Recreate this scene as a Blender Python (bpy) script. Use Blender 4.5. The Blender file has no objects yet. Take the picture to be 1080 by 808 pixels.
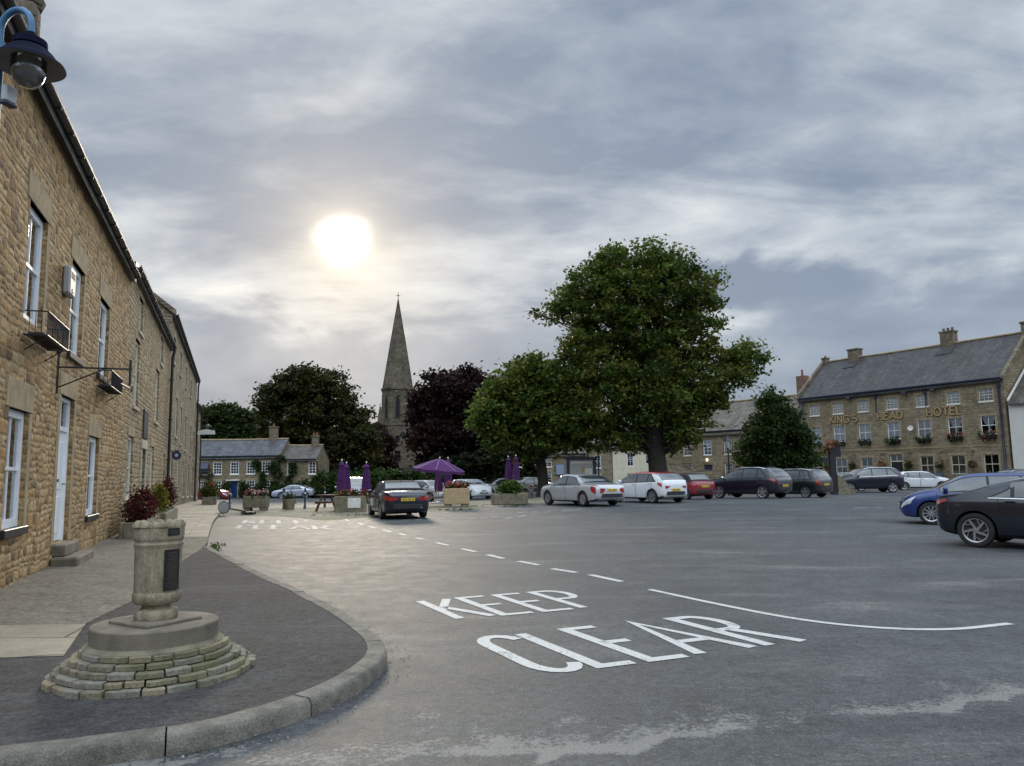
SKYTOP, SKYBACK, EXPO = 2.4, 2.6, 0.3
import bpy, bmesh, math, random
import numpy as np
from mathutils import Vector, Matrix
random.seed(7); RNG = np.random.default_rng(11)
SC = bpy.context.scene; COL = SC.collection
PI = math.pi; R = math.radians

# ------------------------------------------------------------------ camera
F, CX, CY, YH, ROLL, CZ = 810., 540., 404., 501., 0.014, 1.6
_p = math.atan((YH-CY)/F)
_f = np.array([0, math.cos(_p), math.sin(_p)]); _r0 = np.array([1., 0, 0]); _u0 = np.cross(_r0, _f)
_r = _r0*math.cos(-ROLL)+_u0*math.sin(-ROLL); _u = -_r0*math.sin(-ROLL)+_u0*math.cos(-ROLL)
cam = bpy.data.objects.new('camera', bpy.data.cameras.new('camera')); COL.objects.link(cam)
cam.matrix_world = Matrix(((_r[0], _u[0], -_f[0], 0), (_r[1], _u[1], -_f[1], 0), (_r[2], _u[2], -_f[2], CZ), (0, 0, 0, 1)))
cam.data.sensor_fit = 'HORIZONTAL'; cam.data.sensor_width = 36; cam.data.lens = 36*F/1080
cam.data.clip_start = .05; cam.data.clip_end = 5000
SC.camera = cam

def sstep(a, b, x):
    t = min(1, max(0, (x-a)/(b-a))); return t*t*(3-2*t)
def g(x, y):
    """height of the market square"""
    z = -0.0145*min(70, max(0, y-42))*(1-sstep(-8, 6, x))
    return z + 0.2*math.exp(-((x-9)/12)**2-((y-38)/9)**2)
def ray(px, py): return _f*F+_r*(px-CX)-_u*(py-CY)
def at(px, py, dz=0):
    """the spot on the ground seen at a place of the photograph"""
    d = ray(px, py); z = dz
    for _ in range(12):
        t = (z-CZ)/d[2]; z = g(t*d[0], t*d[1])+dz
    return (t*d[0], t*d[1], z)

# ------------------------------------------------------------------ mesh helpers
class MB:
    def __init__(s): s.v = []; s.f = []; s.m = []; s.mi = 0; s.cut = []
    def add(s, vs, fs):
        o = len(s.v); s.cut.append((o, len(s.f))); s.v += [tuple(v) for v in vs]
        s.f += [tuple(i+o for i in f) for f in fs]; s.m += [s.mi]*len(fs); return s
    def box(s, x0, y0, z0, x1, y1, z1):
        v = [(x0,y0,z0),(x1,y0,z0),(x1,y1,z0),(x0,y1,z0),(x0,y0,z1),(x1,y0,z1),(x1,y1,z1),(x0,y1,z1)]
        return s.add(v, [(3,2,1,0),(4,5,6,7),(0,1,5,4),(1,2,6,5),(2,3,7,6),(3,0,4,7)])
    def bbox(s, x0, y0, z0, x1, y1, z1, b=.01):
        """box with chamfered edges"""
        xs = [x0, x1]; ys = [y0, y1]; zs = [z0, z1]; v = []; idx = {}
        for i in (0, 1):
            for j in (0, 1):
                for k in (0, 1):
                    sx, sy, sz = 1-2*i, 1-2*j, 1-2*k; P = (xs[i], ys[j], zs[k])
                    for a, off in enumerate(((0, sy*b, sz*b), (sx*b, 0, sz*b), (sx*b, sy*b, 0))):
                        idx[i, j, k, a] = len(v); v.append((P[0]+off[0], P[1]+off[1], P[2]+off[2]))
        fs = []
        I = lambda i, j, k, a: idx[i, j, k, a]
        for e in (0, 1):
            fs += [(I(e,0,0,0), I(e,1,0,0), I(e,1,1,0), I(e,0,1,0)), (I(0,e,0,1), I(1,e,0,1), I(1,e,1,1), I(0,e,1,1)), (I(0,0,e,2), I(1,0,e,2), I(1,1,e,2), I(0,1,e,2))]
            for h in (0, 1):
                fs += [(I(0,e,h,1), I(1,e,h,1), I(1,e,h,2), I(0,e,h,2)), (I(e,0,h,0), I(e,1,h,0), I(e,1,h,2), I(e,0,h,2)), (I(e,h,0,0), I(e,h,1,0), I(e,h,1,1), I(e,h,0,1))]
                for q in (0, 1): fs.append((I(e,h,q,0), I(e,h,q,1), I(e,h,q,2)))
        return s.add(v, fs)
    def tube(s, pts, rad, n=8, cap=True):
        pts = [Vector(p) for p in pts]; k = len(pts)
        rad = rad if hasattr(rad, '__len__') else [rad]*k
        v = []; fs = []; prev = None
        for i, p in enumerate(pts):
            d = (pts[min(i+1, k-1)]-pts[max(i-1, 0)]).normalized()
            if prev is None: a = d.orthogonal().normalized()
            else:
                a = prev-d*prev.dot(d); a = a.normalized() if a.length > 1e-6 else d.orthogonal().normalized()
            prev = a; b = d.cross(a)
            for j in range(n):
                t = 2*PI*j/n; v.append(p+(a*math.cos(t)+b*math.sin(t))*rad[i])
        for i in range(k-1):
            for j in range(n): fs.append((i*n+j, i*n+(j+1) % n, (i+1)*n+(j+1) % n, (i+1)*n+j))
        if cap: fs += [tuple(range(n))[::-1], tuple((k-1)*n+j for j in range(n))]
        return s.add(v, fs)
    def lathe(s, prof, c=(0, 0, 0), n=32, a0=0):
        v = []; fs = []; k = len(prof)
        for r_, z in prof:
            for j in range(n):
                t = a0+2*PI*j/n; v.append((c[0]+r_*math.cos(t), c[1]+r_*math.sin(t), c[2]+z))
        for i in range(k-1):
            for j in range(n): fs.append((i*n+j, i*n+(j+1) % n, (i+1)*n+(j+1) % n, (i+1)*n+j))
        fs += [tuple(range(n))[::-1], tuple((k-1)*n+j for j in range(n))]
        return s.add(v, fs)
    def prism(s, poly, a, b, ax=1):
        """polygon in the two other axes, extruded along axis ax from a to b"""
        def P(p, t):
            q = list(p); q.insert(ax, t); return q
        n = len(poly)
        return s.add([P(p, a) for p in poly]+[P(p, b) for p in poly],
                     [tuple(range(n)), tuple(range(2*n-1, n-1, -1))]+[(i, i+n, (i+1) % n+n, (i+1) % n) for i in range(n)])
    def quad(s, *p): return s.add(p, [tuple(range(len(p)))])
    def build_each(s, name, mats, parent=None, smooth=None, fix=True):
        """every piece that was added becomes an object of its own"""
        ends = s.cut[1:]+[(len(s.v), len(s.f))]
        for (a, fa), (b, fb) in zip(s.cut, ends):
            q = MB(); q.v = s.v[a:b]; q.f = [tuple(i-a for i in f) for f in s.f[fa:fb]]; q.m = s.m[fa:fb]; q.build(name, mats, parent, smooth, fix)
    def build(s, name, mats, parent=None, smooth=None, fix=True, label=None):
        me = bpy.data.meshes.new(name); me.from_pydata(s.v, [], s.f)
        for m in (mats if isinstance(mats, (list, tuple)) else [mats]): me.materials.append(m)
        me.polygons.foreach_set('material_index', s.m)
        if fix:
            bm = bmesh.new(); bm.from_mesh(me); bmesh.ops.recalc_face_normals(bm, faces=bm.faces); bm.to_mesh(me); bm.free()
        return link(me, name, parent, smooth, label)
def link(me, name, parent=None, smooth=None, label=None):
    if smooth is not None:
        me.shade_smooth()
        if smooth < 179: me.set_sharp_from_angle(angle=R(smooth))
    o = bpy.data.objects.new(name, me); COL.objects.link(o)
    if parent is not None: o.parent = parent
    if label: o['label'] = label
    return o
def thing(name, label, cat, loc=(0, 0, 0), rz=0, group=None):
    o = bpy.data.objects.new(name, None); COL.objects.link(o); o.empty_display_size = .2
    o.location = loc; o.rotation_euler = (0, 0, rz); return tag(o, label, cat, group)
def tag(o, label, cat, group=None):
    o['label'] = label; o['category'] = cat
    if group: o['group'] = group
    return o
def struct(o, label, cat='ground', kind='structure'):
    o['kind'] = kind; o['label'] = label; o['category'] = cat; return o
def dup(root, loc=None, rz=None, label=None):
    c = root.copy(); COL.objects.link(c)
    if loc is not None: c.location = loc
    if rz is not None: c.rotation_euler = (0, 0, rz)
    if label: c['label'] = label
    for ch in root.children:
        k = ch.copy(); COL.objects.link(k); k.parent = c
        for gch in ch.children:
            q = gch.copy(); COL.objects.link(q); q.parent = k
    return c
def smoothpoly(pts, step):
    """Catmull-Rom through points, resampled at an even step"""
    P = [np.array(p, float) for p in pts]; P = [2*P[0]-P[1]]+P+[2*P[-1]-P[-2]]; out = []
    for i in range(1, len(P)-2):
        for t in np.linspace(0, 1, 24, endpoint=False):
            a, b, c, d = P[i-1:i+3]
            out.append(.5*((2*b)+(-a+c)*t+(2*a-5*b+4*c-d)*t*t+(-a+3*b-3*c+d)*t**3))
    out.append(P[-2]); out = np.array(out)
    L = np.r_[0, np.cumsum(np.linalg.norm(np.diff(out, axis=0), axis=1))]
    q = np.linspace(0, L[-1], max(2, int(L[-1]/step)+1))
    return np.stack([np.interp(q, L, out[:, k]) for k in range(out.shape[1])], 1)
def pchip(xs, ys):
    xs = np.array(xs, float); ys = np.array(ys, float); h = np.diff(xs); d = np.diff(ys)/h
    m = np.zeros(len(xs)); m[0] = d[0]; m[-1] = d[-1]
    for i in range(1, len(xs)-1):
        if d[i-1]*d[i] > 0:
            w1 = 2*h[i]+h[i-1]; w2 = h[i]+2*h[i-1]; m[i] = (w1+w2)/(w1/d[i-1]+w2/d[i])
    def f(x):
        x = min(max(x, xs[0]), xs[-1]); i = min(len(h)-1, max(0, int(np.searchsorted(xs, x)-1)))
        t = (x-xs[i])/h[i]
        return float((2*t**3-3*t*t+1)*ys[i]+(t**3-2*t*t+t)*h[i]*m[i]+(-2*t**3+3*t*t)*ys[i+1]+(t**3-t*t)*h[i]*m[i+1])
    return f

# ------------------------------------------------------------------ materials
class NT:
    def __init__(s, name):
        s.m = bpy.data.materials.new(name); s.m.use_nodes = True; s.t = s.m.node_tree; s.t.nodes.clear()
        s.out = s.t.nodes.new('ShaderNodeOutputMaterial')
    def n(s, typ, ins={}, **kw):
        nd = s.t.nodes.new('ShaderNode'+typ)
        for k, v in kw.items(): setattr(nd, k, v)
        for k, v in ins.items():
            if isinstance(v, bpy.types.NodeSocket): s.t.links.new(v, nd.inputs[k])
            else: nd.inputs[k].default_value = v
        return nd
    def coord(s, kind='Object', scale=(1, 1, 1), rot=(0, 0, 0)):
        c = s.n('TexCoord').outputs[kind]
        return s.n('Mapping', {'Vector': c, 'Scale': scale, 'Rotation': rot}).outputs[0]
    def noise(s, vec, scale, detail=4, rough=.55, dist=0, out=0):
        return s.n('TexNoise', {'Vector': vec, 'Scale': scale, 'Detail': detail, 'Roughness': rough, 'Distortion': dist}).outputs[out]
    def ramp(s, fac, stops, interp='LINEAR'):
        nd = s.n('ValToRGB', {'Fac': fac}); cr = nd.color_ramp; cr.interpolation = interp
        while len(cr.elements) < len(stops): cr.elements.new(.5)
        for e, (p, c) in zip(cr.elements, stops):
            e.position = p; e.color = (*c, 1) if hasattr(c, '__len__') else (c, c, c, 1)
        return nd.outputs[0]
    def mix(s, fac, a, b, mode='MIX'):
        nd = s.t.nodes.new('ShaderNodeMix'); nd.data_type = 'RGBA'; nd.blend_type = mode
        for k, v in ((0, fac), (6, a), (7, b)):
            if isinstance(v, bpy.types.NodeSocket): s.t.links.new(v, nd.inputs[k])
            else: nd.inputs[k].default_value = v if k == 0 else ((*v, 1) if hasattr(v, '__len__') else (v, v, v, 1))
        return nd.outputs[2]
    def math(s, op, a, b=0., clamp=False):
        nd = s.n('Math', operation=op, use_clamp=clamp)
        for k, v in ((0, a), (1, b)):
            if isinstance(v, bpy.types.NodeSocket): s.t.links.new(v, nd.inputs[k])
            else: nd.inputs[k].default_value = v
        return nd.outputs[0]
    def bump(s, h, strength=.5, dist=.02):
        return s.n('Bump', {'Height': h, 'Strength': strength, 'Distance': dist}).outputs[0]
    def pbr(s, base, rough=.7, metal=0., normal=None, **kw):
        nd = s.t.nodes.new('ShaderNodeBsdfPrincipled')
        d = {'Base Color': base, 'Roughness': rough, 'Metallic': metal}
        if normal is not None: d['Normal'] = normal
        d.update(kw)
        for k, v in d.items():
            if isinstance(v, bpy.types.NodeSocket): s.t.links.new(v, nd.inputs[k])
            elif k in ('Base Color', 'Emission Color', 'Coat Tint', 'Specular Tint') and len(v) == 3: nd.inputs[k].default_value = (*v, 1)
            else: nd.inputs[k].default_value = v
        s.t.links.new(nd.outputs[0], s.out.inputs[0]); return s.m

def simple(name, col, rough=.6, metal=0., var=.18, scale=6., bump=0., bs=40., **kw):
    """one colour with some uneven tone and grain"""
    s = NT(name); c = s.coord()
    n = s.noise(c, scale, 5)
    a = tuple(min(1, x*(1+var)) for x in col); b = tuple(x*(1-var) for x in col)
    base = s.ramp(n, [(.3, b), (.7, a)])
    nm = s.bump(s.noise(c, bs, 4), bump, .01) if bump else None
    return s.pbr(base, rough, metal, nm, **kw)

def rubble(name, cols, mortar, course=.17, length=.30, warp=.05, dirt=.25, bump=.9, edge=.011, grain=.55):
    """coursed rubble: uneven courses, each cut into stones of its own random lengths and colours"""
    s = NT(name); c = s.coord(); xyz = s.n('SeparateXYZ', {0: c}); u = s.math('ADD', xyz.outputs[0], xyz.outputs[1]); z = xyz.outputs[2]
    w1 = s.n('SeparateColor', {0: s.n('TexNoise', {'Vector': c, 'Scale': 1.3, 'Detail': 2}).outputs['Color']})
    w2 = s.n('SeparateColor', {0: s.n('TexNoise', {'Vector': c, 'Scale': 7., 'Detail': 3}).outputs['Color']})
    def wob(v, a, b): return s.math('ADD', v, s.math('ADD', s.math('MULTIPLY', s.math('SUBTRACT', a, .5), warp*1.7), s.math('MULTIPLY', s.math('SUBTRACT', b, .5), warp*1.3)))
    zz = wob(z, w1.outputs[0], w2.outputs[0]); uu = wob(u, w1.outputs[1], w2.outputs[1])
    # some areas are laid in larger stones than others
    big_ = s.math('GREATER_THAN', s.noise(c, 1.1, 3, .6), .54); course = s.math('MULTIPLY', s.math('ADD', s.math('MULTIPLY', big_, .65), .85), course); length = s.math('MULTIPLY', s.math('ADD', s.math('MULTIPLY', big_, .5), .9), length)
    # courses of uneven height
    rv = s.n('TexVoronoi', {'W': s.math('DIVIDE', zz, course), 'Scale': 1., 'Randomness': .8}, voronoi_dimensions='1D'); rid = rv.outputs['W']
    rde = s.n('TexVoronoi', {'W': s.math('DIVIDE', zz, course), 'Scale': 1., 'Randomness': .8}, voronoi_dimensions='1D', feature='DISTANCE_TO_EDGE').outputs['Distance']
    rr = s.n('TexWhiteNoise', {'W': rid}, noise_dimensions='1D').outputs['Value']
    xw = s.math('ADD', s.math('DIVIDE', uu, s.math('MULTIPLY', s.math('ADD', s.math('MULTIPLY', rr, 1.0), .55), length)), s.math('MULTIPLY', rr, 731.))
    cv = s.n('TexVoronoi', {'W': xw, 'Scale': 1., 'Randomness': .9}, voronoi_dimensions='1D')
    cde = s.n('TexVoronoi', {'W': xw, 'Scale': 1., 'Randomness': .9}, voronoi_dimensions='1D', feature='DISTANCE_TO_EDGE').outputs['Distance']
    rnd = s.n('TexWhiteNoise', {'W': s.math('ADD', s.math('MULTIPLY', cv.outputs['W'], 3.17), s.math('MULTIPLY', rr, 57.))}, noise_dimensions='1D'); rnd1 = rnd.outputs['Value']
    de = s.math('MINIMUM', s.math('MULTIPLY', rde, course), s.math('MULTIPLY', cde, length))
    de = s.math('ADD', de, s.math('MULTIPLY', s.math('SUBTRACT', s.noise(c, 22, 3), .5), .018))
    k = len(cols); base = s.ramp(rnd1, [(i/k, q) for i, q in enumerate(cols)], 'CONSTANT')
    gr = s.noise(c, 26, 6, .68); base = s.mix(grain, base, s.ramp(gr, [(.28, .4), (.72, 1.25)]), 'MULTIPLY')
    md = s.noise(c, 5, 5, .6); base = s.mix(.5, base, s.ramp(md, [(.3, .6), (.7, 1.25)]), 'MULTIPLY')
    big = s.noise(c, .5, 5, .62); base = s.mix(dirt, base, s.ramp(big, [(.35, .42), (.65, 1.05)]), 'MULTIPLY')
    mm = s.ramp(de, [(edge*.4, 1.), (edge*1.5, 0.)])
    base = s.mix(mm, base, s.mix(.6, mortar, s.ramp(s.noise(c, 11, 4), [(.3, .45), (.7, 1.1)]), 'MULTIPLY'))
    h = s.math('ADD', s.ramp(de, [(0, 0.), (.045, 1.)], 'EASE'), s.math('MULTIPLY', gr, .6)); h = s.math('ADD', h, s.math('MULTIPLY', s.n('TexWhiteNoise', {'W': s.math('MULTIPLY', cv.outputs['W'], 9.1)}, noise_dimensions='1D').outputs['Value'], .5))
    return s.pbr(base, .9, 0, s.bump(h, bump, .035), **{'Specular IOR Level': .25})

def roofing(name, col, rowh=.32, colw=.5, var=.3, moss=0.):
    s = NT(name); c = s.coord('UV')
    br = s.n('TexBrick', {'Vector': c, 'Color1': (*[q*(1-var) for q in col], 1), 'Color2': (*[q*(1+var) for q in col], 1), 'Mortar': (*[q*.35 for q in col], 1),
             'Scale': 1., 'Mortar Size': .012, 'Brick Width': colw, 'Row Height': rowh, 'Bias': 0.}); br.offset = .5
    o = s.coord(); n = s.noise(o, .8, 6, .65); n2 = s.noise(o, 5, 5, .7)
    base = s.mix(.75, br.outputs['Color'], s.ramp(n, [(.3, .55), (.7, 1.35)]), 'MULTIPLY')
    base = s.mix(s.ramp(n2, [(.6, 0.), (.78, .5)]), base, (.2, .2, .18))
    st_ = s.noise(s.n('Mapping', {'Vector': c, 'Scale': (1.6, .22, 1)}).outputs[0], 1.4, 6, .7); base = s.mix(.8, base, s.ramp(st_, [(.32, .5), (.68, 1.4)]), 'MULTIPLY')
    if moss: base = s.mix(s.ramp(s.noise(o, 2.5, 6, .7), [(.5, 0.), (.7, moss)]), base, (.06, .06, .025))
    sp = s.n('SeparateXYZ', {0: c}).outputs[1]
    saw = s.math('FRACT', s.math('DIVIDE', sp, rowh))
    h = s.math('ADD', s.math('MULTIPLY', saw, -.7), s.math('MULTIPLY', br.outputs['Fac'], -.5))
    h = s.math('ADD', h, s.math('MULTIPLY', n2, .4))
    return s.pbr(base, .62, 0, s.bump(h, .8, .02))

def leafy(name, trans=.42, rough=.5):
    s = NT(name); a = s.n('Attribute', attribute_name='leafcol').outputs['Color']
    p = s.t.nodes.new('ShaderNodeBsdfPrincipled'); s.t.links.new(a, p.inputs['Base Color']); p.inputs['Roughness'].default_value = rough
    p.inputs['Specular IOR Level'].default_value = .12
    tr = s.n('BsdfTranslucent', {'Color': s.mix(.5, a, (1.0, 1.0, .55), 'MULTIPLY')})
    mx = s.n('MixShader', {0: trans, 1: p.outputs[0], 2: tr.outputs[0]}); s.t.links.new(mx.outputs[0], s.out.inputs[0]); return s.m

def window_glass(name, tint=.75, base=.06):
    s = NT(name)
    fr = s.n('Fresnel', {'IOR': 1.5}).outputs[0]
    nm = s.bump(s.noise(s.coord(), 1.7, 2), .12, .05)
    gl = s.n('BsdfGlossy', {'Color': (.9, .93, .95, 1), 'Roughness': .03, 'Normal': nm}); tp = s.n('BsdfTransparent', {'Color': (tint, tint, tint, 1)})
    f = s.math('ADD', s.math('MULTIPLY', fr, 1.1), base, True)
    mx = s.n('MixShader', {0: f, 1: tp.outputs[0], 2: gl.outputs[0]}); s.t.links.new(mx.outputs[0], s.out.inputs[0]); return s.m

def paint(name, col, metal=.0, rough=.35, coat=1.):
    s = NT(name); c = s.coord(); d = s.noise(c, 3, 4)
    base = s.ramp(d, [(.35, tuple(q*.93 for q in col)), (.65, col)])
    return s.pbr(base, rough, metal, None, **{'Coat Weight': coat, 'Coat Roughness': .025})

M = {}
M['stone_near'] = rubble('rubble_stone', [(0.448,0.281,0.124), (0.521,0.343,0.158), (0.281,0.169,0.078), (0.583,0.406,0.206), (0.438,0.290,0.142), (0.355,0.208,0.086), (0.500,0.362,0.201), (0.218,0.136,0.072), (0.479,0.281,0.111), (0.552,0.377,0.185)], (0.365,0.266,0.142), .125, .215, .075, .4, .6, .010, .85)
M['stone_mid'] = rubble('squared_rubble_stone', [(0.387,0.288,0.163), (0.447,0.353,0.215), (0.327,0.241,0.133), (0.482,0.387,0.245), (0.284,0.206,0.120), (0.404,0.292,0.163)], (0.344,0.284,0.189), .18, .36, .035, .4)
M['stone_grey'] = rubble('weathered_rubble_stone', [(.32,.26,.17), (.38,.31,.21), (.26,.205,.13), (.42,.345,.235)], (.29,.24,.17), .19, .36, .04, .6)
M['stone_hotel'] = rubble('coursed_sandstone', [(0.294,0.234,0.150), (0.329,0.269,0.175), (0.252,0.199,0.126), (0.350,0.287,0.189), (0.273,0.217,0.140)], (0.259,0.217,0.147), .24, .5, .02, .5, .6)
M['stone_far'] = rubble('dark_rubble_stone', [(.27,.215,.13), (.31,.25,.155), (.23,.18,.11), (.34,.28,.18)], (.25,.21,.14), .2, .4, .03, .5)  # darker stone tones for the far cottages
M['stone_church'] = rubble('church_ashlar', [(0.152,0.129,0.092), (0.178,0.152,0.109), (0.125,0.106,0.073), (0.198,0.165,0.119)], (0.125,0.109,0.079), .34, .75, .01, .7, .5)
M['sandstone'] = simple('dressed_sandstone', (0.311,0.240,0.141), .9, var=.3, scale=4, bump=.5, bs=60)
M['sandstone_pale'] = simple('pale_dressed_stone', (.46,.41,.31), .85, var=.2, scale=5, bump=.3)
M['chimney'] = rubble('chimney_stone', [(.25,.2,.14), (.31,.25,.17), (.2,.16,.11)], (.22,.19,.14), .22, .4, .03, .6)
M['brick'] = rubble('chimney_brick', [(.28,.13,.08), (.33,.16,.095), (.23,.11,.07)], (.3,.25,.2), .08, .22, .008, .3)
M['terracotta'] = simple('terracotta', (.3,.13,.075), .85)
M['slate'] = roofing('blue_slates', (.047,.045,.043), .3, .42, .35)
M['stoneslate'] = roofing('stone_slates', (.125,.105,.08), .38, .6, .3, .35)
M['slate_far'] = roofing('grey_slates', (.07,.073,.082), .4, .6)
M['slate_mossy'] = roofing('dark_stone_slates', (.085,.075,.06), .4, .6, .3, .5)
M['white'] = simple('white_gloss_paint', (.84,.85,.86), .35, var=.04, scale=3)
M['cream'] = simple('cream_painted_timber', (.66,.62,.5), .5, var=.08)
M['offwhite'] = simple('offwhite_masonry_paint', (.62,.61,.55), .8, var=.07, scale=1.2, bump=.2)
M['render'] = simple('cream_render', (.62,.57,.43), .85, var=.1, scale=1.5, bump=.35)
M['black'] = simple('black_iron', (.018,.018,.022), .45, var=.3, scale=9, bump=.1)
M['pale_blue'] = simple('pale_blue_paint', (.22,.27,.35), .5, var=.1)
M['navy'] = simple('navy_blue_paint', (.02,.027,.055), .4, var=.15)
M['bluepaint'] = simple('mid_blue_paint', (.05,.16,.30), .45, var=.15, scale=14, bump=.1)
M['darkblue'] = simple('dark_blue_enamel', (.004,.006,.02), .7, var=.3, scale=12, **{'Specular IOR Level': .06})
M['bluegrey'] = simple('blue_grey_paint', (.07,.105,.16), .5, var=.15)
M['door_blue'] = simple('blue_door_paint', (.012,.06,.2), .4, var=.1)
M['grey_metal'] = simple('pale_galvanised_metal', (.42,.43,.44), .5, .2, var=.12)
M['greybox'] = simple('grey_plastic', (.36,.36,.35), .5, var=.08)
M['lampin'] = simple('pale_enamel_inside', (.16,.15,.135), .6, var=.3)
M['glass'] = window_glass('window_pane', .9, .05); M['glass_near'] = window_glass('old_window_pane', .9, .2)
M['globe'] = window_glass('lamp_glass', .95, .12)
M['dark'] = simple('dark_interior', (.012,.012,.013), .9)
M['curtain'] = simple('net_curtain', (.78,.80,.84), .9, var=.14, scale=9)
M['asphalt_car'] = M['black']
M['gold'] = simple('gold_painted_letters', (.37,.265,.125), .5, var=.15)
M['wood'] = simple('weathered_timber', (.115,.075,.048), .8, var=.35, scale=12, bump=.3)
M['wood_pale'] = simple('pale_timber_boards', (.38,.28,.155), .8, var=.22, scale=7, bump=.3)
M['trough'] = simple('mossy_trough_stone', (.17,.15,.1), .95, var=.4, scale=5, bump=.7, bs=25)
s = NT('weathered_cast_stone'); c = s.coord(); n = s.noise(c, 5, 6, .7); n2 = s.noise(c, 60, 4, .75); st_ = s.noise(s.n('Mapping', {'Vector': c, 'Scale': (9, 9, .9)}).outputs[0], 1.2, 5, .65)
q = s.ramp(n, [(.28, (.16,.13,.08)), (.5, (.29,.245,.16)), (.72, (.37,.33,.24))]); q = s.mix(.75, q, s.ramp(st_, [(.34, .45), (.6, 1.1)]), 'MULTIPLY'); q = s.mix(.75, q, s.ramp(n2, [(.3, .5), (.7, 1.3)]), 'MULTIPLY')
q = s.mix(s.ramp(s.noise(c, 16, 5, .75), [(.6, 0.), (.7, .7)]), q, (.36,.35,.29)); M['urn'] = s.pbr(q, .93, 0, s.bump(s.math('ADD', n2, n), .8, .008))
M['drum'] = simple('stained_concrete', (.15,.128,.093), .92, var=.4, scale=3.5, bump=.5, bs=60)
def coping(nm, a, b, moss):
    s = NT(nm); c = s.coord(); n = s.noise(c, 4.2, 5, .65); n2 = s.noise(c, 38, 5, .75); n3 = s.noise(c, 2.3, 4, .6)
    q = s.ramp(n, [(.3, a), (.7, b)]); q = s.mix(.85, q, s.ramp(n2, [(.3, .4), (.7, 1.3)]), 'MULTIPLY'); q = s.mix(s.ramp(n3, [(.48, 0.), (.62, moss)]), q, (.085,.095,.03))
    return s.pbr(q, .93, 0, s.bump(s.math('ADD', n2, n), .9, .014))
COP = [coping('grey_coping_stone', (.17,.155,.12), (.31,.29,.24), .5), coping('brown_coping_stone', (.2,.165,.1), (.36,.3,.2), .4), coping('mossy_coping_stone', (.15,.135,.09), (.28,.25,.165), .6), coping('pale_coping_stone', (.2,.185,.15), (.34,.31,.25), .3)]
s = NT('mossy_coping_stone'); c = s.coord(); n = s.noise(c, 3.2, 5, .65); n2 = s.noise(c, 28, 5, .7); n3 = s.noise(c, 1.6, 4, .6)
q = s.ramp(n, [(.28, (.16,.135,.09)), (.45, (.27,.24,.165)), (.6, (.36,.32,.23)), (.75, (.26,.245,.2))]); q = s.mix(.7, q, s.ramp(n2, [(.3, .5), (.7, 1.25)]), 'MULTIPLY')
q = s.mix(s.ramp(n3, [(.5, 0.), (.68, .6)]), q, (.1,.115,.035)); M['step_stone'] = s.pbr(q, .92, 0, s.bump(s.math('ADD', n2, n), .8, .012))
M['plaque'] = simple('dark_bronze_plaque', (.022,.02,.018), .35, .3, var=.3, scale=30)
M['plaque_text'] = simple('raised_bronze_rows', (.07,.062,.05), .45, .4)
M['slate_slab'] = simple('dark_slate_slab', (.035,.036,.042), .5, var=.3, scale=5, bump=.3)
M['purple'] = simple('purple_canvas', (0.059,0.008,0.081), .85, var=.22, scale=5, bump=.15, bs=120)
M['purple_edge'] = simple('pale_purple_hem', (.3,.18,.34), .8)
M['bark'] = simple('tree_bark', (.028,.024,.018), .95, var=.4, scale=7, bump=.9, bs=18)
M['leaf'] = leafy('leaves'); M['petal'] = leafy('flower_petals', .25, .6)
M['tyre'] = simple('tyre_rubber', (.016,.016,.017), .8, var=.2, scale=20)
M['alloy'] = simple('alloy_wheel', (.5,.5,.52), .3, .85, var=.06)
M['alloy_dark'] = simple('wheel_shadow_gap', (.02,.02,.022), .6)
M['trim'] = simple('black_plastic_trim', (.017,.017,.019), .55)
M['under'] = simple('underbody', (.01,.01,.01), .9)
M['chrome'] = simple('chrome_strip', (.72,.73,.75), .15, 1., var=.04)
M['canvas'] = simple('black_soft_top', (.012,.012,.016), .85, bump=.1, bs=150)
M['tail'] = paint('red_lamp_lens', (.33,.012,.014), 0, .2)
M['headlamp'] = simple('clear_lamp_lens', (.62,.65,.68), .08, .3, var=.15, scale=18)
M['plate_y'] = simple('yellow_plate', (.68,.45,.035), .5, var=.05)
M['plate_w'] = simple('white_plate', (.7,.7,.68), .5, var=.05)
s = NT('car_window'); M['carglass'] = s.pbr(s.ramp(s.noise(s.coord(), 1.3, 3), [(.35, (.02, .025, .028)), (.65, (.065, .08, .085))]), .04, 0, None, **{'Specular IOR Level': .8, 'Coat Weight': 1., 'Coat Roughness': .02})

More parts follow.
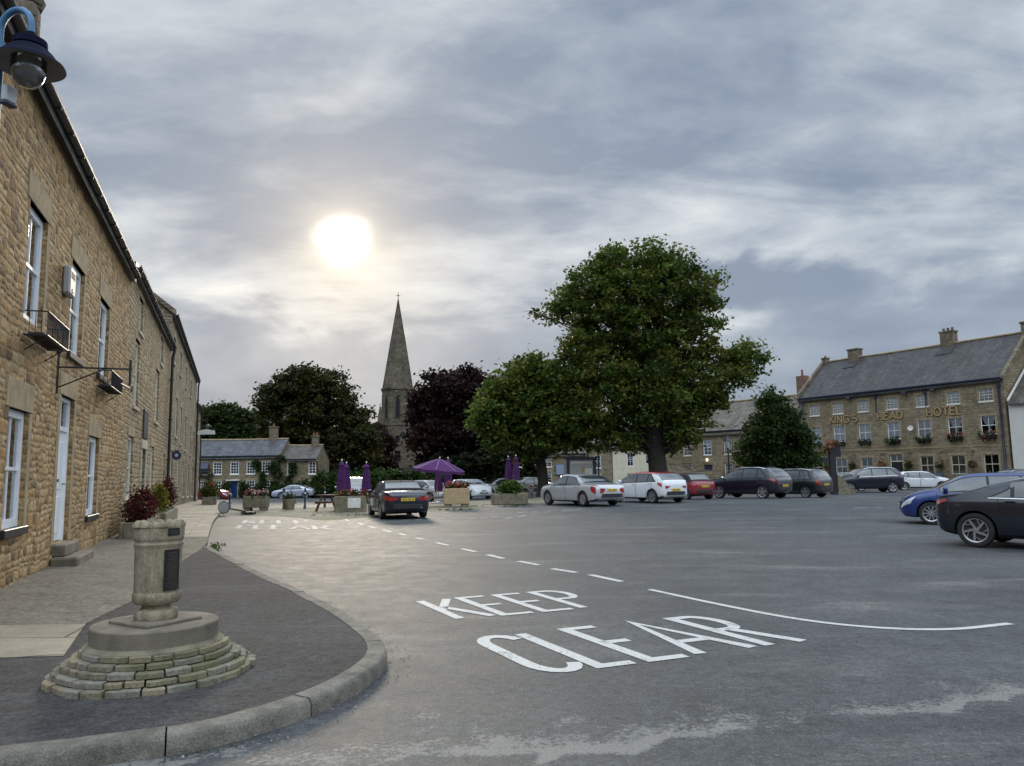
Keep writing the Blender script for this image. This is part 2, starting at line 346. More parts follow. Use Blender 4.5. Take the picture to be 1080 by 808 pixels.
def asphalt(name, col, light, wear=False, patch=.28, rough=(.6, .72), spec=.32):
    s = NT(name); c = s.coord()
    n1 = s.noise(c, .35, 6, .62); n2 = s.noise(c, 2.6, 6, .65); n3 = s.noise(c, 55, 3, .7); n4 = s.noise(c, 170, 2, .6)
    base = s.ramp(n1, [(.3, tuple(q*(1-patch) for q in col)), (.7, tuple(q*(1+patch) for q in col))])
    base = s.mix(.75, base, s.ramp(n2, [(.3, .6), (.7, 1.35)]), 'MULTIPLY')
    n5 = s.noise(c, 13, 5, .75); base = s.mix(.85, base, s.ramp(n5, [(.32, .5), (.68, 1.5)]), 'MULTIPLY')
    base = s.mix(.9, base, s.ramp(n3, [(.3, .5), (.52, 1.), (.74, 1.9)]), 'MULTIPLY')
    base = s.mix(.5, base, s.ramp(n4, [(.3, .6), (.7, 1.5)]), 'MULTIPLY')
    # worn, paler places: where the surface has lost its binder
    st = s.n('Mapping', {'Vector': c, 'Rotation': (0, 0, .35), 'Scale': (.55, 1.6, 1)}).outputs[0]
    b1 = s.noise(st, .55, 7, .68, .4); b2 = s.noise(c, 24, 4, .75)
    worn = s.math('ADD', s.math('MULTIPLY', b1, 1.), s.math('MULTIPLY', b2, .45))
    worn = s.math('MAXIMUM', s.ramp(worn, [(.74, 0.), (.95, .35)]), s.ramp(worn, [(.83, 0.), (.88, .5)]))
    chips = s.n('TexVoronoi', {'Vector': c, 'Scale': 42.}); cm = s.math('MULTIPLY', s.ramp(chips.outputs['Distance'], [(.16, 1.), (.26, 0.)]), s.ramp(s.n('SeparateColor', {0: chips.outputs['Color']}).outputs[0], [(.86, 0.), (.9, .7)]))
    worn = s.math('MAXIMUM', worn, cm if wear else s.math('MULTIPLY', cm, .3))
    if wear:
        at_ = s.n('Attribute', attribute_name='wear').outputs['Fac']
        w = s.math('ADD', at_, s.math('MULTIPLY', s.math('SUBTRACT', b2, .5), 1.5))
        w = s.math('ADD', w, s.math('MULTIPLY', s.math('SUBTRACT', s.noise(c, 3.2, 5, .7), .5), 1.3))
        worn = s.math('MAXIMUM', worn, s.ramp(w, [(.40, 0.), (.64, .82)]))
    base = s.mix(worn, base, s.mix(.6, light, s.ramp(n3, [(.3, .45), (.7, 1.3)]), 'MULTIPLY'))
    # thin cracks
    cr = s.n('TexVoronoi', {'Vector': s.n('VectorMath', {0: c, 1: s.n('VectorMath', {0: s.n('TexNoise', {'Vector': c, 'Scale': 1.2, 'Detail': 4}).outputs['Color'], 3: .9}, operation='SCALE').outputs[0]}, operation='ADD').outputs[0], 'Scale': .3}, feature='DISTANCE_TO_EDGE').outputs['Distance']
    crk = s.math('MULTIPLY', s.ramp(cr, [(.0015, 1.), (.006, 0.)]), s.ramp(n1, [(.5, 0.), (.62, .6)]))
    base = s.mix(crk, base, tuple(q*.35 for q in col))
    h = s.math('ADD', s.math('MULTIPLY', n3, 1.), s.math('MULTIPLY', n4, .5))
    rg = s.ramp(n2, [(.3, rough[0]), (.7, rough[1])])
    return s.pbr(base, rg, 0, s.bump(h, .55, .012), **{'Specular IOR Level': spec})
M['road'] = asphalt('worn_asphalt', (.058,.062,.063), (.215,.21,.19), True)
M['tarmac'] = asphalt('dark_tarmac', (.054,.052,.050), (.105,.10,.095), False, .2, (.85, .95), .2)
M['concrete'] = asphalt('old_concrete_path', (0.163,0.146,0.114), (0.260,0.234,0.189), False, .2, (.85, .95), .2)
M['earth'] = simple('grass_and_soil', (.05,.065,.025), .95, var=.4, scale=2, bump=.5, bs=8)
def flags(name, sx, sy, rot, cols, grass=.3):
    s = NT(name); c = s.coord('Object', (1, 1, 1), (0, 0, rot))
    wv = s.n('VectorMath', {0: s.n('TexNoise', {'Vector': c, 'Scale': 3, 'Detail': 3}).outputs['Color'], 3: .05}, operation='SCALE').outputs[0]
    c = s.n('VectorMath', {0: c, 1: wv}, operation='ADD').outputs[0]
    br = s.n('TexBrick', {'Vector': c, 'Color1': (*cols[0], 1), 'Color2': (*cols[1], 1), 'Mortar': (.07,.066,.04, 1), 'Scale': 1., 'Mortar Size': .014, 'Mortar Smooth': .2, 'Brick Width': sx, 'Row Height': sy}); br.offset = .42
    o = s.coord(); n = s.noise(o, 1.7, 6, .65); n3 = s.noise(o, 40, 4, .7)
    base = s.mix(.8, br.outputs['Color'], s.ramp(n, [(.3, .6), (.7, 1.25)]), 'MULTIPLY')
    base = s.mix(.6, base, s.ramp(n3, [(.3, .6), (.7, 1.3)]), 'MULTIPLY')
    base = s.mix(s.math('MULTIPLY', br.outputs['Fac'], s.ramp(n, [(.45, 0.), (.6, grass*2)])), base, (.05,.075,.02))
    h = s.math('ADD', s.math('MULTIPLY', br.outputs['Fac'], -1.), s.math('MULTIPLY', n3, .4))
    return s.pbr(base, .8, 0, s.bump(h, .7, .012))
M['flag'] = flags('york_stone_flags', 1.05, .72, -R(19.9), [(.25,.215,.155), (.34,.30,.225)])
M['flag_wide'] = flags('worn_sandstone_flags', 1.3, .75, -R(12), [(.24,.205,.15), (.32,.28,.21)], .1)
s = NT('cobbles'); c = s.coord('Object', (7, 7, 7)); vd = s.n('TexVoronoi', {'Vector': c, 'Scale': 1.}); de = s.n('TexVoronoi', {'Vector': c, 'Scale': 1.}, feature='DISTANCE_TO_EDGE').outputs['Distance']
o = s.coord(); q = s.ramp(s.n('SeparateColor', {0: vd.outputs['Color']}).outputs[0], [(0, (.16,.14,.10)), (.5, (.24,.21,.155)), (1, (.32,.28,.21))])
q = s.mix(s.ramp(de, [(.02, 1.), (.1, 0.)]), q, (.06,.06,.035))
q = s.mix(s.ramp(s.noise(o, .45, 6, .7), [(.47, 0.), (.62, .75)]), q, s.mix(s.noise(o, 30), (.05,.075,.02), (.13,.135,.05)))
M['cobble'] = s.pbr(q, .85, 0, s.bump(de, .9, .03))
s = NT('kerb_gritstone'); c = s.coord(); n = s.noise(c, 5, 6, .7); n3 = s.noise(c, 80, 3, .7)
q = s.ramp(n, [(.3, (.075,.068,.053)), (.5, (.145,.132,.105)), (.72, (.23,.215,.175))]); q = s.mix(.7, q, s.ramp(n3, [(.3, .5), (.7, 1.4)]), 'MULTIPLY')
M['kerb'] = s.pbr(q, .85, 0, s.bump(s.math('ADD', n, n3), .7, .012))
def roadpaint(name, amount):
    s = NT(name); c = s.coord(); n3 = s.noise(c, 60, 4, .75); n1 = s.noise(c, 2.2, 5, .7)
    w = s.math('ADD', s.math('MULTIPLY', n3, .7), s.math('MULTIPLY', n1, .6))
    q = s.mix(s.ramp(w, [(amount, 0.), (amount+.1, 1.)]), s.ramp(n1, [(.3, (.40,.40,.375)), (.7, (.58,.58,.545))]), (.1,.105,.108))
    return s.pbr(q, .7, 0, s.bump(n3, .3, .006))
M['roadpaint'] = roadpaint('white_road_paint', .685); M['oldpaint'] = roadpaint('worn_road_paint', .61)

# ------------------------------------------------------------------ sky, sun
SUN = ray(362, 256); SUN = SUN/np.linalg.norm(SUN); sd = Vector(SUN)
el = math.asin(sd.z); az = math.atan2(sd.x, sd.y)
w = bpy.data.worlds.new('World'); SC.world = w; w.use_nodes = True
class WT(NT):
    def __init__(s, w): s.t = w.node_tree; s.t.nodes.clear(); s.out = s.t.nodes.new('ShaderNodeOutputWorld')
s = WT(w)
sky = s.n('TexSky', sky_type='NISHITA'); sky.sun_disc = False; sky.sun_elevation = el; sky.sun_rotation = az; sky.air_density = 1.2; sky.dust_density = 2.
D = s.n('TexCoord').outputs['Generated']
D = s.n('VectorMath', {0: D}, operation='NORMALIZE').outputs[0]
xyz = s.n('SeparateXYZ', {0: D}); dz = s.math('MAXIMUM', xyz.outputs[2], 0.)
den = s.math('ADD', dz, .2)
cv = s.n('CombineXYZ', {0: s.math('DIVIDE', xyz.outputs[0], den), 1: s.math('DIVIDE', xyz.outputs[1], den), 2: 0.}).outputs[0]
cvm = s.n('Mapping', {'Vector': cv, 'Rotation': (0, 0, R(-28)), 'Scale': (.8, 1.05, 1), 'Location': (3.3, 1.7, 0)}).outputs[0]
n1 = s.noise(cvm, 1.35, 6, .52, .5); n2 = s.noise(cvm, 4.6, 9, .58, .2)
cvs = s.n('Mapping', {'Vector': cv, 'Rotation': (0, 0, R(-62)), 'Scale': (.7, 2., 1), 'Location': (1.2, 5., 0)}).outputs[0]
n4 = s.noise(cvs, 1.7, 8, .6, .7)
cl = s.math('ADD', s.math('MULTIPLY', n1, 1.15), s.math('ADD', s.math('MULTIPLY', n2, .75), s.math('MULTIPLY', n4, .7)))
cl = s.math('SUBTRACT', cl, .80)
# towards the horizon a second, lower bank of heaped cloud with a bright upper edge
cb = s.n('Mapping', {'Vector': D, 'Scale': (2.6, 2.6, 6.), 'Location': (.55, .35, .9)}).outputs[0]
n5 = s.noise(cb, 1.6, 9, .52, .25)
bank = s.math('ADD', s.math('MULTIPLY', s.math('SUBTRACT', n5, .5), 1.1), .35)
edge_ = s.math('ADD', dz, s.math('MULTIPLY', s.math('SUBTRACT', n5, .5), .3))
lowf = s.ramp(edge_, [(.185, 1.), (.235, 0.)], 'EASE')
cl = s.math('ADD', cl, s.math('MULTIPLY', s.ramp(edge_, [(.2, 0.), (.245, 1.), (.36, 0.)]), .13))
cl = s.math('ADD', s.math('MULTIPLY', cl, s.math('SUBTRACT', 1., lowf)), s.math('MULTIPLY', bank, lowf))
nearsun = s.math('POWER', 2.718, s.math('DIVIDE', s.math('ARCCOSINE', s.math('MINIMUM', s.n('VectorMath', {0: D, 1: tuple(SUN)}, operation='DOT_PRODUCT').outputs['Value'], .99999)), -.14))
ccol = s.ramp(s.math('SUBTRACT', cl, s.math('MULTIPLY', nearsun, .38)), [(.24, (.212,.265,.35)), (.40, (.285,.338,.415)), (.53, (.38,.428,.49)), (.67, (.47,.52,.57)), (.86, (.64,.66,.665))])
ca = s.n('VectorMath', {0: D, 1: tuple(SUN)}, operation='DOT_PRODUCT').outputs['Value']
ang = s.math('ARCCOSINE', s.math('MINIMUM', ca, .99999))
ang2 = s.math('ADD', ang, s.math('MULTIPLY', s.math('ADD', s.math('SUBTRACT', n2, .5), s.math('SUBTRACT', n4, .5)), .03))
thin = s.ramp(cl, [(.3, .5), (.7, 1.1)])
halo = s.math('MULTIPLY', s.math('POWER', 2.718, s.math('DIVIDE', ang2, -.05)), thin)
wide = s.math('MULTIPLY', s.math('POWER', 2.718, s.math('DIVIDE', ang, -.24)), thin)
core = s.math('POWER', 2.718, s.math('MULTIPLY', s.math('POWER', s.math('DIVIDE', ang2, .0215), 2.), -1.))
# unseen sky overhead and behind the viewer, brightened to add light to the scene
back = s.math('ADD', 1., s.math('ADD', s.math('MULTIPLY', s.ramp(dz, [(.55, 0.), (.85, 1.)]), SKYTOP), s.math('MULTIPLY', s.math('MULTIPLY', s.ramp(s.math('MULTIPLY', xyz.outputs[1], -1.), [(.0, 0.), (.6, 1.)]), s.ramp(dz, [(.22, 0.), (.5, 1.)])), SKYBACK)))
right = s.math('MULTIPLY', s.ramp(xyz.outputs[0], [(.6, 0.), (.85, 1.)]), s.ramp(dz, [(.05, 0.), (.3, 1.)])); back = s.math('ADD', back, s.math('MULTIPLY', right, 1.6))  # sky out of view on the right, brightened to light the left terrace
low = s.math('SUBTRACT', 1., s.math('MULTIPLY', s.math('MULTIPLY', s.ramp(s.math('MULTIPLY', xyz.outputs[1], -1.), [(.0, 0.), (.35, 1.)]), s.ramp(dz, [(.08, 1.), (.34, 0.)])), .7))  # unseen low sky behind the viewer, darkened to calm reflections in the cars
v3 = lambda a: s.n('VectorMath', {0: a[0], 3: a[1]}, operation='SCALE').outputs[0]
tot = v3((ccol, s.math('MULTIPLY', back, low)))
for col, f in (((1., .78, .42), s.math('MULTIPLY', halo, .75)), ((1., .82, .55), s.math('MULTIPLY', wide, .10)), ((1., .93, .78), s.math('MULTIPLY', core, 2.3))):
    cc = s.n('CombineXYZ', {0: col[0], 1: col[1], 2: col[2]}).outputs[0]
    tot = s.n('VectorMath', {0: tot, 1: v3((cc, f))}, operation='ADD').outputs[0]
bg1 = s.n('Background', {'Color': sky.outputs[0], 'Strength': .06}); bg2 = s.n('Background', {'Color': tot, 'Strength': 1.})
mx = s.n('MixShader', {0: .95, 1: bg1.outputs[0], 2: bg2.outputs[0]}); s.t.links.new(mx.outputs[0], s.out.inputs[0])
sun = bpy.data.objects.new('sun', bpy.data.lights.new('sun', 'SUN')); COL.objects.link(sun)
sun.data.energy = 1.15; sun.data.angle = R(10); sun.data.color = (1., .86, .66)
sun.rotation_euler = sd.to_track_quat('Z', 'Y').to_euler()
SC.view_settings.view_transform = 'Standard'; SC.view_settings.look = 'None'; SC.view_settings.gamma = 1; SC.view_settings.exposure = EXPO
SC.view_settings.use_curve_mapping = False
SC.cycles.use_denoising = True; SC.cycles.max_bounces = 6; SC.cycles.transparent_max_bounces = 12
SC.cycles.sample_clamp_indirect = 4.
# ------------------------------------------------------------------ ground
def tensor(name, xs, ys, hf, m, keep=None, parent=None):
    xs = sorted(set(round(x, 3) for x in xs)); ys = sorted(set(round(y, 3) for y in ys))
    v = [(x, y, hf(x, y)) for y in ys for x in xs]; n = len(xs); f = []
    for j in range(len(ys)-1):
        for i in range(n-1):
            if keep and not keep((xs[i]+xs[i+1])/2, (ys[j]+ys[j+1])/2): continue
            f.append((j*n+i, j*n+i+1, (j+1)*n+i+1, (j+1)*n+i))
    me = bpy.data.meshes.new(name); me.from_pydata(v, [], f); me.materials.append(m)
    return link(me, name, parent, 180)
ar = lambda a, b, st: list(np.arange(a, b+1e-6, st))
o = tensor('ground', [-2500, -900, -300, -150]+ar(-90, 90, 3)+[150, 300, 900, 2500], [-900, -200, -60]+ar(-24, 144, 3)+[200, 300, 600, 1500, 3500], lambda x, y: g(x, y)-.05, M['earth'])
struct(o, 'grass and soil beyond the edges of the market square')
road = tensor('road', ar(-48, -4, 1)+ar(-4, 13, .13)+ar(13, 60, 1), ar(-16, 3, 1)+ar(3, 9.5, .13)+ar(9.5, 36, .6)+ar(36, 118, 2), g, M['road'])
struct(road, 'worn grey asphalt of the market square', 'road')
edge = [at(*p)[:2] for p in ((300, 806), (430, 802), (503, 800), (574, 797), (652, 790), (717, 783), (769, 765), (833, 767), (872, 758), (963, 752), (1080, 737), (1300, 715))]
ex, ey = zip(*edge)
spots = [(*at(*p)[:2], r_) for p, r_ in (((438, 773), .12), ((448, 756), .16), ((470, 765), .1), ((385, 790), .3), ((330, 800), .25), ((770, 752), .3), ((800, 795), .12), ((610, 760), .25), ((700, 660), .1), ((865, 612), .4), ((300, 600), 1.0), ((345, 612), .7), ((250, 572), 1.2), ((290, 585), 1.), ((930, 745), .25), ((905, 640), .3))]
wv = np.zeros(len(road.data.vertices))
for i, v in enumerate(road.data.vertices):
    x, y = v.co.x, v.co.y
    if y < 26 and -8 < x < 14:
        d = y-np.interp(x, ex, ey)+.05*math.sin(x*5.1)+.04*math.sin(x*11.7)
        q = 0.
        if x < ex[-1] and d > -.03:
            q = .72*math.exp(-max(0, d)/.30)+.22*math.exp(-max(0, d)/.9)
            q *= .82+.18*math.sin(x*1.9+1.1)
        for sx, sy, sr in spots:
            q = max(q, .5*math.exp(-((x-sx)**2+(y-sy)**2)/sr**2))
        wv[i] = q
a = road.data.attributes.new('wear', 'FLOAT', 'POINT'); a.data.foreach_set('value', wv.astype(np.float32))

# kerb, as cut stones swept round the corner
kout = smoothpoly([(-9, 2.2), (-5, 3.62), (-2.82, 4.39), (-2.21, 4.63), (-1.85, 4.81), (-1.51, 5.21), (-1.29, 5.6), (-1.13, 6.17), (-1.09, 6.68), (-1.17, 7.15), (-1.37, 7.69), (-1.88, 8.77), (-2.82, 10.49), (-3.9, 12.3), (-5.14, 14.5), (-6.77, 17.42)], .09)
KW = .17
tang = np.gradient(kout, axis=0); tang /= np.linalg.norm(tang, axis=1)[:, None]; nin = np.stack([-tang[:, 1], tang[:, 0]], 1)
kin = kout+nin*KW
def pav(x, y): return g(x, y)+.12
mb = MB(); cut = 0; per = 10; prof = [(0, -.02), (.004, .075), (.016, .106), (.034, .119), (KW, .122), (KW, -.02)]
lens = [11, 9, 12, 8, 10, 12, 9, 11]; i0 = 0; li = 0
while i0 < len(kout)-2:
    i1 = min(len(kout)-1, i0+lens[li % len(lens)]); li += 1
    tilt = random.uniform(-.004, .004); push = random.uniform(-.006, .006); ring = []
    rows = list(np.linspace(i0+.06, i1-.06, i1-i0+1))
    for q in rows:
        P = np.array([np.interp(q, range(len(kout)), kout[:, k]) for k in (0, 1)]); nn = np.array([np.interp(q, range(len(kout)), nin[:, k]) for k in (0, 1)])
        ring.append([(P[0]+nn[0]*(a+push), P[1]+nn[1]*(a+push), g(*P)+h+(tilt if h > 0 else 0)+random.uniform(-.0015, .0015)) for a, h in prof])
    k = len(prof); vs = [p for r_ in ring for p in r_]; fs = []
    for a in range(len(ring)-1):
        for b in range(k): fs.append((a*k+b, a*k+(b+1) % k, (a+1)*k+(b+1) % k, (a+1)*k+b))
    fs += [tuple(range(k)), tuple((len(ring)-1)*k+b for b in range(k))[::-1]]
    mb.add(vs, fs); i0 = i1
struct(mb.build('kerb', M['kerb'], None, 40), 'long weathered stone kerb curving round the pavement corner', 'kerb')

# pavement of dark tarmac inside the kerb
fe = [(-3.86, 6.78), (-4.48, 8.25), (-4.92, 10.66), (-5.76, 13.13), (-6.92, 17.45)]          # the path's edge
poly = [tuple(p) for p in kin]+fe[::-1]+[(-14, 6.8), (-14, 1.2)]
bm = bmesh.new(); bm.faces.new([bm.verts.new((x, y, .118)) for x, y in poly]); bmesh.ops.triangulate(bm, faces=bm.faces)
me = bpy.data.meshes.new('pavement'); bm.to_mesh(me); bm.free(); me.materials.append(M['tarmac'])
struct(link(me, 'pavement'), 'dark tarmac pavement round the stone monument', 'pavement')
# the footpath along the terrace
FA = math.atan2(.94025874, -.34046072); FD = np.array([math.cos(FA), math.sin(FA)]); FP = np.array([-6.75046, 10.30937])
FN = np.array([FD[1], -FD[0]])                                                             # out of the wall, towards the square
def fz(s): 
    P = FP+FD*s; return g(*P)+.21
def fac(s, out=0., z=0.):
    P = FP+FD*s+FN*out; return (P[0], P[1], z)
edge_pts = [(-4.48, 8.25), (-4.92, 10.66), (-5.76, 13.13), (-6.92, 17.45), (-8.6, 22.0), (-10.8, 28.0), (-13.0, 34.4), (-15.2, 40.5), (-19, 52), (-25.4, 70)]
ep = smoothpoly(edge_pts, .5)
def strip(name, rows, m, label, cat):
    vs = []; fs = []
    for a, b in rows:
        for t in np.linspace(0, 1, 5): vs.append(tuple(np.array(a)*(1-t)+np.array(b)*t))
    for i in range(len(rows)-1):
        for j in range(4): fs.append((i*5+j, i*5+j+1, (i+1)*5+j+1, (i+1)*5+j))
    me = bpy.data.meshes.new(name); me.from_pydata(vs, [], fs); me.materials.append(m)
    return struct(link(me, name, None, 60), label, cat)
rows = []; rows2 = []
for e in ep:
    sl = float(np.dot(e-FP, FD)); W_ = fac(sl, -.05)
    r_ = ((e[0], e[1], pav(*e)+.003), (W_[0], W_[1], g(W_[0], W_[1])+.2))
    (rows if e[1] < 20.2 else rows2).append(r_)
rows.append(rows2[0])
strip('footpath', rows, M['concrete'], 'pale concrete footpath beside the near stone house', 'path')
strip('flagstone_path', rows2, M['flag'], 'flagstone footpath running along the far terrace', 'path')
a_, b_ = rows[0]
mb = MB(); mb.quad((-3.86, 6.78, .1225), (a_[0], a_[1], a_[2]+.002), (b_[0], b_[1], b_[2]+.002), (-6.0, 6.6, .123)); mb.build('flagstones', M['flag_wide'])
struct(bpy.data.objects['flagstones'], 'large worn flagstones crossing the pavement beside the monument', 'paving')
# step of the flagstone path down to the road
mb = MB(); q = [e for e in ep if e[1] > 17.3]
for a, b in zip(q[:-1], q[1:]):
    mb.quad((a[0], a[1], g(*a)-.01), (b[0], b[1], g(*b)-.01), (b[0], b[1], pav(*b)+.002), (a[0], a[1], pav(*a)+.002))
    mb.quad((a[0], a[1], pav(*a)+.002), (b[0], b[1], pav(*b)+.002), (b[0]-.14, b[1]-.05, pav(*b)+.007), (a[0]-.14, a[1]-.05, pav(*a)+.007))
struct(mb.build('kerb_edge', M['kerb']), 'low stone edge of the flagstone footpath', 'kerb')

# cobbled island with the planters and benches
near = [at(*p)[:2] for p in ((236, 543), (300, 545), (345, 549), (372, 547), (420, 542), (470, 539), (520, 535), (560, 532), (600, 528.5), (650, 525))]
far = [(-16.2, 41.8), (-12, 41.9), (-9, 43), (-4.5, 48.5), (0, 53), (4, 58), (12, 60)]
npl = smoothpoly(near, .6); fpl = smoothpoly(far, .6); vs = []; fs = []; K = 40
for i in range(K+1):
    a = npl[int(round(i*(len(npl)-1)/K))]; b = fpl[int(round(i*(len(fpl)-1)/K))]
    for t in np.linspace(0, 1, 9):
        p = a*(1-t)+b*t; vs.append((p[0], p[1], g(*p)+(.05 if 0 < t < 1 else .004)))
for i in range(K):
    for j in range(8): fs.append((i*9+j, i*9+j+1, (i+1)*9+j+1, (i+1)*9+j))
me = bpy.data.meshes.new('cobbled_island'); me.from_pydata(vs, [], fs); me.materials.append(M['cobble'])
struct(link(me, 'cobbled_island', None, 180), 'cobbles with grass between them under the planters and benches', 'paving')
def ig(x, y): return g(x, y)+.05

# ------------------------------------------------------------------ painted markings
def stroke(mb, pts, wd, z, closed=False):
    """a flat painted stroke with mitred corners"""
    P = [np.array(p[:2], float) for p in pts]; n = len(P); L = []; Rr = []
    for i in range(n):
        d1 = P[i]-P[i-1] if i else P[1]-P[0]; d2 = P[i+1]-P[i] if i < n-1 else d1
        d1 = d1/np.linalg.norm(d1); d2 = d2/np.linalg.norm(d2)
        n1 = np.array([-d1[1], d1[0]]); n2 = np.array([-d2[1], d2[0]]); m = n1+n2; m /= max(.35, np.linalg.norm(m)**2)/2
        L.append(P[i]+m*wd/2); Rr.append(P[i]-m*wd/2)
    for i in range(n-1):
        mb.quad(*[(p[0], p[1], z(*p)) for p in (Rr[i], Rr[i+1], L[i+1], L[i])])
def arc(cx, cy, rx, ry, a0, a1, n=10): return [(cx+rx*math.cos(R(a0+(a1-a0)*i/n)), cy+ry*math.sin(R(a0+(a1-a0)*i/n))) for i in range(n+1)]
GL = {  # letters in a box one unit high: strokes, width
 'K': ([[(0, 0), (0, 1)], [(.42, 1), (.03, .45)], [(.12, .58), (.46, 0)]], .46), 'E': ([[(.40, 1), (0, 1), (0, 0), (.42, 0)], [(0, .52), (.34, .52)]], .42),
 'P': ([[(0, 0), (0, 1), (.24, 1)]+arc(.24, .76, .2, .24, 80, -80)+[(.2, .52), (0, .52)]], .46), 'C': ([arc(.25, .78, .22, .22, 20, 180, 8)+arc(.25, .22, .22, .22, 180, 340, 8)], .5),
 'L': ([[(0, 1), (0, 0), (.38, 0)]], .4), 'A': ([[(0, 0), (.29, 1), (.58, 0)], [(.1, .33), (.48, .33)]], .58), 'R': ([[(0, 0), (0, 1), (.24, 1)]+arc(.24, .76, .2, .24, 80, -80)+[(.2, .52), (0, .52)], [(.2, .52), (.46, 0)]], .48),
 'I': ([[(0, 0), (0, 1)]], .1), 'N': ([[(0, 0), (0, 1), (.46, 0), (.46, 1)]], .5), 'G': ([arc(.3, .7, .28, .3, 35, 180, 8)+arc(.3, .3, .28, .3, 180, 335, 8)+[(.56, .42), (.34, .42)]], .6),
 'S': ([arc(.25, .75, .23, .25, 40, 270, 10)+arc(.25, .25, .23, .25, 90, -140, 10)], .5), 'H': ([[(0, 0), (0, 1)], [(.46, 0), (.46, 1)], [(0, .5), (.46, .5)]], .5),
 'D': ([[(0, 0), (0, 1), (.16, 1)]+arc(.16, .5, .34, .5, 80, -80)+[(.16, 0), (0, 0)]], .52), 'O': ([arc(.3, .5, .3, .5, 90, 450, 20)], .62), 'T': ([[(0, 1), (.5, 1)], [(.25, 1), (.25, 0)]], .5), "'": ([[(0, 1), (0, .8)]], .06)}
def lay(mb, ch, org, rt, up, sx, sy, wd, z):
    for st in GL[ch][0]: stroke(mb, [(org[0]+rt[0]*x*sx+up[0]*y*sy, org[1]+rt[1]*x*sx+up[1]*y*sy) for x, y in st], wd, z)
zr = lambda x, y: g(x, y)+.005
mb = MB(); rt = (.922, .387); up = (-.435, .90)
for ch, x in zip('KEEP', (0., .53, 1.05, 1.57)): lay(mb, ch, (-.62+rt[0]*x, 8.90+rt[1]*x), rt, up, .86, 1.40, .112, zr)
for ch, x in zip('CLEAR', (-.52, 0, .5, 1.02, 1.80)): lay(mb, ch, (.70+rt[0]*x, 6.66+rt[1]*x), rt, up, 1.0 if ch == 'A' else .86, 1.50, .125, zr)
struct(mb.build('road_lettering', M['roadpaint']), 'large white KEEP CLEAR lettering painted on the near asphalt', 'road marking')
mb = MB(); rt2 = (.958, -.287); up2 = (.287*.95, .958)
for ch, x in zip('KEEP', (0., .72, 1.44, 2.16)): lay(mb, ch, (-9.75+rt2[0]*x, 28.1+rt2[1]*x), (rt2), (-.29, .957), 1.1, 2.0, .16, zr)
for ch, x in zip('CLEAR', (0, .68, 1.36, 2.04, 2.9)): lay(mb, ch, (-8.95+rt2[0]*x, 25.1+rt2[1]*x), rt2, (-.29, .957), 1.1, 2.0, .16, zr)
struct(mb.build('faded_lettering', M['oldpaint']), 'faded KEEP CLEAR lettering beyond the dashed line near the cobbles', 'road marking')
mb = MB(); stroke(mb, smoothpoly([(1.86, 10.88), (2.49, 9.58), (3.06, 8.61), (3.65, 8.1), (4.34, 7.95), (5.12, 8.19)], .12), .095, zr)
struct(mb.build('curved_line', M['roadpaint']), 'solid white line curving across the asphalt beside the lettering', 'road marking')
mb = MB()
for a, b in (((1.2, 12.53), (1.59, 11.7)), ((.64, 13.39), (1.01, 12.83)), ((.08, 14.61), (.43, 13.96)), ((-.54, 15.85), (-.21, 15.1)), ((-1.16, 17.22), (-.81, 16.5)), ((-1.88, 18.85), (-1.53, 18.1)), ((-2.59, 20.42), (-2.3, 19.9)), ((-3.28, 22.12), (-2.98, 21.38)), ((-3.97, 23.61), (-3.57, 22.61)), ((-4.71, 25.3), (-4.33, 24.34)), ((-5.44, 27.23), (-5.06, 26.14)), ((-6.38, 29.51), (-6.06, 28.48)), ((-7.2, 31.6), (-6.85, 30.6)), ((-8.0, 33.6), (-7.6, 32.7))):
    stroke(mb, [a, b], .12, zr)
struct(mb.build('dashed_line', M['roadpaint']), 'row of white dashes running back across the square', 'road marking')
mb = MB()
for p0, p1, n in (((425, 549), (500, 545.5), 6), ((482, 548), (530, 544.5), 4), ((515, 543), (640, 534.5), 8), ((533, 547), (560, 543), 2), ((560, 541.5), (625, 536.8), 2), ((440, 543.2), (560, 533.6), 9), ((425, 543), (380, 551), 4), ((900, 535.5), (948, 535.2), 1)):
    for k in range(n):
        a = np.array(p0)+(np.array(p1)-np.array(p0))*k/n; b = np.array(p0)+(np.array(p1)-np.array(p0))*(k+.62)/n
        stroke(mb, [at(*a)[:2], at(*b)[:2]], .13, zr)
struct(mb.build('bay_markings', M['oldpaint']), 'worn white bay lines on the asphalt before the cobbled island', 'road marking')

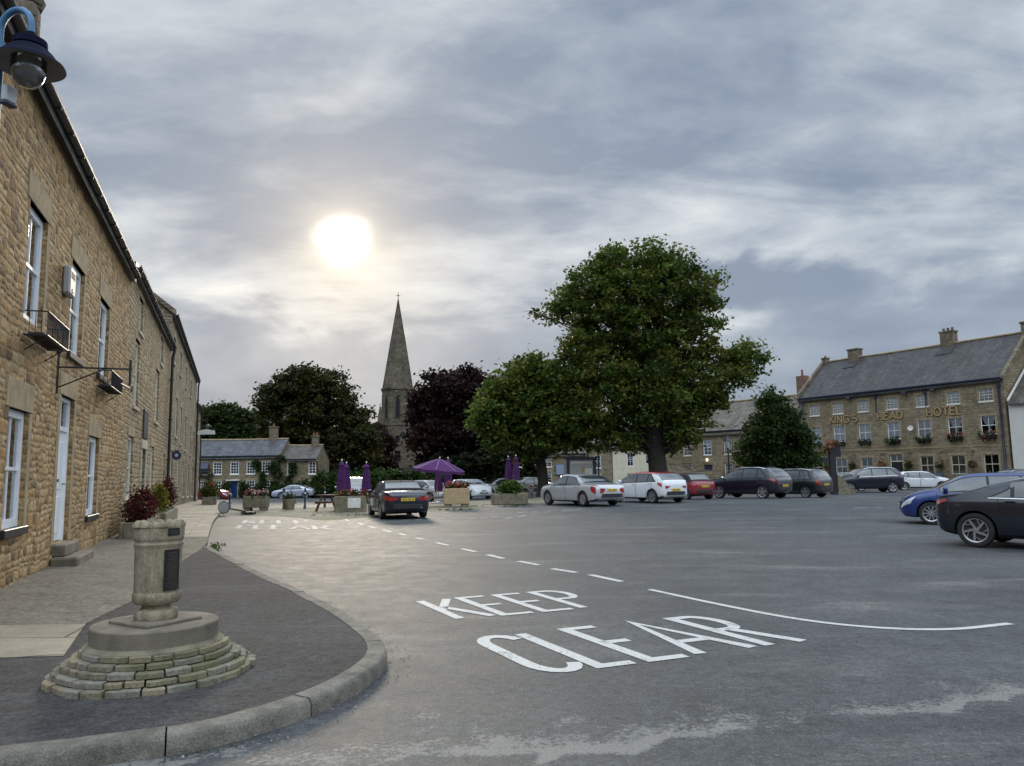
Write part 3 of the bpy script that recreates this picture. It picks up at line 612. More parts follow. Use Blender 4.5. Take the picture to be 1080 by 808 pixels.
# ------------------------------------------------------------------ foliage
def leaves(name, C, size, cols, parent=None, mat=None, up=.35, var=.22, aspect=1.5):
    """many separate leaf faces at the points C; cols: the colour of each"""
    n = len(C); nrm = RNG.normal(size=(n, 3)); nrm[:, 2] = np.abs(nrm[:, 2])+up; nrm /= np.linalg.norm(nrm, axis=1)[:, None]
    t = np.cross(nrm, RNG.normal(size=(n, 3))); t /= np.linalg.norm(t, axis=1)[:, None]; b = np.cross(nrm, t)
    sz = size*RNG.uniform(.6, 1.25, n)[:, None]; t = t*sz*aspect/2; b = b*sz/2
    V = np.stack([C-t, C+b*.9+t*.1+nrm*sz*.08, C+t, C-b*.9+t*.1+nrm*sz*.08], 1).reshape(-1, 3)
    me = bpy.data.meshes.new(name); me.vertices.add(4*n); me.vertices.foreach_set('co', V.astype(np.float32).ravel())
    me.loops.add(4*n); me.loops.foreach_set('vertex_index', np.arange(4*n, dtype=np.int32))
    me.polygons.add(n); me.polygons.foreach_set('loop_start', np.arange(0, 4*n, 4, dtype=np.int32))
    try: me.polygons.foreach_set('loop_total', np.full(n, 4, dtype=np.int32))
    except Exception: pass
    me.update(calc_edges=True); me.validate()
    cc = np.clip(cols*RNG.uniform(1-var, 1+var, (n, 1)), 0, 1); cc = np.c_[cc, np.ones(n)]
    at_ = me.color_attributes.new('leafcol', 'FLOAT_COLOR', 'POINT'); at_.data.foreach_set('color', np.repeat(cc, 4, 0).astype(np.float32).ravel())
    me.materials.append(mat or M['leaf'])
    return link(me, name, parent)
def cloud(blobs, n, per, sig, pal, flat=.6, inner=.45, bump=.12):
    """leaf places in clumps spread through a set of balls (x,y,z,r)"""
    B = np.array(blobs, float); pr = B[:, 3]**2; pr /= pr.sum(); nc = max(1, n//per)
    k = RNG.choice(len(B), nc, p=pr); d = RNG.normal(size=(nc, 3)); d /= np.linalg.norm(d, axis=1)[:, None]
    rr = B[k, 3]*(inner+(1-inner)*RNG.uniform(0, 1, nc)**.55)*RNG.uniform(1-bump, 1+bump, nc)
    c = B[k, :3]+d*rr[:, None]; pal = np.array(pal); pc = pal[RNG.integers(0, len(pal), nc)]*RNG.uniform(.75, 1.25, (nc, 1))
    off = RNG.normal(size=(nc, per, 3))*np.array([1, 1, flat])*np.array(sig)*RNG.uniform(.6, 1.3, (nc, 1, 1))
    return (c[:, None, :]+off).reshape(-1, 3), np.repeat(pc, per, 0)
def tree(name, label, base, blobs, n, leaf, pal, tr, group=None, per=60, sig=.45, trunk_top=None, twig=1., cat='tree', fork=None):
    """blobs are relative to the base; tr is the trunk radius at the ground"""
    t = thing(name, label, cat, base, 0, group)
    B = np.array(blobs); top = B[:, 2].max(); cen = np.average(B[:, :3], axis=0, weights=B[:, 3]**2)
    P, cl = cloud(blobs, n, per, sig, pal); leaves('crown', P, leaf, cl, t)
    mb = MB(); fk = fork or max(1.5, (B[:, 2]-B[:, 3]).min()+.6)
    th = trunk_top or (cen[2]*.55+top*.45); pts = []; rad = []
    for i in range(9):
        q = i/8; z = th*q
        pts.append((cen[0]*max(0, q-.1)*.9+.12*math.sin(q*5+base[0])*q*twig, cen[1]*q*.9+.12*math.cos(q*4)*q*twig, z-.1)); rad.append(tr*((1-q)**.8*.85+.12)*(1.35 if i == 0 else 1))
    mb.tube(pts, rad, 10)
    for b in blobs:
        q = RNG.uniform(.25, .8); zz = max(fk*.8, min(th*.9, b[2]*RNG.uniform(.45, .75))); i = zz/th
        st = np.array(pts[min(8, int(i*8))]); st[2] = zz; en = np.array(b[:3]); d = en-st
        mid = st+d*.5+np.array([0, 0, .12*np.linalg.norm(d)]); r0 = tr*.38*(b[3]/B[:, 3].max())**.5*(1-.5*i)
        mb.tube([st, (st+mid)/2+RNG.normal(size=3)*.12*twig, mid, (mid+en)/2+RNG.normal(size=3)*.15*twig, en], [r0, r0*.8, r0*.6, r0*.4, r0*.15], 6)
        for _ in range(5):
            dd = RNG.normal(size=3); dd /= np.linalg.norm(dd); s0 = mid+(en-mid)*RNG.uniform(0, .9); e0 = np.array(b[:3])+dd*b[3]*.85
            mb.tube([s0, (s0+e0)/2+np.array([0, 0, .1*b[3]])+RNG.normal(size=3)*.1, e0], [r0*.3, r0*.18, r0*.05], 4)
    mb.build('trunk', M['bark'], t, 60); return t
def px_blobs(base, circ, Y, depth=1., shrink=.92):
    """a crown given as circles of the photograph at the tree's own distance, filled out in depth"""
    out = []; k = Y/F
    for px, py, r_ in circ:
        d = ray(px, py); q = Y/d[1]; X = d[0]*q; Z = CZ+d[2]*q; rr = r_*k
        for dy in ((0,) if depth == 0 else (-.55*rr*depth-RNG.uniform(0, .5), .6*rr*depth+RNG.uniform(0, .5))):
            out.append((X-base[0], dy*1.2, Z-base[2], rr*shrink))
    return out
# ------------------------------------------------------------------ buildings
def wall(mb, W, H, ops, rev=.14, y=0.):
    """a front wall in the plane y with openings (x0,z0,x1,z1) and their reveals"""
    xs = sorted({0., W}|{o[0] for o in ops}|{o[2] for o in ops}); zs = sorted({-.6, H}|{o[1] for o in ops}|{o[3] for o in ops})
    for i in range(len(xs)-1):
        for j in range(len(zs)-1):
            cx = (xs[i]+xs[i+1])/2; cz = (zs[j]+zs[j+1])/2
            if any(o[0] < cx < o[2] and o[1] < cz < o[3] for o in ops): continue
            mb.quad((xs[i], y, zs[j]), (xs[i+1], y, zs[j]), (xs[i+1], y, zs[j+1]), (xs[i], y, zs[j+1]))
    for a, b, c, d in ops:
        q = y+rev+.2
        mb.quad((a, y, b), (a, q, b), (a, q, d), (a, y, d)); mb.quad((c, y, b), (c, y, d), (c, q, d), (c, q, b))
        mb.quad((a, y, d), (a, q, d), (c, q, d), (c, y, d)); mb.quad((a, y, b), (c, y, b), (c, q, b), (a, q, b))
def uvroof(mb_v, mb_f, name, m, parent):
    """roof planes carry their own run and rise as UVs so that slates course properly"""
    me = bpy.data.meshes.new(name); me.from_pydata(mb_v, [], mb_f); me.materials.append(m)
    uv = me.uv_layers.new(name='UVMap')
    for p in me.polygons:
        n = p.normal; ax = Vector((1, 0, 0)) if abs(n.x) < .7 else Vector((0, 1, 0)); ay = n.cross(ax).normalized()
        if abs(n.z) > .95: ay = Vector((0, 1, 0))
        for li in p.loop_indices:
            co = me.vertices[me.loops[li].vertex_index].co; uv.data[li].uv = (co.dot(ax), co.dot(ay))
    return link(me, name, parent)
def roof(parent, W, D, ez, rz, m, over=.28, side=.12, th=.11, x0=0., rside=None):
    """two slopes over a depth D with the ridge halfway"""
    sl = (rz-ez)/(D/2); ys = [(-over, ez-over*sl), (D/2, rz), (D+over, ez-over*sl)]; v = []
    xa, xb = x0-side, x0+W+(side if rside is None else rside)
    N_ = max(2, int(W/1.2)); f = []
    xsn = np.linspace(xa, xb, N_+1)
    for i, x in enumerate(xsn):
        sag = -.05*math.sin(PI*i/N_)*(1 if W > 8 else .3)+RNG.uniform(-.012, .012)
        for y, z in ys: v.append((x, y, z+sag))
        for y, z in ys: v.append((x, y, z-th+sag))
    for i in range(N_):
        a = i*6; b = a+6
        f += [(a, b, b+1, a+1), (a+1, b+1, b+2, a+2), (a+3, a+4, b+4, b+3), (a+4, a+5, b+5, b+4), (a, a+3, b+3, b), (a+2, b+2, b+5, a+5)]
    f += [(0, 1, 4, 3), (1, 2, 5, 4)]; e = N_*6; f += [(e, e+3, e+4, e+1), (e+1, e+4, e+5, e+2)]
    r_ = uvroof(v, f, 'roof', m, parent)
    mb = MB(); mb.tube([(xa, D/2, rz+.03), ((xa+xb)/2, D/2, rz-.02), (xb, D/2, rz+.03)], .11, 8); mb.build('ridge', M['sandstone'], r_, 60)
    return r_
def shell(mb, W, D, ez, rz):
    """the other walls of a gabled house"""
    b = -.6
    for x in (0., W): mb.quad((x, 0, b), (x, D, b), (x, D, ez), (x, D/2, rz), (x, 0, ez))
    mb.quad((0, D, b), (W, D, b), (W, D, ez), (0, D, ez))
def sash(parent, o, rev=.14, cols=2, rows=4, fm='white', bar=.022, fw=.07, name='window', curtain=None, sill=None, glaze='glass', rail=True):
    a, b, c, d = o; y = rev; mb = MB()
    mb.box(a, y, b, a+fw, y+.08, d); mb.box(c-fw, y, b, c, y+.08, d); mb.box(a+fw, y, d-fw, c-fw, y+.08, d); mb.box(a+fw, y, b, c-fw, y+.08, b+fw*1.1)
    if rail: mb.box(a+fw, y+.012, (b+d)/2-.025, c-fw, y+.06, (b+d)/2+.025)
    for i in range(1, cols):
        x = a+fw+(c-a-2*fw)*i/cols; mb.box(x-bar/2, y+.026, b+fw*1.1, x+bar/2, y+.056, d-fw)
    for j in range(1, rows):
        if rail and j*2 == rows: continue
        z = b+fw+(d-b-2*fw)*j/rows; mb.box(a+fw, y+.028, z-bar/2, c-fw, y+.054, z+bar/2)
    w_ = mb.build(name, M[fm], parent)
    MB().box(a+fw*.5, y+.04, b+fw*.5, c-fw*.5, y+.046, d-fw*.5).build('pane', M[glaze], w_)
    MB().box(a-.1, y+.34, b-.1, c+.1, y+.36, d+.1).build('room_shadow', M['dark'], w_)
    if curtain == 'full':
        cv = MB(); n = 22; f0 = b+fw
        P = [(a+fw+(c-a-2*fw)*i/n, y+.13+.018*math.sin(i*1.9), z) for z in (f0, d-fw) for i in range(n+1)]
        cv.add(P, [(i, i+1, n+2+i, n+1+i) for i in range(n)]); cv.build('curtain', M['curtain'], w_, 60)
    elif curtain == 'tied':
        cv = MB(); x0, x1 = a+fw, c-fw; m_ = (x0+x1)/2; z0, z1 = b+fw, d-fw; yy = y+.13
        cv.quad((x0, yy, z1), (m_+.02, yy, z1), (m_+.03, yy, z0+.55*(z1-z0)), (m_-.05, yy, z0+.33*(z1-z0)), (x0+.18, yy, z0+.62*(z1-z0)))
        cv.quad((x1, yy, z1), (m_+.02, yy, z1), (m_+.03, yy, z0+.55*(z1-z0)), (m_+.08, yy, z0+.33*(z1-z0)), (x1-.18, yy, z0+.62*(z1-z0)))
        cv.quad((m_-.05, yy+.01, z0+.36*(z1-z0)), (m_+.08, yy+.01, z0+.36*(z1-z0)), (m_+.2, yy+.01, z0), (m_-.17, yy+.01, z0)); cv.build('curtain', M['curtain'], w_)
    elif curtain == 'sides':
        cv = MB()
        for xa, xb in ((a+fw, a+fw+.2), (c-fw-.2, c-fw)): cv.quad((xa, y+.13, b+fw), (xb, y+.15, b+fw), (xb, y+.15, d-fw), (xa, y+.13, d-fw))
        cv.build('curtain', M['curtain'], w_)
    elif curtain == 'half':
        cv = MB(); cv.quad((a+fw, y+.13, (b+d)/2), (c-fw, y+.13, (b+d)/2), (c-fw, y+.13, d-fw), (a+fw, y+.13, d-fw)); cv.build('curtain', M['curtain'], w_)
    if sill: MB().bbox(a-.07, -.06, b-.11, c+.07, y+.02, b+.004, .01).build('sill', M[sill], w_)
    return w_
def door(parent, o, rev, m, panel=True, light=None, frame='white', handle='black'):
    a, b, c, d = o; fw = .07; mb = MB(); y = rev; zl = d-(light or 0)
    mb.box(a, y-.03, b, a+fw, y+.06, d); mb.box(c-fw, y-.03, b, c, y+.06, d); mb.box(a+fw, y-.03, d-fw, c-fw, y+.06, d)
    if light: mb.box(a+fw, y-.02, zl-.05, c-fw, y+.06, zl+.03); mb.box((a+c)/2-.02, y, zl+.03, (a+c)/2+.02, y+.05, d-fw)
    fr = mb.build('door_frame', M[frame], parent)
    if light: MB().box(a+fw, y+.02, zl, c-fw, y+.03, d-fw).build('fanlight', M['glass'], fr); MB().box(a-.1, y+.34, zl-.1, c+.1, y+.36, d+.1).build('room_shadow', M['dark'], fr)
    mb = MB(); mb.box(a+fw, y+.02, b+.02, c-fw, y+.07, zl-.05)
    if panel:
        w2 = c-a-2*fw; h2 = zl-b-.1
        for ix in (0, 1):
            for z0, z1 in ((.08, .42), (.48, .93)):
                x0 = a+fw+w2*(.1+.45*ix); mb.bbox(x0, y+.004, b+h2*z0, x0+w2*.35, y+.03, b+h2*z1, .012)
    dr = mb.build('door', M[m], parent)
    h = MB(); h.tube([(c-fw-.08, y+.02, b+1.02), (c-fw-.08, y-.04, b+1.02), (c-fw-.18, y-.045, b+1.02)], .012, 6); h.bbox((a+c)/2-.12, y-.002, b+1.06, (a+c)/2+.12, y+.02, b+1.11, .004); h.build('handle', M[handle], dr)
    return dr
def lintel(mb, o, h=.32, ex=.16, proud=.012): mb.bbox(o[0]-ex, -proud, o[3], o[2]+ex, .13, o[3]+h, .008)
def jambs(mb, o, w=.15, proud=.006):
    mb.bbox(o[0]-w, -proud, o[1], o[0]-.002, .12, o[3]-.002, .006); mb.bbox(o[2]+.002, -proud, o[1], o[2]+w, .12, o[3]-.002, .006)
def gutter(parent, x0, x1, z, m='black', y=-.26, r_=.075, fascia=True):
    mb = MB(); n = 8; v = []
    pr = [(y+r_*math.cos(R(180+180*i/n)), z+r_*math.sin(R(180+180*i/n))) for i in range(n+1)]+[(y+.8*r_*math.cos(R(360-180*i/n)), z+.8*r_*math.sin(R(360-180*i/n))) for i in range(n+1)]
    mb.prism(pr, x0, x1, 0)
    x = x0+.4
    while x < x1: mb.box(x, y-.08, z-.1, x+.03, 0, z-.07); x += .95
    if fascia: mb.box(x0, -.12, z-.16, x1, -.004, z+.1)
    return mb.build('gutter', M[m], parent)
def pipe(parent, x, z1, m='black', y=-.09, r_=.05, z0=.05, top=-.26, hopper=False):
    mb = MB(); mb.tube([(x, top, z1), (x, top, z1-.12), (x, y, z1-.4), (x, y, z0+.1), (x, y-.08, z0)], r_, 8)
    z = z0+.5
    while z < z1-.5: mb.tube([(x, y, z), (x, y, z+.07)], r_*1.35, 8); mb.box(x-.09, y, z+.02, x+.09, -.002, z+.05); z += 1.8
    if hopper: mb.prism([(x-.14, z1-.45), (x+.14, z1-.45), (x+.07, z1-.75), (x-.07, z1-.75)], y-.1, -.003, 1)
    return mb.build('downpipe', M[m], parent, 50)
def chimney(parent, x, y, z0, z1, w=.9, d=.6, m='chimney', pots=2, potm='terracotta', cap=True, poth=.35):
    mb = MB(); mb.box(x-w/2, y-d/2, z0, x+w/2, y+d/2, z1)
    if cap: mb.box(x-w/2-.07, y-d/2-.07, z1-.14, x+w/2+.07, y+d/2+.07, z1+.001)
    c = mb.build('chimney', M[m], parent); p = MB()
    for i in range(pots): p.lathe([(.11, 0), (.13, .04), (.10, poth*.8), (.13, poth*.85), (.12, poth)], (x-w/2+w*(i+.5)/pots, y, z1), 10)
    if pots: p.build('chimney_pot', M[potm], parent, 50)
    return c

# the near terrace on the left, one straight frontage: s runs along it from the camera end
def terrace_house(name, label, s0, s1, ez, rz, D, m, ops, roofm, cat='house', z=0., rside=None, side=.05, front=0.):
    t = thing(name, label, cat, (*fac(s0, front)[:2], z), FA)
    mb = MB(); loc = [(o[0]-s0, o[1]-z, o[2]-s0, o[3]-z) for o in ops]
    wall(mb, s1-s0, ez-z, loc); shell(mb, s1-s0, D, ez-z, rz-z); mb.build('wall', M[m], t)
    rf = roof(t, s1-s0, D, ez-z+.12, rz-z+.12, M[roofm], .13, side, .14, 0, rside)
    return t, loc, rf
# --- nearest house
opsA = [(.30, 3.9, 1.42, 5.62), (3.40, 3.9, 4.62, 5.6), (6.55, 3.92, 7.9, 5.62), (-.12, .97, .98, 2.6), (3.08, .53, 4.28, 3.1), (6.03, .88, 7.3, 2.54)]
hA, lA, rA = terrace_house('stone_house', 'nearest rubble stone house with white sash windows and a white front door', -4.5, 11.3, 7.22, 10.4, 8., 'stone_near', opsA, 'slate_mossy')
mb = MB()
for o in lA: lintel(mb, o, .42 if o[1] > 3 else .40, .17)
mb.build_each('lintel', M['sandstone'], hA)
mb = MB()
for o in lA:
    if o is not lA[4]: mb.bbox(o[2]+.002, -.004, o[1]-.02, o[2]+.17, .1, o[3]-.002, .006)
    else: jambs(mb, o, .2)
mb.build_each('door_jamb', M['sandstone'], hA)
for i, o in enumerate(lA):
    if i == 4: door(hA, o, .1, 'white', True, .55)
    else: sash(hA, o, .07, 2, 2, 'white', .03, .105, curtain='full', sill='black' if i != 0 else None, glaze='glass_near')
gutter(hA, .0, 15.8, 7.27, 'black', -.17, .085)
mb = MB(); mb.bbox(lA[4][0]-.25, -.42, .1, lA[4][2]+.18, -.003, .33, .03); mb.bbox(lA[4][0]-.02, -.2, .33, lA[4][2]+.02, .2, .525, .02); mb.build_each('door_step', M['drum'], hA)
mb = MB(); mb.bbox(3.75, -.16, 7.55, 4.1, .3, 8.05, .05); mb.lathe([(.02, 0), (.16, .05), (.2, .16), (.14, .28), (.02, .34)], (4.0, -.02, 8.0), 14); mb.build('kneeler', M['chimney'], hA, 50)
# --- second house
opsB = [(13.5, 6.15, 14.5, 7.2), (20.85, 6.2, 21.9, 7.25), (12.98, 3.8, 14.1, 5.82), (19.5, 3.8, 20.8, 5.78), (12.25, 1.05, 13.5, 2.87), (15.75, .35, 16.9, 2.62), (18.7, 1.12, 19.9, 2.82), (24.1, 1.05, 24.95, 2.7)]
hB, lB, rB = terrace_house('stone_house', 'stone house with cream windows and a black plaque over its doorway', 11.3, 25.9, 7.55, 10.5, 8., 'stone_mid', opsB, 'slate_mossy')
mb = MB(); mp = MB()
for i, o in enumerate(lB):
    lintel(mb, o, .3, .15)
    if i != 5: sash(hB, o, .06, 2, 4 if i > 1 else 2, 'cream', .03, .09, curtain='full', sill='sandstone_pale')
jambs(mp, lB[5], .2, .03); mp.bbox(lB[5][0]-.25, -.05, lB[5][3], lB[5][2]+.25, .1, lB[5][3]+.3, .02); mp.build('door_surround', M['sandstone_pale'], hB)
mb.build_each('lintel', M['sandstone'], hB); door(hB, lB[5], .14, 'bluegrey', True, .4, 'cream')
gutter(hB, 0, 14.6, 7.6, 'black', -.17, .085); pipe(hB, 14.35, 7.5, 'black', -.1, .06, .15, -.17)
# --- tall third house
opsC = [(26.6, 1.1, 27.5, 2.75), (28.3, .3, 29.6, 3.0), (25.98+.3, 3.8, 27.2, 6.1), (30.3, 3.8, 31.6, 5.75), (33.9, 3.6, 35.2, 5.6), (38.3, 3.4, 39.5, 5.4), (44.5, 3.3, 45.8, 5.2), (33.4, .8, 34.7, 2.8), (37.9, .6, 39.1, 2.7), (43.0, .5, 44.3, 2.6), (48.5, .4, 49.8, 2.5), (27.4, 7.2, 28.5, 8.4), (32.2, 7.2, 33.3, 8.4), (37.4, 7.1, 38.5, 8.3), (43, 7.1, 44.1, 8.2), (49., 3.2, 50.2, 5.1)]
hC, lC, rC = terrace_house('stone_house', 'tall grey weathered stone house with small cream windows and a white door', 25.9, 52., 9.15, 12.6, 9., 'stone_grey', opsC, 'slate_mossy', side=.02)
mb = MB()
for i, o in enumerate(lC):
    lintel(mb, o, .28, .14)
    if i != 1: sash(hC, o, .05, 2, 2 if i > 10 else 4, 'cream', .03, .09, curtain='full', sill='sandstone_pale')
mb.build_each('lintel', M['sandstone'], hC); door(hC, lC[1], .1, 'cream', True, .45, 'cream')
gutter(hC, 0, 26.1, 9.2, 'black', -.17, .085); pipe(hC, 25.6, 9.1, 'black', -.12, .06, -.1, -.17)
mb = MB(); mb.prism([(-.16, 9.1), (4.5, 12.75), (9.2, 9.1), (9.2, 9.35), (4.5, 13.0), (-.16, 9.35)], -.14, .12, 0); mb.build('gable_coping', M['chimney'], hC)
chimney(rC, 9., 4.5, 12.0, 13.6, 1.3, .8)
# --- last, lower house of the row
opsD = [(53.5, 3.2, 54.6, 4.9), (57.5, 3.1, 58.6, 4.8), (53.4, .2, 54.5, 2.0), (57.4, .1, 58.5, 1.9)]
hD, lD, rD = terrace_house('stone_house', 'lowest stone house at the far end of the left terrace', 52., 60.5, 7.4, 10.2, 8., 'stone_mid', opsD, 'slate_mossy', z=-.2)
mb = MB()
for o in lD: lintel(mb, o, .28, .14); sash(hD, o, .05, 2, 4, 'white', .03, .09, curtain='full', sill='sandstone_pale')
mb.build_each('lintel', M['sandstone'], hD); gutter(hD, 0, 8.6, 7.65, 'black', -.17, .085); pipe(hD, .7, 7.6, 'black', -.1, .055, .1, -.17); pipe(hD, 8.2, 7.6, 'black', -.1, .055, .1, -.17)

# things fixed to the terrace
def on_wall(name, label, cat, s, z, group=None): return thing(name, label, cat, (*fac(s)[:2], z), FA, group)
t = on_wall('alarm_box', 'grey alarm box on the stone wall between two upper windows', 'alarm box', 2.85, 4.78)
MB().bbox(-.24, -.13, 0, .24, -.003, .5, .03).build('case', M['greybox'], t)
mb = MB()
for i in range(4): mb.box(-.16, -.136, .3+.03*i, .16, -.128, .312+.03*i)
mb.build('louvre', M['trim'], t); MB().bbox(-.06, -.14, .06, .06, -.127, .12, .003).build('badge', M['grey_metal'], t)
def basket(s, z, w, label):
    t = on_wall('window_basket', label, 'window basket', s, z, 'iron window baskets on the nearest house'); mb = MB(); d = .3; h = .34
    for zz in (0, h): mb.tube([(-w/2, -.01, zz), (-w/2, -d, zz), (w/2, -d, zz), (w/2, -.01, zz)], .012, 5)
    n = int(w/.07)
    for i in range(n+1): x = -w/2+w*i/n; mb.tube([(x, -.01, 0), (x, -d, 0), (x, -d, h)], .007, 4, False)
    for k in (1, 2, 3):
        for x in (-w/2, w/2): mb.tube([(x, -d*k/4, 0), (x, -d*k/4, h)], .007, 4, False)
    mb.build('rail_cage', M['black'], t)
    MB().bbox(-w/2+.06, -d+.05, .012, w/2-.06, -.05, .05, .008).build('tray', M['slate_slab'], t)
    mb = MB()
    for x in (-w/2+.12, w/2-.12): mb.tube([(x, -.004, -.2), (x, -d*.9, -.006)], .01, 5)
    mb.build_each('bracket', M['black'], t)
basket(1.05, 3.66, 1.45, 'black iron window basket under the upper window nearest the lamp'); basket(7.3, 3.63, 1.7, 'black iron window basket beyond the hanging sign bracket')
t = on_wall('sign_bracket', 'empty black iron sign bracket over the white front door', 'sign bracket', 2.55, 3.1)
mb = MB(); mb.tube([(0, -.03, -.05), (0, -.03, .62)], .018, 6); mb.tube([(0, -.03, .4), (0, -1.15, .4)], .016, 6); mb.tube([(0, -.03, .05), (0, -.75, .4)], .012, 6); mb.lathe([(.02, 0), (.045, .03), (.02, .07)], (0, -.03, .62), 8)
mb.build('arm', M['black'], t)
mb = MB(); mb.tube([(0, -1.12, .12), (0, -1.12, .56)], .02, 6); mb.tube([(-.05, -.98, .14), (.9, -1.05, .14)], .014, 6); mb.tube([(.9, -1.05, .1), (.9, -1.05, .2)], .016, 6); mb.build('hook_bar', M['black'], t)
t = on_wall('slate_plaque', 'tall black slate plaque above the cream doorway', 'plaque', 16.35, 2.98); MB().bbox(-.62, -.05, 0, .62, -.003, .95, .012).build('slab', M['slate_slab'], t)
MB().bbox(-.52, -.056, .1, .52, -.049, .13, .001).bbox(-.52, -.056, .82, .52, -.049, .85, .001).build('border', M['slate_far'], t)
t = on_wall('round_sign', 'small round dark blue sign jutting from the wall beside the white door', 'sign', 27.9, 2.55)
mb = MB(); mb.tube([(0, 0, .42), (0, -.5, .42)], .015, 5); mb.build('arm', M['black'], t); mb = MB(); mb.tube([(-.03, -.27, .2), (.03, -.27, .2)], .21, 18); mb.build('disc', M['navy'], t, 40)
mb = MB(); mb.tube([(-.035, -.27, .2), (-.031, -.27, .2)], .08, 16); mb.build('emblem', M['grey_metal'], t)
t = on_wall('wall_lamp', 'black lantern on an arm at the far end of the left terrace', 'lamp', 52.9, 5.7)
mb = MB(); mb.tube([(0, 0, .3), (0, -.4, .55), (0, -.8, .4), (0, -.8, .2)], .03, 6); mb.build('arm', M['black'], t)
mb = MB(); mb.lathe([(.05, .22), (.12, .16), (.32, .06), (.34, .02), (.3, .02)], (0, -.8, 0), 14); mb.build('shade', M['black'], t, 50); MB().lathe([(.02, -.26), (.13, -.2), (.17, -.06), (.15, .03)], (0, -.8, 0), 12).build('globe', M['globe'], t, 60)
t = on_wall('hanging_sign', 'pale curved sign board jutting from the end of the terrace', 'sign', 51.4, 5.0)
mb = MB(); mb.tube([(0, 0, .35), (0, -1.5, .35)], .025, 6); mb.build('arm', M['black'], t); MB().prism([(-.15, 0), (-1.45, .02), (-1.4, .3), (-.8, .42), (-.2, .3)], -.03, .03, 0).build('board', M['offwhite'], t)

# --- hotel across the square
def facing(name, label, A, B, cat, z=0., group=None):
    d = np.array(B)-np.array(A); return thing(name, label, cat, (A[0], A[1], z), math.atan2(d[1], d[0]), group), float(np.linalg.norm(d))
HA, HB = (29.4595, 78.8), (39.9139, 62.0)
hot, HW = facing('hotel', 'three storey stone hotel with a slate roof and gold lettering', HA, HB, 'hotel')
hx = (1.85, 4.5, 7.21, 10.11, 12.95, 15.65, 18.33); HD = 9.4; HE, HR = 8.95, 13.0
ops = []
for i, x in enumerate(hx):
    ops.append((x-.56, 7.1, x+.56, 8.17)); ops.append((x-.6, 4.36, x+.6, 5.9))
    if i != 3: ops.append((x-.6, 1.15, x+.6, 2.74))
ops.append((9.5, .05, 10.72, 2.98))
mb = MB(); wall(mb, HW, HE, ops, .1); shell(mb, HW, HD, HE, HR); mb.build('wall', M['stone_hotel'], hot)
rf = roof(hot, HW, HD, HE+.08, HR+.08, M['slate'], .3, -.12, .12)
mb = MB(); ms = MB()
for o in ops: lintel(mb, o, .2, .15, .014); jambs(mb, o, .13, .008)
mb.box(0, -.03, 3.42, HW, -.002, 3.54); mb.build_each('stone_dressing', M['sandstone'], hot)
for k, o in enumerate(ops):
    if o[1] < 1: door(hot, o, .16, 'dark', False, .62, 'cream'); continue
    top = o[1] > 7; mid = 4 < o[1] < 5
    sash(hot, o, .07, 3 if top else 2, 2 if not top else 4, 'cream' if not mid else 'white', .03, .06, curtain='full' if top or (mid and o[0] < 14) else ('tied' if mid else None), sill='offwhite' if top else ('sandstone_pale' if mid else None))
gutter(hot, 0, HW, HE-.05, 'navy', -.24, .09)
pipe(hot, .55, HE-.1, 'bluegrey', -.1, .07, .05, -.24); pipe(hot, HW-.35, HE-.1, 'navy', -.12, .085, .05, -.24, True)
mb = MB()
for x in (8.55, 13.28): mb.box(x-.16, -.1, 8.2, x+.16, -.002, 8.75); mb.box(x-.05, -.06, 6.95 if x < 9 else 7.0, x+.05, -.003, 8.2)
mb.build_each('rain_hopper', M['navy'], hot)
for x0 in (-.24, HW-.06):
    mb = MB(); mb.prism([(-.3, HE-.15), (HD/2, HR+.02), (HD+.3, HE-.15), (HD+.3, HE+.2), (HD/2, HR+.36), (-.3, HE+.2)], x0, x0+.3, 0); mb.build('gable_coping', M['chimney'], rf)
chimney(rf, 3.6, HD/2, HR-.5, HR+1.0, 1.15, .8, 'chimney', 0); chimney(rf, 13.2, HD/2, HR-.3, HR+1.25, 1.2, .8, 'chimney', 3, 'chimney', True, .3)
chimney(rf, .1, HD/2, HR-.2, HR+.55, .55, .5, 'chimney', 1, 'terracotta', True, .2); chimney(rf, HW+.35, HD/2, HR-3, HR+.9, 1.0, 1.4, 'chimney', 0)
mb = MB()
for x, y in ((3.6, 3.75), (13.2, 3.75)): mb.quad((x-.75, y-.35, HE+.1+(y-.35)*(HR-HE)/(HD/2)+.02), (x+.75, y-.35, HE+.1+(y-.35)*(HR-HE)/(HD/2)+.02), (x+.75, y+.2, HE+.1+(y+.2)*(HR-HE)/(HD/2)+.02), (x-.75, y+.2, HE+.1+(y+.2)*(HR-HE)/(HD/2)+.02))
mb.build_each('lead_flashing', M['slate_far'], rf)
hm = hot.location; HRZ = hot.rotation_euler.z; hd = np.array([math.cos(HRZ), math.sin(HRZ)]); hn = np.array([hd[1], -hd[0]])
def hloc(x, out, z): p = np.array(HA)+hd*x+hn*out; return (p[0], p[1], z)
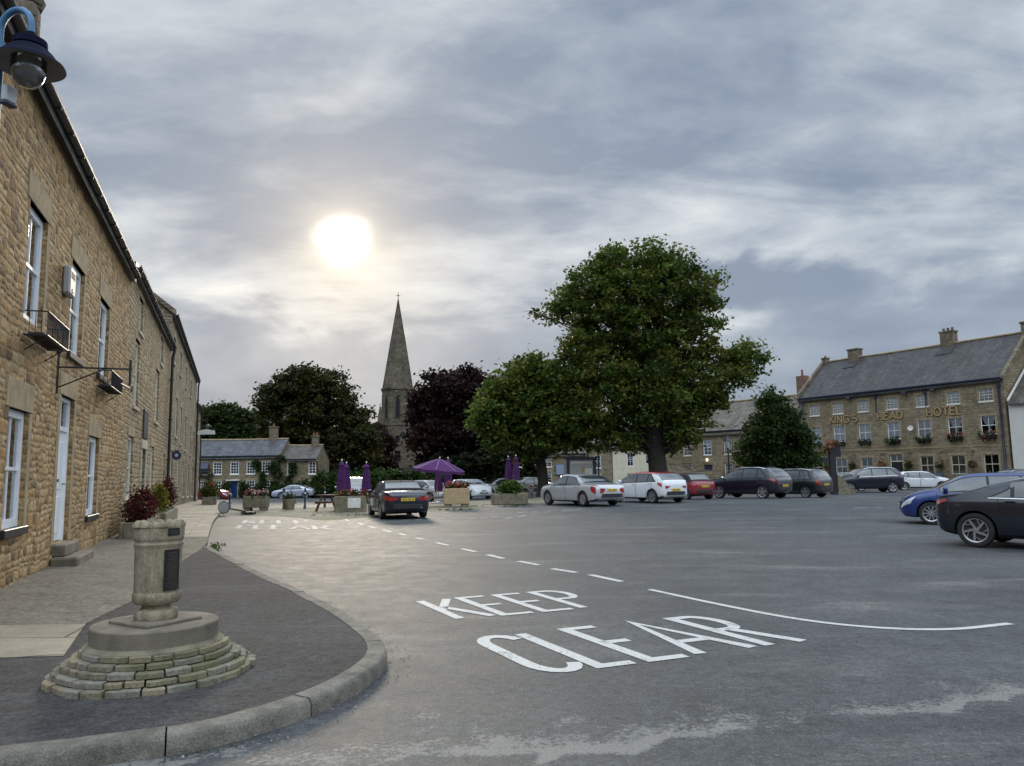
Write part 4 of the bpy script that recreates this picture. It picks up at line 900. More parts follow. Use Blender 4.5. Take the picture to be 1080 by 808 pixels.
def sign_word(word, x0, x1, z, h, label):
    t = thing('hotel_lettering', label, 'sign lettering', hloc(x0, 0, z), HRZ, 'gold lettering across the hotel front')
    tot = sum(GL[c][1] for c in word); gap = .16; sc_ = (x1-x0)/(tot+gap*(len(word)-1)); x = 0
    for ch in word:
        mb = MB(); st0 = MB()
        for st in GL[ch][0]: stroke(st0, [(x+px*sc_, py*h) for px, py in st], .125, lambda a, b: 0)
        for f in st0.f:
            q = [st0.v[i] for i in f]; mb.prism([(p[0], p[1]) for p in q], -.09, -.03, 1)
        lt = mb.build('letter', M['gold'], t); st1 = MB(); bk = MB()
        for st in GL[ch][0]: stroke(st1, [(x+px*sc_, py*h) for px, py in st], .23, lambda a, b: 0)
        for f in st1.f: bk.prism([(st1.v[i][0], st1.v[i][1]) for i in f], -.029, -.012, 1)
        bk.build('shadow_backing', M['wood'], lt); x += (GL[ch][1]+gap)*sc_  # wider dark copy behind each letter, put in as outline and shadow
sign_word("KING'S", 3.6, 6.55, 6.2, .68, "gold KING'S lettering high on the hotel front"); sign_word('HEAD', 8.67, 11.1, 6.21, .66, 'gold HEAD lettering in the middle of the hotel front'); sign_word('HOTEL', 13.33, 16.3, 6.22, .69, 'gold HOTEL lettering high on the hotel front')
GRN = np.array([(.035,.07,.018), (.05,.085,.02), (.028,.05,.016)])
def flowers(parent, blobs, n, size, pal, share=.5, name='flowers', gp=GRN):
    P, c = cloud(blobs, int(n*(1-share)), 6, .06, gp, 1., .3); leaves('leaves', P, size*1.1, c, parent)
    P, c = cloud(blobs, int(n*share), 4, .045, pal, 1., .85); P[:, 2] += size*.4; leaves(name, P, size*.8, c, parent, M['petal'], .6, .2, 1.1)
REDS = [(.42,.03,.025), (.5,.07,.03), (.45,.12,.08)]; PINK = [(.5,.16,.18), (.55,.3,.3), (.42,.08,.12)]; MIXF = [(.5,.06,.04), (.5,.38,.35), (.45,.2,.08), (.4,.1,.25)]; WHT = [(.5,.48,.42), (.45,.2,.25), (.5,.45,.3)]
wl = ('first window from the bluegrey downpipe', 'second window, under the letter K', 'third window, right of the KING\'S lettering', 'window over the hotel door', 'window left of the HOTEL lettering', 'window under the HOTEL lettering', 'last window by the dark corner downpipe')
for i, x in enumerate(hx):
    t = thing('window_box', 'hotel window box of '+('dark leaves' if i < 3 else ('trailing greenery' if i in (3, 4) else 'mixed bright flowers'))+', '+wl[i], 'window box', hloc(x, .14, 4.08), HRZ, 'window boxes on the hotel')
    mb = MB(); mb.bbox(-.62, -.13, 0, .62, .13, .22, .015)
    for q in (-.45, .45): mb.prism([(.13, 0), (-.1, 0), (.13, -.28)], q-.02, q+.02, 0)
    mb.build('trough', M['black'], t)
    if i < 3: flowers(t, [(q, -.02, .22, .17) for q in (-.5, -.25, 0, .25, .5)], 260, .09, WHT, .06)
    elif i in (3, 4): flowers(t, [(q, -.06, .2+.12*math.sin(q*5), .27) for q in (-.5, -.2, .1, .4)]+[(0, -.1, -.1, .25)], 420, .1, WHT, .15)
    else: flowers(t, [(q, -.08, .28, .25) for q in (-.55, -.25, .05, .3, .55)]+[(-.1, -.12, -.12, .22)], 480, .1, MIXF, .5)
bl = ('by the window behind the pub sign post', 'right of the second ground window', 'left of the hotel door', 'right of the hotel door', 'left of the window under the HOTEL lettering', 'right of the window under the HOTEL lettering')
for i, x in enumerate((3.2, 5.95, 8.9, 11.5, 14.3, 17.0)):
    t = thing('hanging_basket', 'hotel hanging basket of '+('small red flowers' if i in (0, 2) else 'pink and white flowers' if i > 3 else 'green foliage')+', '+bl[i], 'hanging basket', hloc(x, .38, 1.95), HRZ, 'hanging baskets along the hotel')
    mb = MB(); mb.tube([(0, .38, .9), (0, .38, 1.2)], .02, 5); mb.tube([(0, .38, 1.1), (0, -.05, 1.1), (0, 0, .95)], .015, 5); mb.tube([(-.16, .38, 1.1), (.16, .38, 1.1)], .015, 5)
    for a in (0, 2.1, 4.2): mb.tube([(0, 0, .95), (.2*math.cos(a), .2*math.sin(a), .02)], .006, 4)
    mb.build('bracket', M['black'], t); MB().lathe([(.04, -.2), (.16, -.14), (.22, 0)], (0, 0, 0), 12).build('bowl', M['trough'], t, 50)
    flowers(t, [(0, 0, .1, .3), (.12, -.1, -.05, .22), (-.12, -.08, -.08, .22)], 420, .09, MIXF if i > 3 else REDS, .42 if i in (0, 2, 4, 5) else .1)
for i, x in enumerate((6.0, 11.6, 14.2)):
    t = thing('floodlight', ('small black floodlight under the eaves after the second hotel window', 'small black floodlight under the eaves over the hotel door side', 'small black floodlight under the eaves near the HOTEL lettering')[i], 'floodlight', hloc(x, .03, 8.35), HRZ, 'floodlights under the hotel eaves')
    mb = MB(); mb.tube([(0, .02, .1), (0, -.3, .12)], .03, 6); mb.build('arm', M['black'], t); MB().prism([(-.55, .0), (-.3, -.05), (-.28, .2), (-.5, .24)], -.22, .22, 0).build('lamp_housing', M['black'], t)
t = thing('satellite_dish', 'white satellite dish on the hotel front between the upper windows', 'satellite dish', hloc(11.9, .05, 5.25), HRZ); MB().lathe([(.02, 0), (.14, .02), (.24, .08), (.25, .09), (.14, .035)], (0, 0, 0), 18).build('dish', M['offwhite'], t, 60)
t.children[0].rotation_euler = (R(75), 0, R(12)); t.children[0].location = (0, -.25, 0); MB().tube([(0, 0, -.1), (0, -.22, -.02)], .02, 6).build('bracket', M['grey_metal'], t)
t = thing('menu_board', 'blue chalk board standing by the hotel wall right of the door', 'board', hloc(14.0, .5, 0), HRZ); MB().prism([(0, 0), (.06, 0), (.22, 1.25), (.16, 1.25)], -.4, .4, 0).build('panel', M['bluegrey'], t); MB().prism([(.3, 0), (.34, 0), (.2, 1.2), (.16, 1.2)], -.36, .36, 0).build('stay', M['wood'], t)
for i, (x, dz_) in enumerate(((11.35, 0), (8.3, 0), (15.9, 0))):
    t = thing('shrub_tub', ('conical shrub in a dark tub right of the hotel door', 'rounded shrub in a dark tub left of the hotel door', 'low flowering shrub in a tub under the hotel window')[i], 'potted shrub', hloc(x, .55, 0), HRZ, 'shrubs in tubs before the hotel')
    MB().lathe([(.22, 0), (.3, .5), (.33, .52), (.3, .5)], (0, 0, 0), 14).build('tub', M['slate_slab'], t, 50)
    flowers(t, [(0, 0, .8, .35), (0, 0, 1.15, .3), (0, 0, 1.5, .2)] if i == 0 else [(0, 0, .8, .4), (.2, 0, .75, .3), (-.2, 0, .75, .3)], 500, .09, WHT, .05 if i < 2 else .35)
t = thing('barrel_planter', 'terracotta planter with orange flowers left of the hotel door', 'planter', hloc(8.85, .35, 1.75), HRZ); MB().lathe([(.2, 0), (.3, .15), (.32, .4), (.3, .4)], (0, 0, 0), 14).build('pot', M['terracotta'], t, 50); flowers(t, [(0, 0, .45, .25)], 160, .09, [(.5,.16,.03)], .5)
MB().prism([(-.25, 0), (.34, 0), (.34, -.35)], -.03, .03, 0).build('bracket', M['black'], t)

# --- white house right of the hotel
wh, WW = facing('white_house', 'white painted house with a dark stone slate roof right of the hotel', (40.0, 61.8), (47.0, 50.6), 'house')
mb = MB(); o1 = [(4., 1., 5.1, 2.5), (4., 4., 5.1, 5.4)]; wall(mb, WW, 6.9, o1); shell(mb, WW, 8., 6.9, 10.2); mb.build('wall', M['offwhite'], wh); roof(wh, WW, 8., 6.95, 10.25, M['slate_mossy'], .25, -.05, .12)
for o in o1: sash(wh, o, .06, 2, 4, 'white', .03, .07, sill='sandstone_pale')
mb = MB(); mb.prism([(-.1, 6.95), (4., 10.35), (4., 10.5), (-.1, 7.1)], -.02, .12, 0); mb.build('verge', M['offwhite'], wh)

# --- stone cottage left of the hotel
GA, GB = (18.079, 93.8), (29.30, 80.55)
ct, CW = facing('stone_cottage', 'two storey stone cottage with tall windows left of the hotel', GA, GB, 'house')
o1 = [(3.25, 3.56, 4.4, 5.26), (6.1, 3.56, 7.2, 5.26), (8.88, 3.56, 9.95, 5.26), (12.2, 3.56, 13.3, 5.26), (15., 3.56, 16.1, 5.26), (3.25, .9, 4.4, 2.6), (8.88, .9, 9.95, 2.55), (12.2, .9, 13.3, 2.55), (6.15, .05, 7.22, 2.45)]
mb = MB(); wall(mb, CW, 6.15, o1); shell(mb, CW, 9., 6.15, 9.9); mb.build('wall', M['stone_hotel'], ct); rf = roof(ct, CW, 9., 6.2, 9.95, M['stoneslate'], .3, .05, .14)
mb = MB()
for i, o in enumerate(o1):
    lintel(mb, o, .22, .15); jambs(mb, o, .15)
    if i < 8: sash(ct, o, .06, 2, 4, 'white' if i == 1 else 'cream', .03, .08, curtain='half' if i == 1 else 'full', sill='sandstone_pale')
mb.build_each('stone_dressing', M['chimney'], ct); door(ct, o1[8], .12, 'navy', True, None, 'navy'); gutter(ct, 0, CW, 6.2, 'black', -.28, .07); chimney(rf, CW-1.0, 4.5, 9.2, 12.0, 1.1, .8, 'brick', 1, 'terracotta', False, .7); chimney(rf, .8, 4.5, 9.2, 11.2, 1.1, .8, 'chimney', 2)
t = thing('wall_lantern', 'small lit lantern over the cottage door', 'lamp', (*(np.array(GA)+np.array([math.cos(ct.rotation_euler.z), math.sin(ct.rotation_euler.z)])*6.7)[:2], 2.85), ct.rotation_euler.z)
s = NT('lit_lantern'); em = s.n('Emission', {'Color': (1, .82, .55, 1), 'Strength': 1.6}); s.t.links.new(em.outputs[0], s.out.inputs[0]); M['lit'] = s.m
MB().lathe([(.05, 0), (.13, .06), (.13, .26), (.04, .36)], (0, -.22, 0), 10).build('globe', M['lit'], t, 60); MB().tube([(0, 0, .36), (0, -.22, .4), (0, -.22, .34)], .02, 6).build('bracket', M['black'], t)

# --- cream house, its stone neighbour, the darker stone range
def plain(name, label, A, B, D, ez, rz, m, rm, ops, fm='white', ch=(), cat='house', z=0., cur='half', rows=4, lm='sandstone'):
    t, W_ = facing(name, label, A, B, cat, z); mb = MB(); wall(mb, W_, ez, ops, .12); shell(mb, W_, D, ez, rz); mb.build('wall', M[m], t)
    rf = roof(t, W_, D, ez+.05, rz+.05, M[rm], .25, .06, .12); mb = MB()
    for o in ops:
        if lm: lintel(mb, o, .2, .12)
        sash(t, o, .05, 2, rows, fm, .035, .08, curtain=cur, sill=lm and 'offwhite')
    if lm: mb.build_each('lintel', M[lm], t)
    gutter(t, 0, W_, ez-.02, 'black', -.22, .06)
    for c in ch: chimney(rf, *c)
    return t, rf
cr, _ = plain('cream_house', 'cream rendered cottage behind the big tree trunk', (12.25, 95.), (18.0, 94.6), 7., 4.75, 7.6, 'render', 'stoneslate', [(1.75, 2.45, 2.55, 4.15), (4.0, 2.7, 4.9, 4.35), (1.7, .3, 2.6, 1.6)], 'white', lm=None, cur=None, rows=3)
pl_, _ = plain('stone_cottage', 'narrow brown stone cottage left of the cream house', (8.9, 95.3), (12.2, 95.05), 7., 4.9, 7.4, 'stone_grey', 'stoneslate', [(1.1, 2.3, 1.95, 3.85), (1.1, .4, 1.95, 1.6)], 'white', cur=None, rows=5)
dk, _ = plain('stone_cottage', 'low dark stone cottage behind the smaller tree', (-1.5, 92.), (8.8, 93.2), 7., 4.0, 6.6, 'stone_far', 'slate_mossy', [(2.2, .6, 3.2, 2.0), (5.2, .6, 6.2, 2.0), (2.2, 2.5, 3.2, 3.6), (5.2, 2.5, 6.2, 3.6)], 'cream', ((1., 3.5, 6.2, 7.6, .9, .7), ))
t = thing('blue_sign', 'pale blue sign panel on the low dark stone cottage', 'sign', (5.62, 92.75, 1.35), R(6.6)); MB().bbox(-.5, -.12, .2, .5, -.03, 1.4, .02).build('panel', M['pale_blue'], t); MB().box(-.56, -.03, .14, .56, -.01, 1.46).build('board_edge', M['bluegrey'], t)
# low garden wall with an arch in it
t = thing('garden_wall', 'low stone garden wall with a curved top beside the cream house', 'wall', (14.6, 88., 0), R(-6))
pts = [(0, 0), (9, 0), (9, 1.75), (6.6, 1.75)]+[(3.3+2.4*math.cos(R(a)), 1.55+1.0*math.sin(R(a))) for a in range(10, 171, 16)]+[(0, 1.0)]
MB().prism(pts, 0, .4, 1).build('stonework', M['stone_grey'], t); mb = MB()
up_ = pts[2:]
for a, b in zip(up_[:-1], up_[1:]): mb.add([(a[0], -.05, a[1]+.003), (b[0], -.05, b[1]+.003), (b[0], .45, b[1]+.003), (a[0], .45, a[1]+.003), (a[0], -.05, a[1]+.13), (b[0], -.05, b[1]+.13), (b[0], .45, b[1]+.13), (a[0], .45, a[1]+.13)], [(3,2,1,0),(4,5,6,7),(0,1,5,4),(1,2,6,5),(2,3,7,6),(3,0,4,7)])
mb.build('coping', M['chimney'], t)

# --- the long cottage across the road on the far left
fz0 = g(-30, 92)+.02
fo = []
for x in (1.0, 4.55, 8.0, 11.4, 14.6): fo += [(x-.55, 2.75, x+.55, 4.25), (x-.55, .7, x+.55, 2.0)] if abs(x-8.0) > .5 else [(x-.55, 2.75, x+.55, 4.25)]
fh, FW = facing('long_cottage', 'long two storey stone cottage with a blue door and a slate roof', (-39.0, 92.), (-21.9-.0, 92.), 'house', fz0)
E2 = 4.95; W1 = 11.1
fo = [(x-.5, 2.85, x+.5, 4.4) for x in (1.75, 4.0, 6.1, 8.1, 9.7)]
fo = []
for px in (215, 230.5, 248.5, 265.5, 281.5):
    x = (px-540)/F*92+39.0-.08; fo.append((x-.52, 2.85, x+.52, 4.3))
    if abs(px-248.5) > 1: fo.append((x-.52, .62, x+.52, 2.1))
xd = (248-540)/F*92+39.-.08; dd = (xd-.52, .1, xd+.52, 2.05)
mb = MB(); wall(mb, W1, E2, fo+[dd]); shell(mb, W1, 7., E2, 7.1); mb.build('wall', M['stone_far'], fh); rf = roof(fh, W1, 7., E2+.03, 7.13, M['slate_far'], .25, .05, .12)
mb = MB()
for o in fo: lintel(mb, o, .2, .12); sash(fh, o, .04, 3, 4, 'white', .035, .08, sill='offwhite')
mb.build_each('lintel', M['sandstone'], fh); door(fh, dd, .1, 'door_blue', True); gutter(fh, 0, W1, E2, 'black', -.22, .06); chimney(rf, 9.3, 3.5, 6.6, 8.7, .95, .7, 'chimney', 1)
mb = MB(); mb.bbox(dd[0]-.25, -.5, 2.1, dd[2]+.25, -.003, 2.2, .02); mb.build('door_hood', M['white'], fh)
fo = [(x-.45, 2.75, x+.45, 4.2) for x in (1.35, 3.9)]+[(3.5, .6, 4.4, 1.9)]
lc, _ = plain('long_cottage', 'lower stone cottage with ivy, right of the blue door', (-27.85, 92.05), (-21.9-1.6, 92.05), 6.5, 4.5, 6.25, 'stone_far', 'slate_mossy', fo, 'white', ((3.4, 3.25, 6.0, 7.5, .8, .6, 'chimney', 2), ), z=fz0, cur=None)
t = thing('dark_awning', 'dark blue awning over the window at the left end of the long cottage', 'awning', (-37.2, 91.9, fz0+3.35), 0); MB().prism([(0, .95), (-.55, .2), (-.5, .0), (0, .7)], -.95, 1.0, 0).build('canopy', M['navy'], t); MB().tube([(-.9, -.02, .1), (-.9, -.5, .1), (.95, -.5, .1), (.95, -.02, .1)], .02, 5).build('frame', M['navy'], t)
def ivy(x, z0, z1, w, label, pal=GRN, n=1500, Y=91.8):
    t = thing('ivy', label, 'climbing plant', (x, Y, fz0), 0); bl = [(RNG.uniform(-w, w)*.5, 0, z0+(z1-z0)*i/7+RNG.uniform(-.2, .2), w*RNG.uniform(.3, .55)) for i in range(8)]
    P, c = cloud(bl, n, 10, .14, pal); P[:, 1] = -np.abs(P[:, 1])*.5; leaves('foliage', P, .17, c, t)
    MB().tube([(0, -.03, -.05), (.1, -.05, z1*.4), (-.05, -.05, z1*.85)], [.05, .04, .015], 5).build('stem', M['bark'], t)
ivy(-33.4-3.0, .3, 3.0, 1.2, 'thin climber between the left windows of the long cottage', [(.07,.075,.03), (.09,.085,.04)], 500)
ivy((274-540)/F*92, .2, 4.0, 1.0, 'climbing plant between two right windows of the long cottage'); ivy((291-540)/F*92, .1, 4.4, 1.3, 'broad dark ivy covering the joint of the two cottages', n=2000); ivy((307-540)/F*92, .2, 3.6, .9, 'narrow ivy between the windows of the lower cottage')
def bush(name, label, loc, blobs, n, leaf, pal, group=None, cat='shrub', per=14, sig=.12):
    t = thing(name, label, cat, loc, 0, group); P, c = cloud(blobs, n, per, sig, pal, .9, .5); P[:, 2] = np.maximum(P[:, 2], .02); leaves('foliage', P, leaf, c, t)
    b = np.array(blobs); MB().tube([(0, 0, -.05), (0, 0, b[:, 2].max())], [.06, .02], 5).build('stem', M['bark'], t); return t
bush('round_bush', 'clipped dark bush left of the blue door', ((240-540)/F*91.4, 91.2, fz0), [(0, 0, .75, .65), (0, 0, 1.35, .6)], 1200, .14, GRN*.7); bush('round_bush', 'clipped dark bush right of the blue door', ((259-540)/F*91.4, 91.2, fz0), [(0, 0, .75, .6), (0, 0, 1.4, .6)], 1200, .14, GRN*.7)
bush('garden_shrub', 'spreading dark shrub under the joint of the two cottages', ((295-540)/F*91, 90.8, fz0), [(0, 0, .7, .9), (1., 0, .8, .8), (-.9, 0, .6, .7)], 1800, .16, GRN*.8)
bush('garden_shrub', 'tall dark shrub at the right end of the lower cottage', ((325-540)/F*90, 90.5, fz0), [(0, 0, 1., 1.2), (1.2, .2, 1.3, 1.2), (-1., 0, .9, 1.)], 2600, .17, GRN*.75)
bush('garden_shrub', 'yellow green shrub by the road beyond the lower cottage', ((336.5-540)/F*88, 88, fz0), [(0, 0, .8, .75), (.5, 0, .6, .6)], 1300, .15, [(.13,.13,.02), (.16,.15,.03)])
t = thing('garden_bench', 'white painted bench between the blue door and the ivy', 'bench', ((276-540)/F*91.3, 91.3, fz0), 0); MB().box(-.9, -.25, .4, .9, .2, .45).build('seat', M['offwhite'], t); MB().box(-.9, .2, .5, .9, .24, .9).build('backrest', M['offwhite'], t)
for x in (-.8, .8): MB().box(x-.04, -.2, 0, x+.04, .2, .399).build('leg', M['offwhite'], t)

# --- church
CHx, CHy = -20.2, 135.; gz = g(CHx, CHy)
ch = thing('church', 'stone church tower with a tall octagonal spire and a cross', 'church', (CHx, CHy, gz), R(8))
mb = MB(); hw = 3.35; z1 = 10.4-gz
ops = [(hw-.5, 5.2, hw+.5, 7.0), (hw-.4, 8.4, hw+.4, 9.6)]
fr = MB(); wall(fr, 2*hw, z1, ops, .3)
mb.add([(x-hw, y-hw, z) for x, y, z in fr.v], fr.f); mb.quad((-hw, -hw, -1), (-hw, hw, -1), (-hw, hw, z1), (-hw, -hw, z1)); mb.quad((hw, -hw, -1), (hw, hw, -1), (hw, hw, z1), (hw, -hw, z1)); mb.quad((-hw, hw, -1), (hw, hw, -1), (hw, hw, z1), (-hw, hw, z1)); mb.quad((-hw, -hw, z1-.01), (hw, -hw, z1-.01), (hw, hw, z1-.01), (-hw, hw, z1-.01)); mb.build('tower', M['stone_church'], ch)
mb = MB()
for o in ops:
    mb.box(o[0]-hw-.02, -hw+.33, o[1]-.05, o[2]-hw+.02, -hw+.4, o[3]+.05)
mb.build_each('tower_window', M['dark'], ch)
mb = MB(); mb.box(-hw-.15, -hw-.15, z1-.02, hw+.15, hw+.15, z1+.25); mb.box(-hw-.12, -hw-.12, 4.0, hw+.12, -hw-.001, 4.2)
for x in (-1, 1): mb.box(x*(hw-.25)-.3, -hw-.28, -1, x*(hw-.25)+.3, -hw+.005, z1-1.2)
mb.build_each('string_course', M['stone_church'], ch)
oct_r = 2.95; zb = z1+.25; zt = 16.95-gz; ztip = 32.9-gz
mb = MB(); mb.lathe([(oct_r, zb), (oct_r, zt-.35), (oct_r+.2, zt-.3), (oct_r+.2, zt), (oct_r-.1, zt+.01)], (0, 0, 0), 8, PI/8); lan = mb.build('belfry', M['stone_church'], ch)
mb = MB(); mf = MB()
for k in range(8):
    a = PI/4*k; c_, s_ = math.cos(a), math.sin(a); ap = oct_r*math.cos(PI/8); hh = zt-zb
    def Q(u, z, r_): return ((ap+r_)*c_-u*s_, (ap+r_)*s_+u*c_, z)
    pts = [(-.4, zb+.15*hh), (.4, zb+.15*hh), (.4, zb+.62*hh), (.22, zb+.76*hh), (0, zb+.82*hh), (-.22, zb+.76*hh), (-.4, zb+.62*hh)]
    mb.quad(*[Q(u, z, .02) for u, z in pts])
    for i in range(len(pts)):
        u0, z0 = pts[i]; u1, zz = pts[(i+1) % len(pts)]; mf.tube([Q(u0, z0, .03), Q(u1, zz, .03)], .07, 4)
mb.build_each('louvre_opening', M['dark'], lan, fix=False); mf.build_each('louvre_frame', M['stone_church'], lan)
mb = MB(); mb.lathe([(oct_r-.15, zt), (1.52, zt+(ztip-zt)*.48), (.09, ztip)], (0, 0, 0), 8, PI/8); sp = mb.build('spire', M['stone_church'], ch)
mb = MB()
for k in range(8): a = PI/8+PI/4*k; mb.tube([((oct_r-.13)*math.cos(a), (oct_r-.13)*math.sin(a), zt), (1.54*math.cos(a), 1.54*math.sin(a), zt+(ztip-zt)*.48), (.1*math.cos(a), .1*math.sin(a), ztip)], [.09, .07, .04], 5)
mb.build_each('spire_rib', M['stone_church'], sp)
mb = MB(); mb.tube([(0, 0, ztip-.2), (0, 0, ztip+1.5)], .06, 6); mb.tube([(-.4, 0, ztip+.95), (.4, 0, ztip+.95)], .05, 6); mb.lathe([(.05, 0), (.17, .12), (.05, .25)], (0, 0, ztip), 8); mb.build('cross', M['black'], ch)
for x, y in ((-1, -1), (1, -1), (-1, 1), (1, 1)):
    mb = MB(); q = hw-.35; mb.box(x*q-.4, y*q-.4, z1+.2, x*q+.4, y*q+.4, z1+1.5); mb.lathe([(.5, z1+1.5), (.06, z1+3.4), (.12, z1+3.5), (.02, z1+3.8)], (x*q, y*q, 0), 4, PI/4); mb.build('pinnacle', M['stone_church'], ch)
mb = MB(); mb.box(hw+.002, -2.8, -1, 26, 5, 6.2); mb.prism([(-3.1, 6.2), (1.1, 8.6), (5.3, 6.2)], hw+.01, 26.2, 0); mb.build('nave', M['stone_church'], ch)
for k, (x, y) in enumerate(((-1.9, -3.0), )):
    mb = MB(); mb.box(x-.25, y-.25, zt, x+.25, y+.25, zt+.9); mb.lathe([(.3, zt+.9), (.03, zt+2.3)], (x, y, 0), 4, PI/4); mb.build('corner_finial', M['stone_church'], ch)
# ------------------------------------------------------------------ trees
LIME = [(0.085,0.128,0.024), (0.067,0.107,0.022), (0.116,0.152,0.032), (0.046,0.078,0.017), (0.146,0.146,0.034)]
DARK = [(.035,.04,.013), (.05,.052,.016), (.028,.034,.011), (.075,.062,.02)]
COPPER = [(.028,.014,.016), (.038,.018,.018), (.02,.012,.014), (.045,.024,.018)]
GREEN = [(.035,.06,.018), (.045,.075,.022), (.03,.05,.015), (.06,.085,.025)]
Y = 56.; b0 = at(692, 522.5); b0 = ((692-540)/F*Y*1.003, Y, g(10, Y))
bl = px_blobs(b0, [(648, 282, 24), (680, 276, 22), (712, 280, 24), (620, 300, 24), (650, 315, 30), (690, 310, 32), (728, 305, 22), (750, 318, 14), (596, 316, 17), (610, 330, 20), (585, 330, 10), (640, 345, 30), (680, 350, 34), (720, 340, 26), (745, 345, 15), (612, 362, 20), (600, 385, 16), (640, 385, 32), (680, 392, 34), (715, 382, 26), (744, 372, 15), (766, 380, 16), (788, 372, 11), (800, 381, 9), (775, 398, 14), (748, 404, 22), (795, 398, 6), (715, 418, 28), (610, 412, 26), (590, 405, 13), (645, 425, 30), (680, 430, 28), (735, 435, 18), (755, 425, 11), (590, 440, 14), (612, 445, 18), (640, 455, 17), (665, 462, 15), (715, 452, 19), (730, 460, 12), (630, 470, 8), (712, 470, 9), (565, 330, 5), (752, 295, 8)], Y, .8, .9)
tree('lime_tree', 'largest broad green tree, standing alone behind the white car with the red roof', b0, bl, 76000, .215, LIME, .8, per=42, sig=.36, fork=3.4)
Y = 58.; b1 = ((572-540)/F*Y, Y, g(2.3, Y))
bl = px_blobs(b1, [(560, 392, 16), (545, 405, 20), (575, 405, 22), (525, 425, 22), (555, 430, 28), (590, 430, 26), (515, 445, 15), (540, 455, 22), (575, 455, 24), (600, 462, 16), (525, 465, 10), (602, 412, 14), (555, 475, 10)], Y, .9)
tree('lime_tree', 'smaller green tree beside the big tree, behind the purple umbrellas', b1, bl, 34000, .26, LIME, .5, per=50, sig=.45, fork=2.6)
Y = 92.; b2 = ((478-540)/F*Y, Y, g(-7, Y))
bl = px_blobs(b2, [(490, 402, 16), (465, 408, 18), (512, 408, 14), (450, 422, 16), (480, 425, 24), (508, 432, 20), (442, 440, 12), (462, 448, 22), (495, 455, 26), (448, 462, 16), (472, 475, 22), (510, 470, 18), (440, 468, 8), (520, 490, 14), (490, 490, 16), (530, 412, 8), (525, 450, 14), (455, 488, 12)], Y, .9)
tree('copper_beech', 'dark purple copper beech right of the church spire', b2, bl, 42000, .36, COPPER, .7, per=55, sig=.55, fork=1.8)
Y = 108.; b3 = ((335-540)/F*Y, Y, g(-27, Y))
bl = px_blobs(b3, [(330, 398, 16), (312, 402, 14), (350, 404, 15), (295, 412, 16), (325, 418, 22), (360, 420, 16), (285, 430, 12), (305, 440, 26), (345, 445, 28), (375, 440, 14), (385, 458, 14), (290, 455, 14), (320, 470, 26), (355, 475, 24), (380, 480, 16), (300, 480, 16), (395, 472, 10), (280, 412, 6), (340, 500, 18), (370, 500, 16)], Y, .9)
tree('chestnut_tree', 'tall dark green tree left of the church behind the long cottage', b3, bl, 46000, .4, DARK, .8, per=55, sig=.6, fork=2.5)
Y = 116.; b4 = ((402-540)/F*Y, Y, g(-19, Y))
bl = px_blobs(b4, [(398, 455, 9), (405, 468, 11), (398, 482, 12), (410, 490, 10), (390, 470, 8)], Y, .9)
tree('copper_beech', 'small dark purple tree in front of the church tower', b4, bl, 9000, .36, COPPER, .3, per=40, sig=.4, fork=1.2)
Y = 128.
for i, (circ, lab) in enumerate((([(225, 440, 13), (238, 435, 10), (215, 450, 12), (235, 455, 14), (228, 470, 14)], 'feathery tree behind the left end of the long cottage roof'), ([(255, 442, 11), (266, 446, 11), (250, 456, 12), (264, 460, 13), (258, 474, 13)], 'round tree above the middle of the long cottage roof'))):
    b5 = ((circ[0][0]-540)/F*Y, Y, g(-45, Y)); tree('ash_tree', lab, b5, px_blobs(b5, circ, Y, .9), 11000, .42, [(.04,.06,.02), (.055,.075,.028), (.03,.05,.016)], .4, 'trees behind the long cottage', per=40, sig=.5, fork=2.)
Y = 60.; b6 = ((819-540)/F*Y, Y, g(20, Y))
bl = px_blobs(b6, [(812, 414, 5), (806, 424, 7), (820, 428, 9), (810, 440, 13), (826, 446, 13), (800, 455, 13), (818, 460, 19), (838, 463, 14), (795, 474, 12), (815, 482, 20), (842, 480, 16), (852, 487, 9), (786, 484, 7), (832, 490, 14), (805, 492, 12)], Y, .9)
tree('cherry_tree', 'small pyramid shaped green tree before the left end of the hotel', b6, bl, 26000, .22, GREEN, .22, per=45, sig=.34, fork=1.8)
def mass(name, label, pts, h, wd, n, pal, leaf=.3, kind=None, cat='hedge'):
    t = thing(name, label, cat, (*pts[0], g(*pts[0]))); P0 = np.array(pts[0]); q = smoothpoly(pts, .8) if len(pts) > 2 else np.linspace(pts[0], pts[1], max(3, int(np.linalg.norm(np.array(pts[1])-P0)/.8)))
    bl = []
    for p in q:
        for z in np.arange(.4, h, .7): bl.append((p[0]-P0[0], p[1]-P0[1], min(z, h-.45)+RNG.uniform(-.15, .15)+g(*p)-g(*pts[0]), wd*RNG.uniform(.7, 1.05)))
    P, c = cloud(bl, n, 30, .22, pal, .8, .6); leaves('foliage', P, leaf, c, t)
    mb = MB()
    for p in q[::3]: mb.tube([(p[0]-P0[0], p[1]-P0[1], -.3+g(*p)-g(*pts[0])), (p[0]-P0[0]+.1, p[1]-P0[1], h*.8)], [.09, .03], 5)
    mb.build_each('stems', M['bark'], t); return t
mass('hedge', 'clipped green hedge in front of the church tower', [(-21, 84), (-13, 82), (-7.5, 80)], 2.5, .8, 9000, GRN*1.1, .26)
mass('hedge', 'tall dark evergreen hedge under the copper beech', [(-8, 84), (-3, 82), (2, 84)], 4.2, 1.1, 11000, [(.016,.022,.01), (.022,.028,.012)], .32)
mass('hedge', 'dark hedge along the road under the tall dark tree', [(-23, 96), (-18, 92), (-14.5, 88)], 3.0, 1.0, 8000, [(.02,.03,.012), (.03,.042,.016)], .3)
